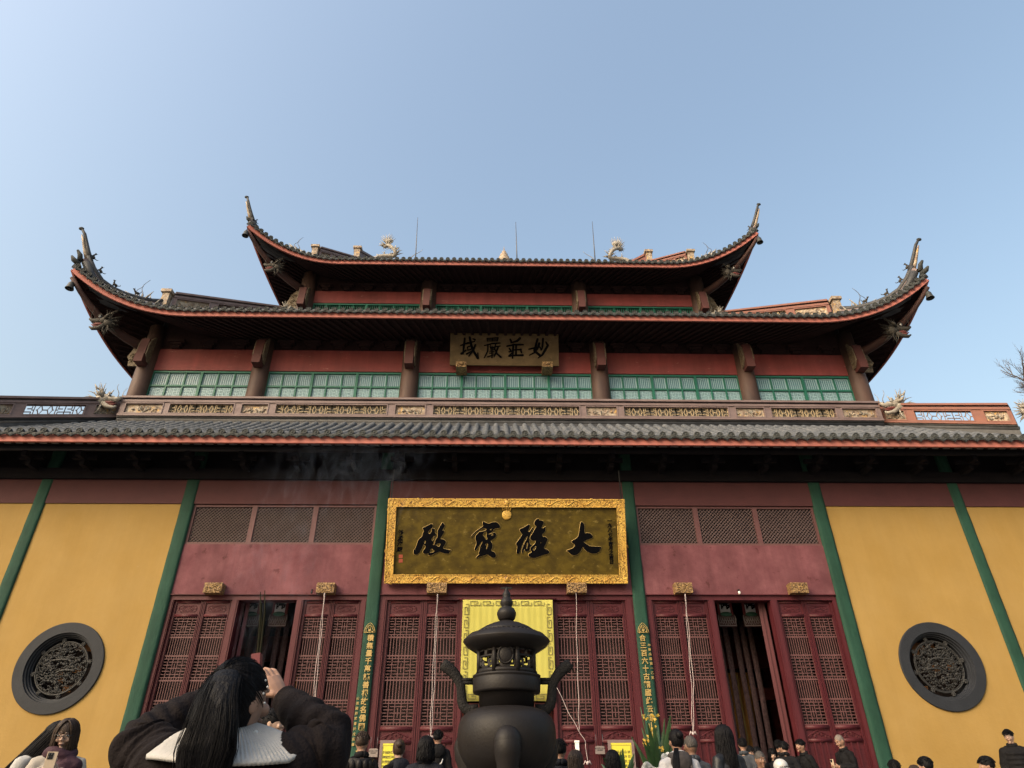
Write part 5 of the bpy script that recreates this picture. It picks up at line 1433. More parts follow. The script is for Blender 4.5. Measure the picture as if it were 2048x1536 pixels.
# ================================================================== ropes, notices, small fittings
def rope(name_lab, pts, y=-.06, r=.006, double=.030, knot=True):
    P = [U(u, v, yy) for (u, v, yy) in pts]
    o = empty('rope', (P[-1].x, P[-1].y, FLOOR), name_lab, 'rope', 'white pull ropes by the doors'); b = o.location
    m = MB()
    for s in ((-1, 1) if double else (0,)):
        q = []
        for i in range(len(P)-1):
            for k in range(10):
                t = k/10; a = P[i].lerp(P[i+1], t); g = (i+t)/(len(P)-1); q.append(a-b+Vector((s*double*math.sin(PI*min(1, g*1.02))**.5*(.35+.65*g)+.008*math.sin(g*21+s), 0, 0)))
        q.append(P[-1]-b); m.tube(q, r, 5)
    m.build('cord', 'white_rope', o)
    if knot:
        m = MB(); c = P[-1]-b
        m.ell(c, (.03, .025, .035), 8, 6)
        for a in (-.5, .4, 2.7, 3.5): m.tube([c, c+Vector((.05*math.cos(a), -.01, .03+.03*math.sin(a))), c+Vector((.09*math.cos(a), 0, -.03))], [.011, .010, .006], 5)
        m.build('knot', 'white_rope', o)
    return o
rope('looped white rope beside the left doorway, hanging from the gilded block', [(649, 1186, -.2), (642, 1260, -.06), (630, 1370, -.06), (627, 1500, -.06)])
rope('doubled white rope down the centre bay, left of the burner', [(875, 1188, -.2), (872, 1250, -.06), (866, 1380, -.06), (861, 1475, -.06)])
rope('single white rope down the centre bay, right of the burner', [(1152, 1186, -.2), (1154, 1300, -.06), (1157, 1400, -.06), (1158, 1462, -.06)], double=0, knot=False)
rope('slanting white rope from the burner side to a knot by the grey sign', [(1113, 1374, -.06), (1140, 1430, -.06), (1158, 1462, -.06), (1171, 1484, -.06), (1175, 1526, -.06)], double=0)
rope('looped white rope with a bow left of the right doorway', [(1370, 1188, -.2), (1376, 1260, -.06), (1385, 1370, -.06), (1386, 1467, -.06)])
def notice(u0, u1, v0, v1, label, y=-.10):
    a, b = U(u0, v0, y), U(u1, v0, y); zb = U((u0+u1)/2, 1560, y).z
    o = empty('notice_board', ((a.x+b.x)/2, y, FLOOR), label, 'notice board'); w_, h1 = b.x-a.x, a.z-FLOOR; h0 = .35
    m = MB(); m.box(-w_/2, w_/2, -.005, .01, h0, h1); m.build('yellow_sheet', 'notice_yellow', o)
    m = MB(); f = .06
    m.box(-w_/2-f, w_/2+f, .0, .03, h1+.001, h1+f); m.box(-w_/2-f, -w_/2-.001, -.012, .03, h0-f, h1); m.box(w_/2+.001, w_/2+f, -.012, .03, h0-f, h1); m.box(-w_/2, w_/2, -.01, .03, h0-f, h0-.001)
    m.box(-w_/2-f, w_/2+f, .011, .03, h0, h1-.001); m.build('frame', 'ridge_brown', o)
    m = MB()
    for s in (-1, 1): m.box(s*w_*.45-.02, s*w_*.45+.02, .0, .05, -.0, h0-f-.001)
    m.build('feet', 'ridge_brown', o)
    m = MB(); rn = random.Random(u0); cols = ('諸惡莫作眾善奉行', '自淨其意是諸佛教', '慈悲喜捨', '福慧雙修莊嚴國土', '利樂有情')
    for c, t in enumerate(cols):
        x = lerp(w_*.36, -w_*.36, c/4)
        for i, ch in enumerate(t): text_into(m, ch, .062, (x, -.007, h1-.17-.085*i), (1, 0, 0), (0, 0, 1), extrude=.001, res=1)
    m.build('printed_text', 'notice_ink', o)
    m = MB(); 
    for q0, q1 in (((-w_*.46, h0+.05), (-w_*.46, h1-.04)), ((w_*.46, h0+.05), (w_*.46, h1-.04)), ((-w_*.46, h1-.04), (w_*.46, h1-.04))): m.bar((q0[0], -.007, q0[1]), (q1[0], -.007, q1[1]), .006, .003, (0, 1, 0))
    m.build('ruled_border', 'notice_ink', o)
notice(766, 795, 1487, 1560, 'yellow notice board in a brown frame by the left column of the centre bay')
notice(1221, 1262, 1486, 1560, 'yellow notice board in a brown frame by the potted orchid')
def grey_sign(u0, u1, v0, v1, label):
    a, b = U(u0, v0, -.03), U(u1, v1, -.03); o = empty('metal_sign', ((a.x+b.x)/2, -.03, b.z), label, 'sign'); w_, h = b.x-a.x, a.z-b.z
    m = MB(); m.prism([(-w_/2, 0), (w_/2, 0), (w_/2, h*.9), (w_/2-.03, h), (-w_/2+.03, h), (-w_/2, h*.9)], lambda x, z: (x, -.01, z), (0, .02, 0)); m.build('plate', 'sign_grey', o)
    m = MB(); text_into(m, '殿内禁止拍照', .037, (0, -.012, h*.68), (1, 0, 0), (0, 0, 1), extrude=.001, res=1); text_into(m, '請勿觸摸', .028, (0, -.012, h*.45), (1, 0, 0), (0, 0, 1), extrude=.001, res=1); m.build('printed_text', 'sign_ink', o)
    m = MB()
    for s in (-1, 1): m.tube([(s*w_*.36, 0, h), (s*w_*.36, 0, h+.22)], .005, 5)
    m.build('hanging_wire', 'iron_grey', o)
grey_sign(738, 755, 1497, 1514, 'grey metal sign hanging beside the left verse column')
grey_sign(1190, 1210, 1492, 1508, 'grey metal sign hanging between the doors right of the burner')
a = U(1154, 1494, -.03); o = empty('wall_dispenser', (a.x, -.05, a.z-.12), 'small white plastic holder fixed to the door right of the burner', 'holder')
m = MB(); m.box(-.04, .04, -.03, .03, 0, .22); m.box(-.05, .05, -.04, .04, .2, .24); m.build('holder_body', 'white_plastic', o); m = MB(); m.box(-.055, .055, -.045, .03, -.03, -.001); m.build('holder_foot', 'white_plastic', o)
p = U(1480, 1184, -.15); o = empty('light_bulb', (p.x, -.1, p.z), 'bare light bulb above the right doorway', 'light bulb')
m = MB(); m.ell((0, 0, 0), (.03, .03, .042), 10, 8); m.build('glass_bulb', 'bulb', o); m = MB(); m.lathe([(.018, .035), (.018, .075)], (0, 0, 0), 8); m.tube([(0, 0, .07), (0, .13, .09)], .008, 5); m.build('socket', 'iron_black', o)
p = U(623, 1184, -.1); o = empty('light_bulb', (p.x, -.08, p.z), 'bare light bulb above the left doorway', 'light bulb')
m = MB(); m.ell((0, 0, 0), (.025, .025, .038), 10, 8); m.build('glass_bulb', 'stone_dark', o); m = MB(); m.lathe([(.016, .03), (.016, .07)], (0, 0, 0), 8); m.tube([(0, 0, .06), (0, .11, .08)], .007, 5); m.build('socket', 'iron_black', o)

# ================================================================== incense burner
BY = -7.6
bc = U(1013.4, 1450, BY); BX = bc.x
def bz(cy): return U(1013.4, 1136+cy/3.724, BY).z       # heights from the enlarged crop of the photo
def br(hw, cy):
    v = 1136+cy/3.724; d = U(1013.4, v, BY)-CAM; return hw/3.724*d.dot(FW)/F_PX
BUR = empty('incense_burner', (BX, BY, 0), 'tall dark bronze incense burner with a gourd finial and round lid', 'incense burner')
def lz(m, prof, n=48, mi=0): m.lathe([(br(hw, cy), bz(cy)) for hw, cy in prof], (0, 0, 0), n, mi)
m = MB(); lz(m, [(205, 1046), (235, 1052), (290, 1075), (335, 1115), (358, 1170), (368, 1240), (366, 1310), (352, 1380), (325, 1440), (280, 1500), (210, 1560), (120, 1600), (40, 1615)][::-1]); m.build('belly', 'bronze', BUR)
m = MB(); lz(m, [(205, 1048), (206, 945), (222, 941), (249, 934), (252, 922), (252, 836), (246, 826), (252, 822), (253, 806), (228, 800), (214, 790)][::-1]); m.build('neck', 'bronze', BUR)
zb_, zt_ = bz(786), bz(600); rl = br(206, 700)
m = MB()
for z in (zb_, zt_): m.tube([(rl*math.cos(2*PI*i/40), rl*math.sin(2*PI*i/40), z) for i in range(41)], .035, 6)
def arc(m, a0, a1, h0, h1, w_=.021):
    n = max(2, int(abs(a1-a0)/.08)+1)
    m.tube([(rl*math.cos(lerp(a0, a1, i/n)), rl*math.sin(lerp(a0, a1, i/n)), lerp(zb_, zt_, lerp(h0, h1, i/n))) for i in range(n+1)], w_, 4, flat=.6, sq=True)
NP = 8
for k in range(NP):
    a = 2*PI*k/NP-PI/2-PI/8-.05; A = a+2*PI/NP
    m.tube([(rl*1.05*math.cos(a), rl*1.05*math.sin(a), zb_-.03), (rl*1.05*math.cos(a), rl*1.05*math.sin(a), zt_)], .028, 8)
    f = lambda t: lerp(a, A, t)
    for (t0, h0, t1, h1) in ((0, .8, .38, .8), (.62, .8, 1, .8), (.38, .8, .38, 1), (.62, .8, .62, 1), (.12, .58, .88, .58), (.12, .58, .12, .22), (.88, .58, .88, .22), (.12, .4, .3, .4), (.7, .4, .88, .4), (.3, .4, .3, .15), (.7, .4, .7, .15), (.12, .22, .22, .22), (.78, .22, .88, .22), (.3, .15, .7, .15), (.5, 0, .5, .15), (0, .4, .12, .4), (.88, .4, 1, .4), (.5, .58, .5, .8)):
        arc(m, f(t0), f(t1), h0, h1)
    if k == 0:
        am = f(.5); c = Vector((rl*1.03*math.cos(am), rl*1.03*math.sin(am), lerp(zb_, zt_, .56)))
        m.ell(c, (.085, .025, .095), 14, 8); m.tube([c+Vector((.085*math.cos(i*PI/8), -.012, .095*math.sin(i*PI/8))) for i in range(17)], .012, 5, up=(0, 1, 0))
m.build('openwork_drum', 'bronze', BUR)
m = MB(); lz(m, [(212, 632), (240, 625), (300, 585), (324, 552), (322, 546), (280, 505), (232, 490), (215, 486)]); m.build('lid_brim', 'bronze', BUR)
m = MB(); lz(m, [(216, 487), (206, 470), (168, 445), (110, 418), (58, 402), (48, 396)]); 
rr_ = br(222, 490)
for k in range(40):
    a = 2*PI*k/40; m.ell((rr_*math.cos(a), rr_*math.sin(a), bz(489)), (.022, .022, .014), 6, 4)
m.build('lid_dome', 'bronze', BUR)
m = MB(); lz(m, [(48, 396), (56, 388), (62, 382), (72, 345), (70, 330), (56, 303), (37, 292), (38, 288), (49, 265), (47, 250), (34, 228), (26, 220), (31, 205), (28, 190), (14, 165), (9, 155), (6, 140)], 24)
m.bar((-br(42, 150), 0, bz(151)), (br(42, 150), 0, bz(150)), .02, .02); m.build('gourd_finial', 'bronze', BUR)
for s in (-1, 1):
    m = MB(); Q = [(208, 1052), (255, 1058), (300, 1052), (325, 1020), (335, 975), (338, 920), (342, 870), (362, 825), (392, 785), (425, 750), (460, 725), (478, 712)]
    m.tube([(s*br(hw, cy), 0, bz(cy)) for hw, cy in Q], [.055, .06, .06, .058, .056, .054, .054, .058, .062, .066, .066, .05], 8, flat=.55, up=(0, 1, 0))
    for cy in (832, 855): m.tube([(s*br(250, cy), 0, bz(cy)), (s*br(342, cy), 0, bz(cy))], .022, 6)
    m.build('handle', 'iron_black', BUR)
for k, a in enumerate((-PI/2, PI/6, 5*PI/6)):
    m = MB(); R0 = br(330, 1300)
    m.tube([((R0+o)*math.cos(a), (R0+o)*math.sin(a), z) for o, z in ((-.10, bz(1240)), (.0, bz(1275)), (.03, bz(1330)), (.02, bz(1400)), (.0, bz(1480)), (.0, .95), (.06, .66), (.12, .56))], [.05, .125, .145, .14, .115, .085, .085, .11], 14)
    m.ell(((R0+.02)*math.cos(a), (R0+.02)*math.sin(a), bz(1320)), (.15, .15, .16), 14, 10); m.build('leg', 'bronze', BUR)
m = MB(); m.lathe([(.95, 0), (.95, .12), (.8, .2), (.72, .45), (.85, .52), (.85, .56)], (0, 0, 0), 8, smooth=False); m.build('pedestal', 'stone_dark', BUR)

# lotus-shaped bronze bowl
p = U(717, 1519, -8.2)
LB = empty('lotus_bowl', (p.x, -8.2, 0), 'grey bronze lotus-shaped bowl at the lower edge, left of the burner', 'bowl')
m = MB(); z = p.z; m.lathe([(.03, z-.32), (.07, z-.28), (.13, z-.12), (.158, z), (.15, z+.006), (.12, z-.03)], (0, 0, 0), 24)
for k in range(14):
    a = 2*PI*k/14; m.ell((.14*math.cos(a), .14*math.sin(a), z-.05), (.034, .034, .055), 8, 6)
m.build('bowl', 'bronze', LB); m = MB(); m.lathe([(.2, 0), (.2, .05), (.05, .12), (.04, z-.33), (.06, z-.30)], (0, 0, 0), 16); m.build('stand', 'bronze', LB)
# ================================================================== people
def remesh(o, vox, smooth=2, disp=0.0, dscale=.08):
    md = o.modifiers.new('fuse', 'REMESH'); md.mode = 'VOXEL'; md.voxel_size = vox; md.use_smooth_shade = True
    if smooth:
        s = o.modifiers.new('soften', 'SMOOTH'); s.iterations = smooth; s.factor = .5
    if disp:
        t = bpy.data.textures.new('folds', 'CLOUDS'); t.noise_scale = dscale; t.noise_depth = 2
        d = o.modifiers.new('folds', 'DISPLACE'); d.texture = t; d.strength = disp; d.mid_level = .5; d.texture_coords = 'LOCAL'
    return o
def head_shape(m, hd, s, ears=True, fine=True):
    "hd: 4x4 of the head: origin at the skull centre, -y is the face, z up"
    def fn(p, q):
        if p.y < 0:
            f = -p.y
            q.y += .010*s*max(0, -p.z)*f                     # flatten lower face
            if p.z < 0: q.x *= 1-.28*min(1, -p.z*1.1)*f
        if p.z < -.2 and p.y > .1: q.z *= .86
        return q
    L = []
    e = MB(); e.ell((0, .004*s, 0), (.076*s, .096*s, .118*s), 20, 16, fn=fn)
    e.tube([(0, -.089*s, .012*s), (0, -.105*s, -.018*s), (0, -.108*s, -.028*s)], [.008*s, .012*s, .014*s], 7)         # nose
    for x in (-1, 1):
        e.ell((x*.011*s, -.097*s, -.030*s), (.010*s, .010*s, .008*s), 7, 5)
        e.tube([(x*.012*s, -.088*s, .030*s), (x*.045*s, -.083*s, .030*s)], [.010*s, .007*s], 6)                       # brow
        e.ell((x*.040*s, -.072*s, -.028*s), (.024*s, .018*s, .022*s), 8, 6)                                             # cheek
        if ears:
            e.ell((x*.078*s, .010*s, -.008*s), (.010*s, .022*s, .034*s), 8, 8)
    e.ell((0, -.086*s, -.060*s), (.026*s, .014*s, .012*s), 10, 6); e.ell((0, -.080*s, -.098*s), (.026*s, .018*s, .018*s), 10, 6)   # mouth, chin
    m.add(e.v, e.f, 0, True, hd)
def face_bits(root, hd, s, glasses=False):
    m = MB(); e = MB()
    for x in (-1, 1):
        e.ell((x*.033*s, -.084*s, .008*s), (.015*s, .006*s, .0055*s), 10, 6, 0)
        e.ell((x*.033*s, -.0895*s, .008*s), (.0070*s, .004*s, .0065*s), 8, 6, 1)
        e.tube([(x*.015*s, -.094*s, .030*s), (x*.034*s, -.093*s, .037*s), (x*.054*s, -.082*s, .030*s)], [.004*s, .0045*s, .002*s], 5, 1)
    m.add(e.v, e.f, 0, True, hd); m.mi = e.mi
    m.build('eyes', ['eye_white', 'eye_dark'], root)
    m = MB(); e = MB(); e.tube([(-.022*s, -.094*s, -.061*s), (0, -.101*s, -.058*s), (.022*s, -.094*s, -.061*s)], [.002*s, .0045*s, .002*s], 6); m.add(e.v, e.f, 0, True, hd); m.build('mouth', 'lips', root)
    if glasses:
        m = MB(); e = MB()
        for x in (-1, 1):
            e.tube([(x*.034*s+.026*s*math.cos(i*PI/8), -.104*s, .005*s+.021*s*math.sin(i*PI/8)) for i in range(17)], .0025*s, 5, up=(0, 1, 0))
            e.tube([(x*.060*s, -.104*s, .010*s), (x*.082*s, -.06*s, .012*s), (x*.082*s, .01*s, .008*s)], .0025*s, 5)
        e.tube([(-.008*s, -.105*s, .008*s), (.008*s, -.105*s, .008*s)], .0025*s, 5)
        m.add(e.v, e.f, 0, True, hd); m.build('glasses', 'phone_dark', root)
def hand_shape(m, wrist, d, pn, s, curl=.6, side=1):
    "palm and five fingers; d = along the hand, pn = palm normal"
    d, pn = Vector(d).normalized(), Vector(pn); pn = (pn-d*pn.dot(d)).normalized(); x = d.cross(pn)*side
    w = Vector(wrist)
    m.tube([w-d*.02*s, w+d*.02*s, w+d*.055*s, w+d*.088*s], [.024*s, .029*s, .036*s, .033*s], 10, flat=.5, up=pn)
    for k in range(4):
        b = w + d*(.085*s)+x*((k-1.5)*.0195*s); L = (.070, .078, .072, .056)[k]*s; p = [b-d*.02*s]; dd = d.copy(); q = b
        for j in range(3):
            p.append(q); q = q+dd*(L*(.46, .32, .24)[j]); a = curl*(.55, .9, .7)[j]
            dd = (dd*math.cos(a)+pn*math.sin(a)).normalized()
        p.append(q); m.tube(p, [.0085*s, .0085*s, .0082*s, .0075*s, .0055*s], 7)
    b = w+d*.025*s-x*.026*s; td = (d*.65-x*.55+pn*.5).normalized()
    p = [w+d*.01*s-x*.012*s, b, b+td*.034*s, b+td*.034*s+(td+d*.5+pn*.25*curl).normalized()*.03*s]; m.tube(p, [.012*s, .0125*s, .0105*s, .007*s], 7)
def strands(m, hd, s, n, fn, r=.004, seg=8, seed=1, mi=0):
    rnd = random.Random(seed)
    for k in range(n):
        pts = [hd @ Vector(p) for p in fn(rnd, k/n, seg)]
        m.tube(pts, [r*s*(1-.75*(i/(len(pts)-1))**2) for i in range(len(pts))], 4)
def hair(root, hd, s, style, mt, seed=1, fall=None):
    """style: short, bob, long, bun, cap ..."""
    rnd0 = random.Random(seed); m = MB()
    def fn(p, q):
        n = mnoise.noise(Vector((p.x*4+seed, p.y*4, p.z*4)))*.5+mnoise.noise(Vector((p.x*11, p.y*11+seed, p.z*11)))*.25
        k = 1+.045*n
        q = q*k
        if p.z < -.1 and p.y < 0: q.y *= max(.25, 1+p.z*1.4)
        if style in ('short', 'grey', 'shaved') and p.z < -.35: q *= .93
        return q
    kk = {'shaved': (.078, .096, .100), 'grey': (.081, .100, .104)}.get(style, (.086, .106, .112))
    off = (0, .012*s, .020*s) if style not in ('shaved', 'grey') else (0, .010*s, .020*s)
    e = MB(); e.ell(off, tuple(k*s for k in kk), 26, 18, fn=fn)
    m.add(e.v, e.f, 0, True, hd)
    if style == 'short':
        def f(r, t, sg):
            a = r.uniform(0, 2*PI); el = r.uniform(.05, 1.35); R = .106*s
            p0 = Vector((math.sin(el)*math.cos(a)*.86, math.sin(el)*math.sin(a), math.cos(el)*1.06))*R+Vector((0, .012*s, .02*s))
            sw = Vector((r.uniform(-.3, .3), -.9 if math.sin(a) < .3 else .6, -.5)); out = []
            for i in range(sg):
                u = i/(sg-1); p = p0+sw*(.035*s*u); d = p-Vector((0, .012*s, .02*s)); p = Vector((0, .012*s, .02*s))+d.normalized()*max(d.length, .1*s)*(1+.05*math.sin(u*3))
                out.append(p)
            return out
        strands(m, hd, s, 260, f, .0050, 5, seed)
    if style in ('long', 'bob', 'lean'):
        Ln = {'long': .42, 'bob': .18, 'lean': .5}[style]
        def f(r, t, sg):
            a = lerp(-.95, PI+.95, r.random()); rad = r.uniform(.97, 1.12); out = []
            x, y = math.cos(a)*.088*s*rad, math.sin(a)*.106*s*rad+.012*s
            front = math.sin(a) < -.1
            top = Vector((r.uniform(-.01, .01)*s, -.035*s if front else .0, .128*s))
            for i in range(4):
                u = i/4; ph = u*PI/2; out.append(Vector((lerp(top.x, x, math.sin(ph)), lerp(top.y, y, math.sin(ph)), .02*s+.108*s*math.cos(ph))))
            L = Ln*s*r.uniform(.75, 1.0)
            for i in range(sg):
                u = i/(sg-1); out.append(Vector((x*(1+.18*u)+.006*s*math.sin(u*7+t*40), y*(1+.12*u)+.01*s*u, .02*s-L*u)))
            return out
        hd2 = hd
        if fall is not None:                          # hair keeps hanging straight down while the head is bent
            def g(r, t, sg):
                o = f(r, t, sg); base = hd @ o[4]; out = []
                for i, p in enumerate(o):
                    if i <= 4: out.append(p)
                    else:
                        u = (i-4)/(len(o)-5); wv = hd @ p; wv = base.lerp(wv, .25)+Vector(fall)*(o[4]-o[-1]).length*u*.75 if True else wv
                        out.append(hd.inverted() @ wv)
                return out
            strands(m, hd, s, 240, g, .010, 9, seed)
        else: strands(m, hd, s, 230, f, .0095, 9, seed)
    if style == 'bun':
        e = MB(); e.ell((0, .105*s, .055*s), (.048*s, .045*s, .048*s), 12, 9, fn=lambda p, q: q*(1+.08*mnoise.noise(p*5))); m.add(e.v, e.f, 0, True, hd)
    o = m.build('hair', mt, root)
    return o

def person(loc, H, yaw, label, skin='skin', hairs='short', hmat='hair_black', top='cloth_black', kind='jacket', head_yaw=0., head_pitch=0., lean=0., arms='down', glasses=False, puffy=0., seed=1, vox=.013, hood=None, scarf=None, face=True, fall=None, collar=True, extra=None):
    """A standing figure facing -y before yaw (0 looks at the camera, pi looks at the hall). Angles in degrees."""
    s = H/1.70
    root = empty('person', loc, label, 'person', rz=R_(yaw))
    b = MB()
    lm = Matrix.Translation((0, 0, .92*s)) @ Matrix.Rotation(R_(lean), 4, 'X') @ Matrix.Translation((0, 0, -.92*s))
    B = lambda x, y, z: lm @ Vector((x*s, y*s, z*s))
    hc = B(0, -.015, 1.585)
    hd = Matrix.Translation(hc) @ Matrix.Rotation(R_(head_yaw), 4, 'Z') @ Matrix.Rotation(R_(-head_pitch), 4, 'X')
    head_shape(b, hd, s)
    b.tube([B(0, .015, 1.38), B(0, .008, 1.46), hd @ Vector((0, .015*s, -.06*s))], [.062*s, .052*s, .052*s], 12)
    tors = [(0, 0, .90, .145), (0, -.005, 1.02, .128), (0, -.005, 1.18, .140), (0, .0, 1.29, .130), (0, .008, 1.375, .080)]
    b.tube([B(*t[:3]) for t in tors], [t[3]*s for t in tors], 16, flat=.68, up=(0, 1, 0))
    sw_ = .165-puffy*.3; sh = {k: B(k*sw_, .0, 1.350-puffy*.5) for k in (-1, 1)}
    if arms == 'down': el = {k: B(k*.225, .03, 1.09) for k in sh}; wr = {k: B(k*.235, -.03, .86) for k in sh}
    elif arms == 'hold': el = {k: B(k*.215, .0, 1.10) for k in sh}; wr = {k: B(k*.055, -.27, 1.15) for k in sh}
    elif arms == 'phone': el = {k: B(k*.225, -.05, 1.12) for k in sh}; wr = {k: B(k*.055, -.25, 1.29) for k in sh}
    elif arms == 'reach': el = {-1: B(-.22, -.08, 1.12), 1: B(.225, .03, 1.09)}; wr = {-1: B(-.20, -.33, 1.08), 1: B(.235, -.03, .86)}
    elif arms == 'raise': el = {k: B(k*.30, -.13, 1.38) for k in sh}; wr = {k: B(k*.09, -.20, 1.56) for k in sh}
    else: el, wr = arms(B)
    for k in sh:
        b.tube([B(k*.09, .0, 1.365), sh[k], sh[k].lerp(el[k], .5), el[k], el[k].lerp(wr[k], .4), wr[k]], [.055*s, .058*s, .048*s, .041*s, .039*s, .027*s], 10)
        d = (wr[k]-el[k]).normalized()
        pn = Vector((-k, 0, 0)) if arms in ('down',) else Vector((-k*.8, -.2, .25))
        hand_shape(b, wr[k], d, pn, s, .5 if arms == 'down' else .9, side=k)
    for k in (-1, 1):
        b.tube([B(k*.085, 0, .93), Vector((k*.09*s, 0, .72*s)), Vector((k*.088*s, -.01*s, .49*s)), Vector((k*.085*s, .012*s, .30*s)), Vector((k*.083*s, .01*s, .08*s))], [.098*s, .080*s, .056*s, .054*s, .038*s], 12)
        b.tube([Vector((k*.083*s, .03*s, .045*s)), Vector((k*.088*s, -.08*s, .038*s)), Vector((k*.092*s, -.16*s, .028*s))], [.040*s, .040*s, .027*s], 9)
    body = b.build('body', skin, root); remesh(body, vox*s, 1)
    if face: face_bits(root, hd, s, glasses)
    # clothes
    g = .016+puffy
    c = MB()
    low = .62 if kind == 'coat' else .80
    tt = [(0, 0, low, .172), (0, -.005, 1.02, .16), (0, -.005, 1.18, .162), (0, .0, 1.28, .160), (0, .006, 1.365, .118), (0, .012, 1.425, .070)]
    c.tube([B(*t[:3]) if t[2] > .9 else Vector((0, 0, t[2]*s)) for t in tt], [(t[3]+puffy*(.6 if t[2] < 1.3 else .15))*s for t in tt], 18, flat=.74, up=(0, 1, 0))
    for k in sh:
        P = [B(k*.075, .004, 1.372), sh[k]+Vector((0, 0, -.004*s)), sh[k].lerp(el[k], .5), el[k], el[k].lerp(wr[k], .5), wr[k]-(wr[k]-el[k]).normalized()*.01]
        c.tube(P, [(.058+g*.3)*s, (.062+g*.5)*s, (.056+g*.8)*s, (.051+g*.8)*s, (.047+g*.8)*s, (.037+g*.7)*s], 12)
        if puffy:
            for q in range(5):
                t = (q+.5)/5; a = sh[k].lerp(el[k], t); c.ell(a, tuple([(.060+g*.8)*s]*3), 10, 7); a = el[k].lerp(wr[k], t); c.ell(a, tuple([(.052+g*.8)*s]*3), 10, 7)
            
    if puffy:
        for q in range(6): c.ell(B(0, 0, .86+.085*q), ((.165+puffy*.7)*s, (.130+puffy)*s, .048*s), 16, 7)
    cl = c.build({'coat': 'coat', 'jacket': 'jacket', 'sweater': 'sweater'}[kind], top, root); remesh(cl, .016*s, 3, .020*s, .09)
    if collar:
        c = MB(); c.tube([B(.075*math.cos(a)*1.0, .012+.062*math.sin(a), 1.435+.012*math.sin(a)) for a in [2*PI*i/20+PI/2 for i in range(21)]], .024*s, 7, flat=1.6); c.build('collar', top, root)
    c = MB()
    for k in (-1, 1):
        c.tube([B(k*.075, 0, .95), Vector((k*.092*s, 0, .72*s)), Vector((k*.092*s, -.008*s, .49*s)), Vector((k*.09*s, .012*s, .28*s)), Vector((k*.088*s, .01*s, .07*s))], [.112*s, .102*s, .082*s, .076*s, .068*s], 12)
    t = c.build('trousers', 'cloth_trouser', root); remesh(t, .02*s, 2, .012, .07)
    for k in (-1, 1):
        c = MB(); c.tube([Vector((k*.083*s, .045*s, .048*s)), Vector((k*.088*s, -.07*s, .046*s)), Vector((k*.092*s, -.175*s, .034*s))], [.048*s, .049*s, .034*s], 10, flat=.9); c.box(k*.088*s-.045*s, k*.088*s+.045*s, -.19*s, .08*s, 0, .022*s); c.build('shoe', 'shoe', root)
    if hairs: hair(root, hd, s, hairs, hmat, seed, fall)
    if hood:
        c = MB(); c.ell(B(0, .105, 1.36), (.135*s, .06*s, .11*s), 14, 9); c.tube([B(.10*math.cos(a), .015+.085*math.sin(a), 1.42+.02*math.sin(a)) for a in [2*PI*i/20 for i in range(21)]], .036*s, 8); h = c.build('hood', hood, root); remesh(h, .014*s, 2, .012, .05)
    if scarf:
        c = MB(); c.tube([B(.10*math.cos(a), .005+.085*math.sin(a), 1.425+.018*math.sin(a*2)) for a in [2*PI*i/20 for i in range(21)]], .042*s, 9, flat=1.2); c.ell(B(.10, -.06, 1.33), (.12*s, .07*s, .08*s), 12, 8); c.tube([B(.05, -.11, 1.36), B(.07, -.14, 1.2), B(.08, -.15, 1.05)], [.05*s, .06*s, .05*s], 8, flat=.5, up=(0, 1, 0)); h = c.build('scarf', scarf, root); remesh(h, .013*s, 2, .015, .05)
    if extra: extra(root, B, hd, s, wr)
    return root

def stand(u, v, H, floor):
    "place a figure of height H so that the crown of its head is seen at (u, v)"
    p = UZ(u, v, floor+H); return (p.x, p.y, floor)
def at_depth(u, v, H, y):                    # on a given plane; the floor height follows
    p = U(u, v, y); return (p.x, y, 0.0), p.z
def phone(root, B, hd, s, wr):
    c = (wr[-1]+wr[1])/2+Vector((0, -.10*s, .06*s)); m = MB(); m.box(c.x-.038, c.x+.038, c.y-.005, c.y+.005, c.z-.075, c.z+.075); m.box(c.x-.03, c.x+.01, c.y-.009, c.y-.0051, c.z+.02, c.z+.068, 1)
    for dx, dz in ((-.02, .055), (.0, .055), (-.02, .033)): m.ell((c.x+dx, c.y-.009, c.z+dz), (.007, .004, .007), 8, 5, 1)
    o = m.build('phone', ['phone_tan', 'phone_dark']); tag(o, PH.get('label'), 'phone'); o.matrix_world = root.matrix_basis.copy(); return o
PH = {}
def held_phone(label, skin_=None):
    def f(root, B, hd, s, wr):
        PH['label'] = label; phone(root, B, hd, s, wr)
    return f
Y0 = 0.0
# the two young women at the left, in front of the round window
def bow(B):
    return {k: B(k*.20, -.10, 1.12) for k in (-1, 1)}, {k: B(k*.07, -.30, 1.18) for k in (-1, 1)}
pl = stand(112, 1427, 1.60, 0.0)
person((U(70, 1480, -8.9).x, -8.95, 0), 1.72, 66, 'young woman with very long black hair and white ribbed sweater bending forward', 'skin_pale', 'lean', 'hair_black', 'knit_white', 'sweater', head_yaw=8, head_pitch=-14, lean=28, arms=bow, seed=3, vox=.008, face=True, fall=(-.30, .68, -.66), collar=False)
def girl(root, B, hd, s, wr):
    held_phone('tan phone with a dark camera block held by the woman in glasses')(root, B, hd, s, wr)
    m = MB(); c = (wr[-1]+wr[1])/2+Vector((-.02, -.11, .0))
    m.tube([c+Vector((.012*math.sin(i*2.1), -.004, -.02*i)) for i in range(11)], .006, 5); m.build('phone_strap', 'eye_white', root)
px_, pz_ = U(141, 1441, -9.25).x, U(141, 1441, -9.25).z
person((px_, -9.25, 0), pz_, 20, 'young woman in glasses with long brown hair and a maroon scarf holding a phone', 'skin_pale', 'long', 'hair_brown', 'cloth_cream', 'jacket', head_pitch=-16, head_yaw=-4, arms='phone', glasses=True, seed=5, vox=.007, scarf='cloth_maroon', extra=girl)
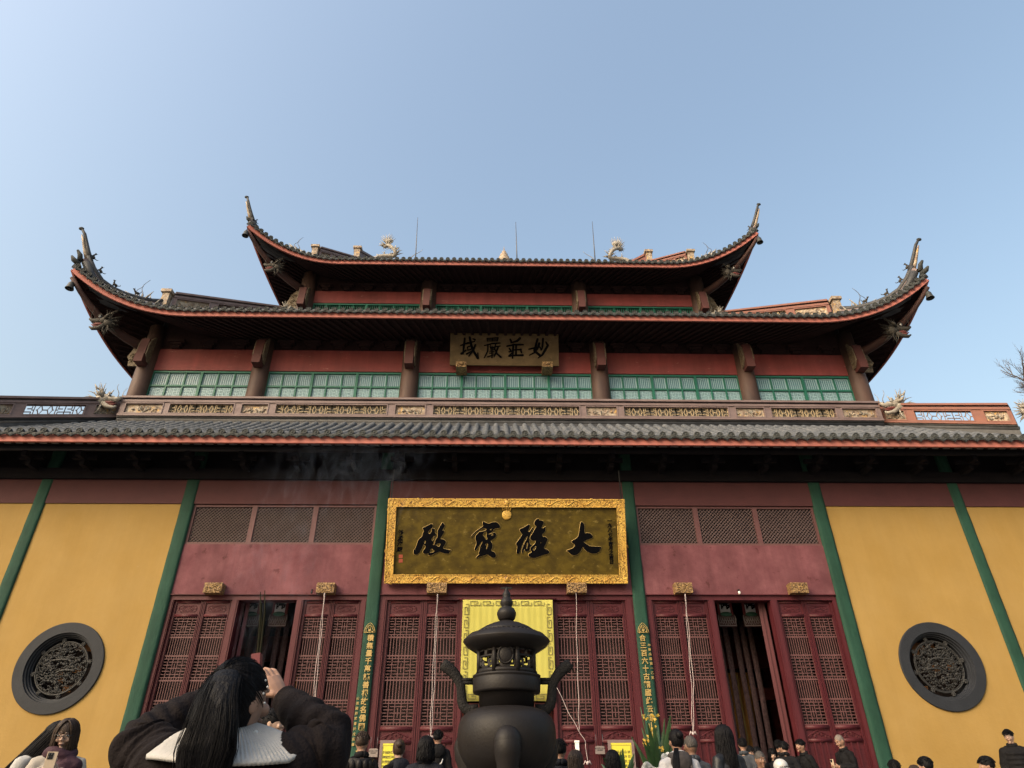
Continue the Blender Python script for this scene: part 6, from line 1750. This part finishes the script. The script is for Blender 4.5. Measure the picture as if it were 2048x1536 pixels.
def put(u, v, y, *a, floor=0.0, **k):
    p = U(u, v, y); return person((p.x, y, floor), (p.z-floor)/math.cos(R_(k.get('lean', 0)*.75))-.0, *a, **k)
put(549, 1420, -8.5, 78, 'young man with short black hair in a black zip jacket, face turned right', 'skin_pale', 'short', 'hair_black', 'cloth_black', head_yaw=6, seed=6, vox=.007)
put(600, 1478, -7.1, 150, 'person in a pale blue jacket half hidden behind the raised dark sleeve', 'skin', 'short', 'hair_black', 'cloth_blue', seed=7)
put(727, 1465, -5.2, 205, 'man with dark brown hair in a black jacket, back turned, beside the left verse column', 'skin', 'short', 'hair_brown', 'cloth_black', head_yaw=-30, seed=8)
put(800, 1480, -5.0, 215, 'woman with tied-up dark hair and black hooded coat before the left yellow notice', 'skin_pale', 'bun', 'hair_brown', 'cloth_black', 'coat', head_yaw=-25, hood='cloth_navy', seed=9)
put(853, 1474, -6.6, 178, 'person with black hair in a navy padded jacket, back turned, left of the burner', 'skin_pale', 'bob', 'hair_black', 'cloth_navy', puffy=.03, seed=10)
def bone(root, B, hd, s, wr):
    m = MB(); m.tube([B(-.09, .155, 1.24), B(-.07, .168, 1.18), B(-.03, .175, 1.14), B(.03, .175, 1.13), B(.06, .172, 1.17), B(.075, .165, 1.24)], [.008, .012, .014, .014, .012, .006], 6, up=(0, 1, 0))
    m.tube([B(-.055, .178, 1.05), B(.065, .178, 1.04)], .018, 7, up=(0, 1, 0))
    for x in (-.06, .07): m.ell(B(x, .178, 1.06), (.026, .012, .022), 8, 6); m.ell(B(x, .178, 1.03), (.026, .012, .022), 8, 6)
    m.build('print', 'eye_white', root)
put(877, 1461, -3.0, 188, 'man in a black hooded sweatshirt with a white horn print on the back', 'skin', 'short', 'hair_black', 'cloth_black', head_yaw=-22, hood='cloth_black', floor=FLOOR, seed=11, extra=bone)
put(1119, 1480, -6.2, 180, 'person in a dark ribbed padded coat mostly hidden behind the burner', 'skin', 'short', 'hair_black', 'cloth_navy', puffy=.04, seed=12)
put(1150, 1502, -6.4, 182, 'woman with long straight dark hair and a pale top under the rope knot', 'skin_pale', 'long', 'hair_brown', 'cloth_cream', seed=13)
put(1224, 1502, -6.0, 180, 'person with black hair in front of the right yellow notice', 'skin', 'bob', 'hair_black', 'cloth_black', seed=14)
def whitevest(root, B, hd, s, wr):
    m = MB(); m.tube([B(-.135, .04, 1.43), B(-.10, .15, 1.30), B(-.03, .168, 1.10)], .016, 6, flat=.5); m.build('bag_strap', 'cloth_darkgrey', root)
    m = MB(); text_into(m, '||/|\\|', .10, B(.04, .19, 1.19), (-1, 0, 0), (0, 0, 1), extrude=.002); 
    m2 = MB()
    for i in range(9): m2.bar(B(-.08+.022*i, .188, 1.17+.01*math.sin(i*2)), B(-.075+.022*i, .188, 1.24+.015*math.sin(i*3)), .006, .004)
    m2.build('print', 'cloth_darkgrey', root)
    m = MB(); rn = random.Random(4)
    for k in range(60):
        a = rn.uniform(-.035, .035); m.tube([B(.05+a*.6, .125, 1.50), B(.085+a, .165, 1.38), B(.10+a, .17, 1.22), B(.11+a*1.2, .175, rn.uniform(1.0, 1.1))], [.008, .009, .008, .003], 5)
    m.build('ponytail', 'hair_black', root)
put(1350, 1460, -6.75, 184, 'person in a black knit cap with a side ponytail, grey hood and white vest', 'skin', 'bun', 'hair_black', 'cloth_white', hood='cloth_darkgrey', head_yaw=10, seed=15, puffy=.02, extra=whitevest)
put(1379, 1472, -6.0, 186, 'older man with cropped grey hair in a slate blue jacket', 'skin_brown', 'grey', 'hair_grey', 'cloth_grey', head_yaw=12, seed=16)
put(1446, 1452, -6.8, 208, 'woman with long black hair and glasses in a black leather jacket', 'skin_pale', 'long', 'hair_black', 'cloth_leather', head_yaw=-28, glasses=True, seed=17)
put(1483, 1477, -2.8, 150, 'man with short black hair in a grey denim jacket at the doorway', 'skin', 'short', 'hair_black', 'cloth_grey', head_yaw=20, floor=FLOOR, seed=18)
put(1497, 1493, -2.2, 20, 'young man in glasses coming out of the right doorway', 'skin', 'short', 'hair_black', 'cloth_grey', glasses=True, floor=FLOOR, seed=19, head_pitch=-8)
put(1512, 1495, -1.5, 10, 'person with black hair behind the woman in maroon', 'skin', 'bob', 'hair_black', 'cloth_black', floor=FLOOR, seed=20)
put(1517, 1503, -4.1, 8, 'elderly woman with grey hair in a maroon padded jacket', 'skin_brown', 'grey', 'hair_grey', 'cloth_maroon', puffy=.02, floor=0.0, seed=21, head_pitch=-6)
put(1543, 1498, -1.4, -12, 'young woman with black hair around a pale face looking down', 'skin_pale', 'bob', 'hair_black', 'cloth_black', head_pitch=-18, floor=FLOOR, seed=22)
put(1555, 1481, -1.0, 120, 'man with dark hair just behind the stooping man in black', 'skin', 'short', 'hair_black', 'cloth_black', floor=FLOOR, seed=23)
put(1566, 1483, -2.0, 165, 'man with black hair stooping in a black jacket, back turned', 'skin', 'short', 'hair_black', 'cloth_black', 'jacket', lean=14, head_yaw=45, floor=FLOOR, seed=24, puffy=.02)
def patch(root, B, hd, s, wr):
    m = MB(); m.slab(lambda u, v: B(.0+.07*u, .158, 1.28-.05*v-.03*u), 2, 2, (0, .006, 0))
    for k in range(4): m.bar(B(.005, .168, 1.275-.012*k), B(.065, .168, 1.25-.012*k), .004, .004)
    m.build('print', 'cloth_white', root)
put(1606, 1480, -.9, -68, 'young man in a black jacket with a white print, walking left past the doors', 'skin', 'short', 'hair_black', 'cloth_black', lean=8, arms='reach', floor=FLOOR, seed=25, extra=patch, vox=.010)
put(1683, 1470, -.9, -72, 'man with a shaved head in black looking at a phone by the right doors', 'skin', 'shaved', 'hair_shaved', 'cloth_black', head_pitch=-26, lean=6, arms='hold', floor=FLOOR, seed=26, vox=.009, extra=held_phone('phone in the hands of the man with the shaved head'))
put(2013, 1460, -1.0, -38, 'man in glasses and a dark padded jacket in front of the right yellow wall', 'skin_pale', 'short', 'hair_black', 'cloth_black', puffy=.035, glasses=True, head_yaw=-8, head_pitch=-4, floor=FLOOR, seed=27, vox=.009)
put(1970, 1514, -5.9, -115, 'young man with thick black hair at the lower right, facing left', 'skin', 'short', 'hair_black', 'cloth_black', seed=28)
put(1848, 1515, -5.9, -150, 'man with parted black hair at the lower right, below the round window', 'skin', 'short', 'hair_black', 'cloth_black', seed=29)
put(1828, 1532, -5.4, 170, 'person with reddish brown hair at the lower edge, beside the man with parted hair', 'skin', 'bob', 'hair_brown', 'cloth_black', seed=33)
put(1786, 1521, -5.6, 175, 'person with curly black hair at the foot of the right green column', 'skin', 'short', 'hair_black', 'cloth_black', seed=30)
def hat(root, B, hd, s, wr):
    m = MB(); e = MB(); e.ell((0, .01*s, .045*s), (.112*s, .125*s, .105*s), 18, 12); m.add(e.v, e.f, 0, True, hd); e = MB(); e.tube([(.118*s*math.cos(a), .01*s+.132*s*math.sin(a), .0) for a in [2*PI*i/24 for i in range(25)]], .016*s, 7); m.add(e.v, e.f, 0, True, hd); m.build('hat', 'eye_white', root)
put(1560, 1522, -5.2, 190, 'person in a white bucket hat and black coat at the lower edge', 'skin', 'bob', 'hair_black', 'cloth_black', seed=31, extra=hat)

# ------------------------------------------------------------------ the woman in the foreground
def spline(P, n):
    P = [Vector(p) for p in P]; out = []; k = len(P)-1
    for q in range(n+1):
        t = q/n*k; j = min(k-1, int(t)); u = t-j
        a, b, c, d = P[max(0, j-1)], P[j], P[j+1], P[min(k, j+2)]
        out.append(.5*((2*b)+(c-a)*u+(2*a-5*b+4*c-d)*u*u+(3*b-a-3*c+d)*u**3))
    return out
def cloth_tube(m, path, rads, n=48, seg=90, fold=.06, seed=1, flat=1.0, up=(0, 1, 0), gather=.6):
    "sleeve or trunk of padded cloth: gathered folds run round it, strongest at 'gather'"
    P = spline(path, seg); rnd = random.Random(seed); k = len(rads)-1
    waves = [(rnd.uniform(24, 85), rnd.uniform(-3.2, 3.2), rnd.uniform(0, 6.3), rnd.uniform(.3, 1)) for _ in range(6)]
    vs, fs = [], []; px = None; upv = Vector(up)
    for i, p in enumerate(P):
        d = (P[min(i+1, seg)]-P[max(i-1, 0)]).normalized(); x = d.cross(upv)
        if px is not None: x = px-d*px.dot(d)
        x.normalize(); px = x; z = x.cross(d); t = i/seg
        u = t*k; j = min(k-1, int(u)); w_ = u-j; w_ = w_*w_*(3-2*w_); r = lerp(rads[j], rads[j+1], w_)
        amp = fold*(.35+1.0*math.exp(-((t-gather)/.22)**2))
        for q in range(n):
            a = 2*PI*q/n
            f = sum(g*math.sin(fr*t+ph+st*math.sin(a+ph)+st*.5*math.cos(2*a)) for fr, st, ph, g in waves)/3
            f = math.copysign(abs(f)**.8, f)+.45*mnoise.noise(Vector((math.cos(a)*1.6, math.sin(a)*1.6, t*7+seed)))
            rr = r*(1+amp*f)
            vs.append(p+x*(math.cos(a)*rr)+z*(math.sin(a)*rr*flat))
    for i in range(seg):
        for q in range(n): fs.append((i*n+q, i*n+(q+1) % n, (i+1)*n+(q+1) % n, (i+1)*n+q))
    fs.append(tuple(range(n-1, -1, -1))); fs.append(tuple(seg*n+q for q in range(n)))
    m.add(vs, fs, 0, True)
def foreground():
    D = CAM.y+2.15
    W0 = lambda u, v, dy: U(u, v, D+dy)
    hc = W0(476, 1403, 0.0)
    root = empty('person', (hc.x, hc.y+.02, 0), 'woman with a long black ponytail, dark padded coat and white knit collar, arms raised', 'person')
    o = root.location
    W = lambda u, v, dy: W0(u, v, dy)-o
    c0 = hc-o; s = .90
    hd = Matrix.Translation(c0) @ Matrix.Rotation(R_(180-30), 4, 'Z') @ Matrix.Rotation(R_(-6), 4, 'X')
    B = MB(); head_shape(B, hd, s)
    nk = W(458, 1492, .03)
    B.tube([nk+Vector((0, 0, -.06)), nk+Vector((0, 0, .02)), hd @ Vector((0, .015, -.06))], [.075, .055, .054], 12)
    B.tube([Vector((nk.x, nk.y+.02, nk.z+z)) for z in (-.62, -.45, -.25, -.12, -.03)], [.14, .13, .14, .145, .09], 16, flat=.7, up=(0, 1, 0))
    sh = {k: Vector((nk.x+k*.165, nk.y+.02, nk.z-.055)) for k in (-1, 1)}
    el = {1: W(648, 1492, .10), -1: W(292, 1496, .10)}
    wr = {1: W(563, 1392, .20), -1: W(408, 1398, .24)}
    for k in (-1, 1):
        B.tube([Vector((nk.x, nk.y+.02, nk.z-.05)), sh[k], sh[k].lerp(el[k], .5), el[k], el[k].lerp(wr[k], .5), wr[k]], [.06, .055, .046, .04, .036, .026], 12)
    kn = W(540, 1352, .21); dh = (kn-wr[1]).normalized()
    hand_shape(B, wr[1]-dh*.01, dh, Vector((-.8, .6, -.1)), .93, 1.15, side=-1)
    hand_shape(B, wr[-1], Vector((.45, .05, .9)), Vector((.8, .5, .1)), .93, 1.2, side=1)
    for k in (-1, 1):
        B.tube([Vector((nk.x+k*.09, nk.y+.02, nk.z-.55)), Vector((nk.x+k*.09, nk.y+.02, .45)), Vector((nk.x+k*.088, nk.y+.03, .06))], [.10, .058, .04], 12)
        B.tube([Vector((nk.x+k*.088, nk.y+.0, .04)), Vector((nk.x+k*.092, nk.y+.18, .03))], [.04, .03], 9)
    body = B.build('body', 'skin', root); remesh(body, .0034, 1)
    m = MB(); e = W(511, 1467, -.03); m.ell(e, (.0085, .0085, .0085), 10, 8); m.build('earring', 'eye_white', root)
    # padded coat
    c = MB()
    cloth_tube(c, [Vector((nk.x, nk.y+.02, nk.z+z)) for z in (-.85, -.6, -.38, -.2, -.09, -.02)], [.25, .22, .20, .205, .18, .10], fold=.03, seed=4, flat=.66)
    for k in (-1, 1):
        a, e_, w_ = sh[k], el[k], wr[k]
        path = [Vector((nk.x+k*.05, nk.y+.02, nk.z-.07)), a, a.lerp(e_, .55), e_+(e_-a).normalized()*.012, e_.lerp(w_, .45)+Vector((k*.01, 0, .005)), w_-(w_-e_).normalized()*.012]
        cloth_tube(c, path, [.095, .095, .084, .080, .064, .041], fold=.15, seed=12+k, gather=.62, seg=150, n=64)
    c.build('coat', 'coat_dark', root)
    # wide ribbed knit collar
    m = MB(); cn = W(452, 1486, .04)
    def col(u, v):
        a = lerp(-.30*PI, 1.30*PI, u); e = abs(u-.5)*2
        R = lerp(.066, .225+.02*math.sin(u*7), v**.9)
        dz = .045*(1-v)**1.5-.055*v*v+.085*max(0, e-.42)*v*v*(1.2-e)*3
        rib = .0020*math.cos(u*2*PI*92)*min(1, v*5)*min(1, .2+(1-v)*6)*min(1, .2+min(u, 1-u)*20)
        n = Vector((math.cos(a), -math.sin(a)*.80, 0))
        return cn+n*R+Vector((0, 0, dz+rib+.010*math.sin(u*11)*v))
    m.slab(col, 736, 14, (0, 0, .010)); m.build('knit_collar', 'knit_white', root)
    # hair: smooth combed cap, then the ponytail
    m = MB(); knot_l = Vector((-.045, .085, .072)); knot = W(452, 1352, -.07)
    knot_l = hd.inverted() @ knot
    rad = (.079, .097, .106); ctr = Vector((0, .008, .012))
    e = MB(); e.ell(ctr, rad, 40, 28, fn=lambda p, q: q*(1+.010*mnoise.noise(p*5)) if not (p.y < -.1 and p.z < .2) else q*.84); m.add(e.v, e.f, 0, True, hd)
    rn = random.Random(14)
    k1 = (knot_l-ctr); k1 = Vector((k1.x/rad[0], k1.y/rad[1], k1.z/rad[2])).normalized()
    for k in range(1500):
        az = rn.uniform(-PI, PI); el_ = rn.uniform(-.60, 1.45)
        p0 = Vector((math.cos(el_)*math.sin(az), math.cos(el_)*math.cos(az), math.sin(el_)))
        if p0.y < -.5 and p0.z < .45: continue
        if p0.z < -.34 and p0.y < .2: continue
        pts = []; lift = rn.uniform(.998, 1.010) if rn.random() < .96 else rn.uniform(1.01, 1.05)
        for i in range(9):
            q = p0.lerp(k1, i/8*.97)
            if q.length < .15: q = Vector((k1.z, k1.x, k1.y))
            q.normalize(); pts.append(hd @ (ctr+Vector((q.x*rad[0], q.y*rad[1], q.z*rad[2]))*(lift+.006*math.sin(i*.4+k))))
        m.tube(pts, [.0004]+[.0008]*7+[.0007], 3)
    m.build('hair', 'hair_black', root)
    m = MB()
    P = spline([W(470, 1345, -.02), W(452, 1352, -.085), W(436, 1392, -.13), W(426, 1445, -.15), W(414, 1500, -.15), W(402, 1560, -.14), W(396, 1640, -.12)], 60)
    prof = lambda t: (lerp(.026, .043, min(1, t/.18)) if t < .18 else lerp(.043, .076, min(1, (t-.18)/.5)) if t < .68 else lerp(.076, .05, (t-.68)/.32))
    m.tube(P, [prof(i/60)*.90 for i in range(61)], 28, flat=.5, up=(0, 1, 0))
    for k in range(1500):
        a = rn.uniform(0, 2*PI); r = rn.uniform(.90, .955) if rn.random() < .95 else rn.uniform(.96, 1.12); ph = rn.uniform(0, 6.3); L = rn.uniform(.86, 1.0); tw = rn.uniform(-.5, .5); pts = []
        for i in range(22):
            t = i/21*L; p = P[int(t*60)]; b = prof(t); aa = a+tw*t
            pts.append(p+Vector((math.cos(aa)*r*b+.0015*math.sin(t*9+ph), math.sin(aa)*r*b*.5, 0)))
        m.tube(pts, [.0005]+[.0009]*18+[.0008, .0006, .0003], 3)
    m.build('ponytail', 'hair_black', root)
    m = MB()
    for (u, v, dy) in ((531, 1361, -.01), (535, 1374, -.02), (527, 1387, -.03), (529, 1406, -.03)):
        m.ell(W(u, v, dy), (.0035, .0035, .0035), 8, 6)
    m.build('hair_beads', 'eye_white', root, kind='stuff')
    c = MB()
    for k in (-1, 1): c.tube([Vector((nk.x+k*.08, nk.y+.02, nk.z-.65)), Vector((nk.x+k*.095, nk.y+.02, .4)), Vector((nk.x+k*.09, nk.y+.02, .06))], [.12, .085, .07], 12)
    t = c.build('trousers', 'cloth_trouser', root); remesh(t, .02, 2)
    for k in (-1, 1):
        c = MB(); c.tube([Vector((nk.x+k*.088, nk.y-.03, .05)), Vector((nk.x+k*.09, nk.y+.10, .045)), Vector((nk.x+k*.092, nk.y+.21, .032))], [.048, .049, .034], 10); c.box(nk.x+k*.09-.045, nk.x+k*.09+.045, nk.y-.08, nk.y+.22, .0, .02); c.build('shoe', 'shoe', root)
    # incense held up before the forehead
    a = W(511, 1400, .26)+o; b_ = W(514, 1308, .26)+o
    inc = empty('incense_bundle', a, 'tall incense sticks in a red paper sleeve held up by the woman in the foreground', 'incense')
    t_ = b_-a; m = MB()
    m.tube([t_*-.3, t_*.5, t_], [.016, .0185, .0205], 4, sq=True); m.build('paper_sleeve', 'incense_red', inc)
    m = MB()
    for (u, v, u2, v2) in ((515, 1318, 521, 1184), (519, 1318, 529.5, 1181), (513, 1318, 523, 1205)):
        m.tube([W(u, v+14, .26)+o-a, W(u, v, .26)+o-a, W(u2, v2+46, .265)+o-a, W(u2, v2, .27)+o-a], [.0042, .004, .0032, .0014], 6)
    m.build('incense_sticks', 'incense_stick', inc)
    m = MB()
    for i, ch in enumerate('平安'): text_into(m, ch, .020, t_*(.62-.30*i)+Vector((0, -.0185, 0)), (1, 0, 0), (0, 0, 1), extrude=.0004)
    m.build('printed_text', 'glyph_black', inc)
foreground()
# ================================================================== plants
def blade(m, base, tip, wdt, bend, mi=0):
    base, tip = Vector(base), Vector(tip); d = tip-base; side = d.cross(Vector((0, 1, .2))).normalized()
    n = 7; vs, fs = [], []
    for i in range(n+1):
        t = i/n; p = base+d*t+Vector(bend)*(t*t); w_ = wdt*math.sin(PI*min(.97, .12+.88*t))**.8
        nrm = Vector((0, -.25*w_, .12*w_))
        vs += [p-side*w_, p+nrm, p+side*w_]
    for i in range(n): fs += [(3*i, 3*i+1, 3*i+4, 3*i+3), (3*i+1, 3*i+2, 3*i+5, 3*i+4)]
    m.add(vs, fs, mi, True)
def plant(u, v, y, label, n, spread, h, seed, flowers=0, name='potted_plant', wrap=False):
    p = U(u, 1536, y); rn = random.Random(seed); z0 = p.z-.35
    o = empty(name, (p.x, y, 0), label, 'plant')
    m = MB(); m.lathe([(.16, 0), (.2, .06), (.24, max(.3, z0-.05)), (.27, max(.34, z0)), (.23, max(.34, z0)), (.2, max(.2, z0-.1))], (0, 0, 0), 20); m.build('pot', 'stone_dark', o)
    for k in range(n):
        a = rn.uniform(0, 2*PI); L = h*rn.uniform(.55, 1.0); m = MB(); r = spread*rn.uniform(.3, 1)
        blade(m, (.05*math.cos(a), .05*math.sin(a), z0-.05), (r*math.cos(a)*.55, r*math.sin(a)*.55, z0+L), rn.uniform(.028, .045), (r*math.cos(a)*.5, r*math.sin(a)*.5, -.22*L*rn.random())); m.build('leaf', 'leaf', o)
    for k in range(flowers):
        m = MB(); x = lerp(-.16, .02, k/max(1, flowers-1)); q = [Vector((x*.5+x*.6*i/6, -.06, z0+h*(.2+.14*i))) for i in range(7)]; m.tube(q, .008, 5); m.build('flower_stem', 'leaf', o)
        m = MB()
        for i in range(7):
            t = rn.uniform(.35, 1)*6; j = min(5, int(t)); c = q[j].lerp(q[j+1], t-j)+Vector((rn.uniform(-.06, .06), rn.uniform(-.05, .05), rn.uniform(-.04, .04)))
            for s_ in range(3):
                b = rn.uniform(0, 6.3); blade(m, c, c+Vector((.05*math.cos(b), .02*math.sin(b), .035*math.sin(b)+.01)), .014, (0, 0, 0))
        m.build('blossom', 'flower_yellow', o)
    if wrap:
        m = MB(); 
        def cone(u_, v_):
            a = u_*2*PI; r = lerp(.05, .34, v_)*(1+.10*math.sin(a*9)*v_); c = Vector((-.02-.16*v_, -.22-.05*v_, z0-.25+.62*v_))
            return c+Vector((r*math.cos(a)*.8, r*math.sin(a)*.5, .06*math.sin(a*6)*v_+.1*math.cos(a)*v_))
        m.slab(cone, 90, 14, (0, .004, .004)); m.build('clear_wrap', 'wrap_clear', o)
    return o
plant(1317, 1470, -5.6, 'leafy orchid with yellow flower sprays and crinkled wrapping beside the right verse column', 34, .40, 1.05, 3, flowers=3, wrap=True, name='potted_orchid')
plant(1240, 1490, -5.8, 'pot of long green leaves in front of the right yellow notice', 17, .38, .62, 5)
plant(1283, 1500, -5.7, 'low leafy pot plant between the yellow notice and the orchid', 14, .30, .36, 6)

# ================================================================== bare tree at the right edge
def tree():
    p = U(2020, 715, 14.0); rn = random.Random(17)
    o = empty('bare_tree', (p.x+2.2, 14.0, 0), 'leafless tree whose thin twigs reach in at the right edge of the sky', 'tree'); b = o.location
    tr, br_, tw = MB(), MB(), MB()
    base = Vector((0, 0, 0)); topz = p.z-1.0
    tr.tube([(0, 0, 0), (.1, 0, 4), (-.1, .1, 8), (0, 0, topz)], [.35, .3, .22, .13], 10)
    def grow(a, d, L, r, lev):
        pts = [a]; q = a.copy(); dd = d.copy()
        for i in range(5):
            dd = (dd+Vector((rn.uniform(-.2, .2), rn.uniform(-.2, .2), rn.uniform(-.12, .2)))).normalized(); q = q+dd*(L/5); pts.append(q.copy())
        (br_ if lev < 2 else tw).tube(pts, [r*(1-.65*i/5) for i in range(6)], 6 if lev < 2 else 4)
        if lev < 4:
            for k in range((5, 4, 4, 3)[lev]):
                t = rn.uniform(.25, 1); j = min(4, int(t*5)); c = pts[j].lerp(pts[j+1], t*5-j)
                nd = (dd+Vector((rn.uniform(-.8, .8), rn.uniform(-.6, .6), rn.uniform(-.5, .7)))).normalized(); grow(c, nd, L*rn.uniform(.45, .65), r*.5, lev+1)
    for k in range(5):
        z = lerp(topz-4, topz, k/6); grow(Vector((0, 0, z)), Vector((-1 if k % 2 else -.7, rn.uniform(-.5, .5), rn.uniform(.1, .9))).normalized(), 2.3, .08, 0)
    tr.build('trunk', 'bark', o); br_.build('limbs', 'bark', o); tw.build('twigs', 'bark', o)
tree()

# ================================================================== incense smoke drifting up before the hall
def smoke(label, c, r, dens, seed, scale):
    m = MB(); m.box(-r[0], r[0], -r[1], r[1], -r[2], r[2])
    mt = bpy.data.materials.new('smoke'); mt.use_nodes = True; t = mt.node_tree
    t.nodes.remove(t.nodes['Principled BSDF']); pv = t.nodes.new('ShaderNodeVolumePrincipled'); out = t.nodes['Material Output']
    pv.inputs['Color'].default_value = (.66, .78, 1.0, 1)
    tc = t.nodes.new('ShaderNodeTexCoord'); mp = t.nodes.new('ShaderNodeMapping'); mp.inputs['Scale'].default_value = scale; mp.inputs['Location'].default_value = (seed*3.7, seed*1.3, 0)
    n = t.nodes.new('ShaderNodeTexNoise'); n.inputs['Scale'].default_value = 1.0; n.inputs['Detail'].default_value = 4; n.inputs['Distortion'].default_value = 2.6
    rp = t.nodes.new('ShaderNodeMapRange'); rp.inputs['From Min'].default_value = .52; rp.inputs['From Max'].default_value = .80; rp.inputs['To Max'].default_value = dens
    t.links.new(tc.outputs['Object'], mp.inputs[0]); t.links.new(mp.outputs[0], n.inputs[0]); t.links.new(n.outputs[0], rp.inputs[0])
    # fade towards the edge of the box
    sx_ = t.nodes.new('ShaderNodeMapping'); sx_.inputs['Scale'].default_value = (1/r[0], 1/r[1], 1/r[2]); ln = t.nodes.new('ShaderNodeVectorMath'); ln.operation = 'LENGTH'
    t.links.new(tc.outputs['Object'], sx_.inputs[0]); t.links.new(sx_.outputs[0], ln.inputs[0])
    fd = t.nodes.new('ShaderNodeMapRange'); fd.inputs['From Min'].default_value = 1.0; fd.inputs['From Max'].default_value = .35; t.links.new(ln.outputs['Value'], fd.inputs[0])
    mu = t.nodes.new('ShaderNodeMath'); mu.operation = 'MULTIPLY'; t.links.new(rp.outputs[0], mu.inputs[0]); t.links.new(fd.outputs[0], mu.inputs[1])
    t.links.new(mu.outputs[0], pv.inputs['Density']); t.links.new(pv.outputs[0], out.inputs['Volume'])
    me = m.mesh('smoke', []); me.materials.append(mt)
    link('smoke', me, None, c, label=label, cat='smoke', kind='stuff')
if True:
    c = U(700, 965, -4.2); smoke('faint blue incense smoke drifting under the lowest eave, left of the big board', c, (2.2, .5, 1.3), .26, 2, (2.4, 2.4, 1.1))
    c = U(560, 1130, -6.5); smoke('thin incense smoke rising above the raised incense sticks', c, (.9, .35, 1.6), .32, 5, (3.0, 3.0, 1.3))
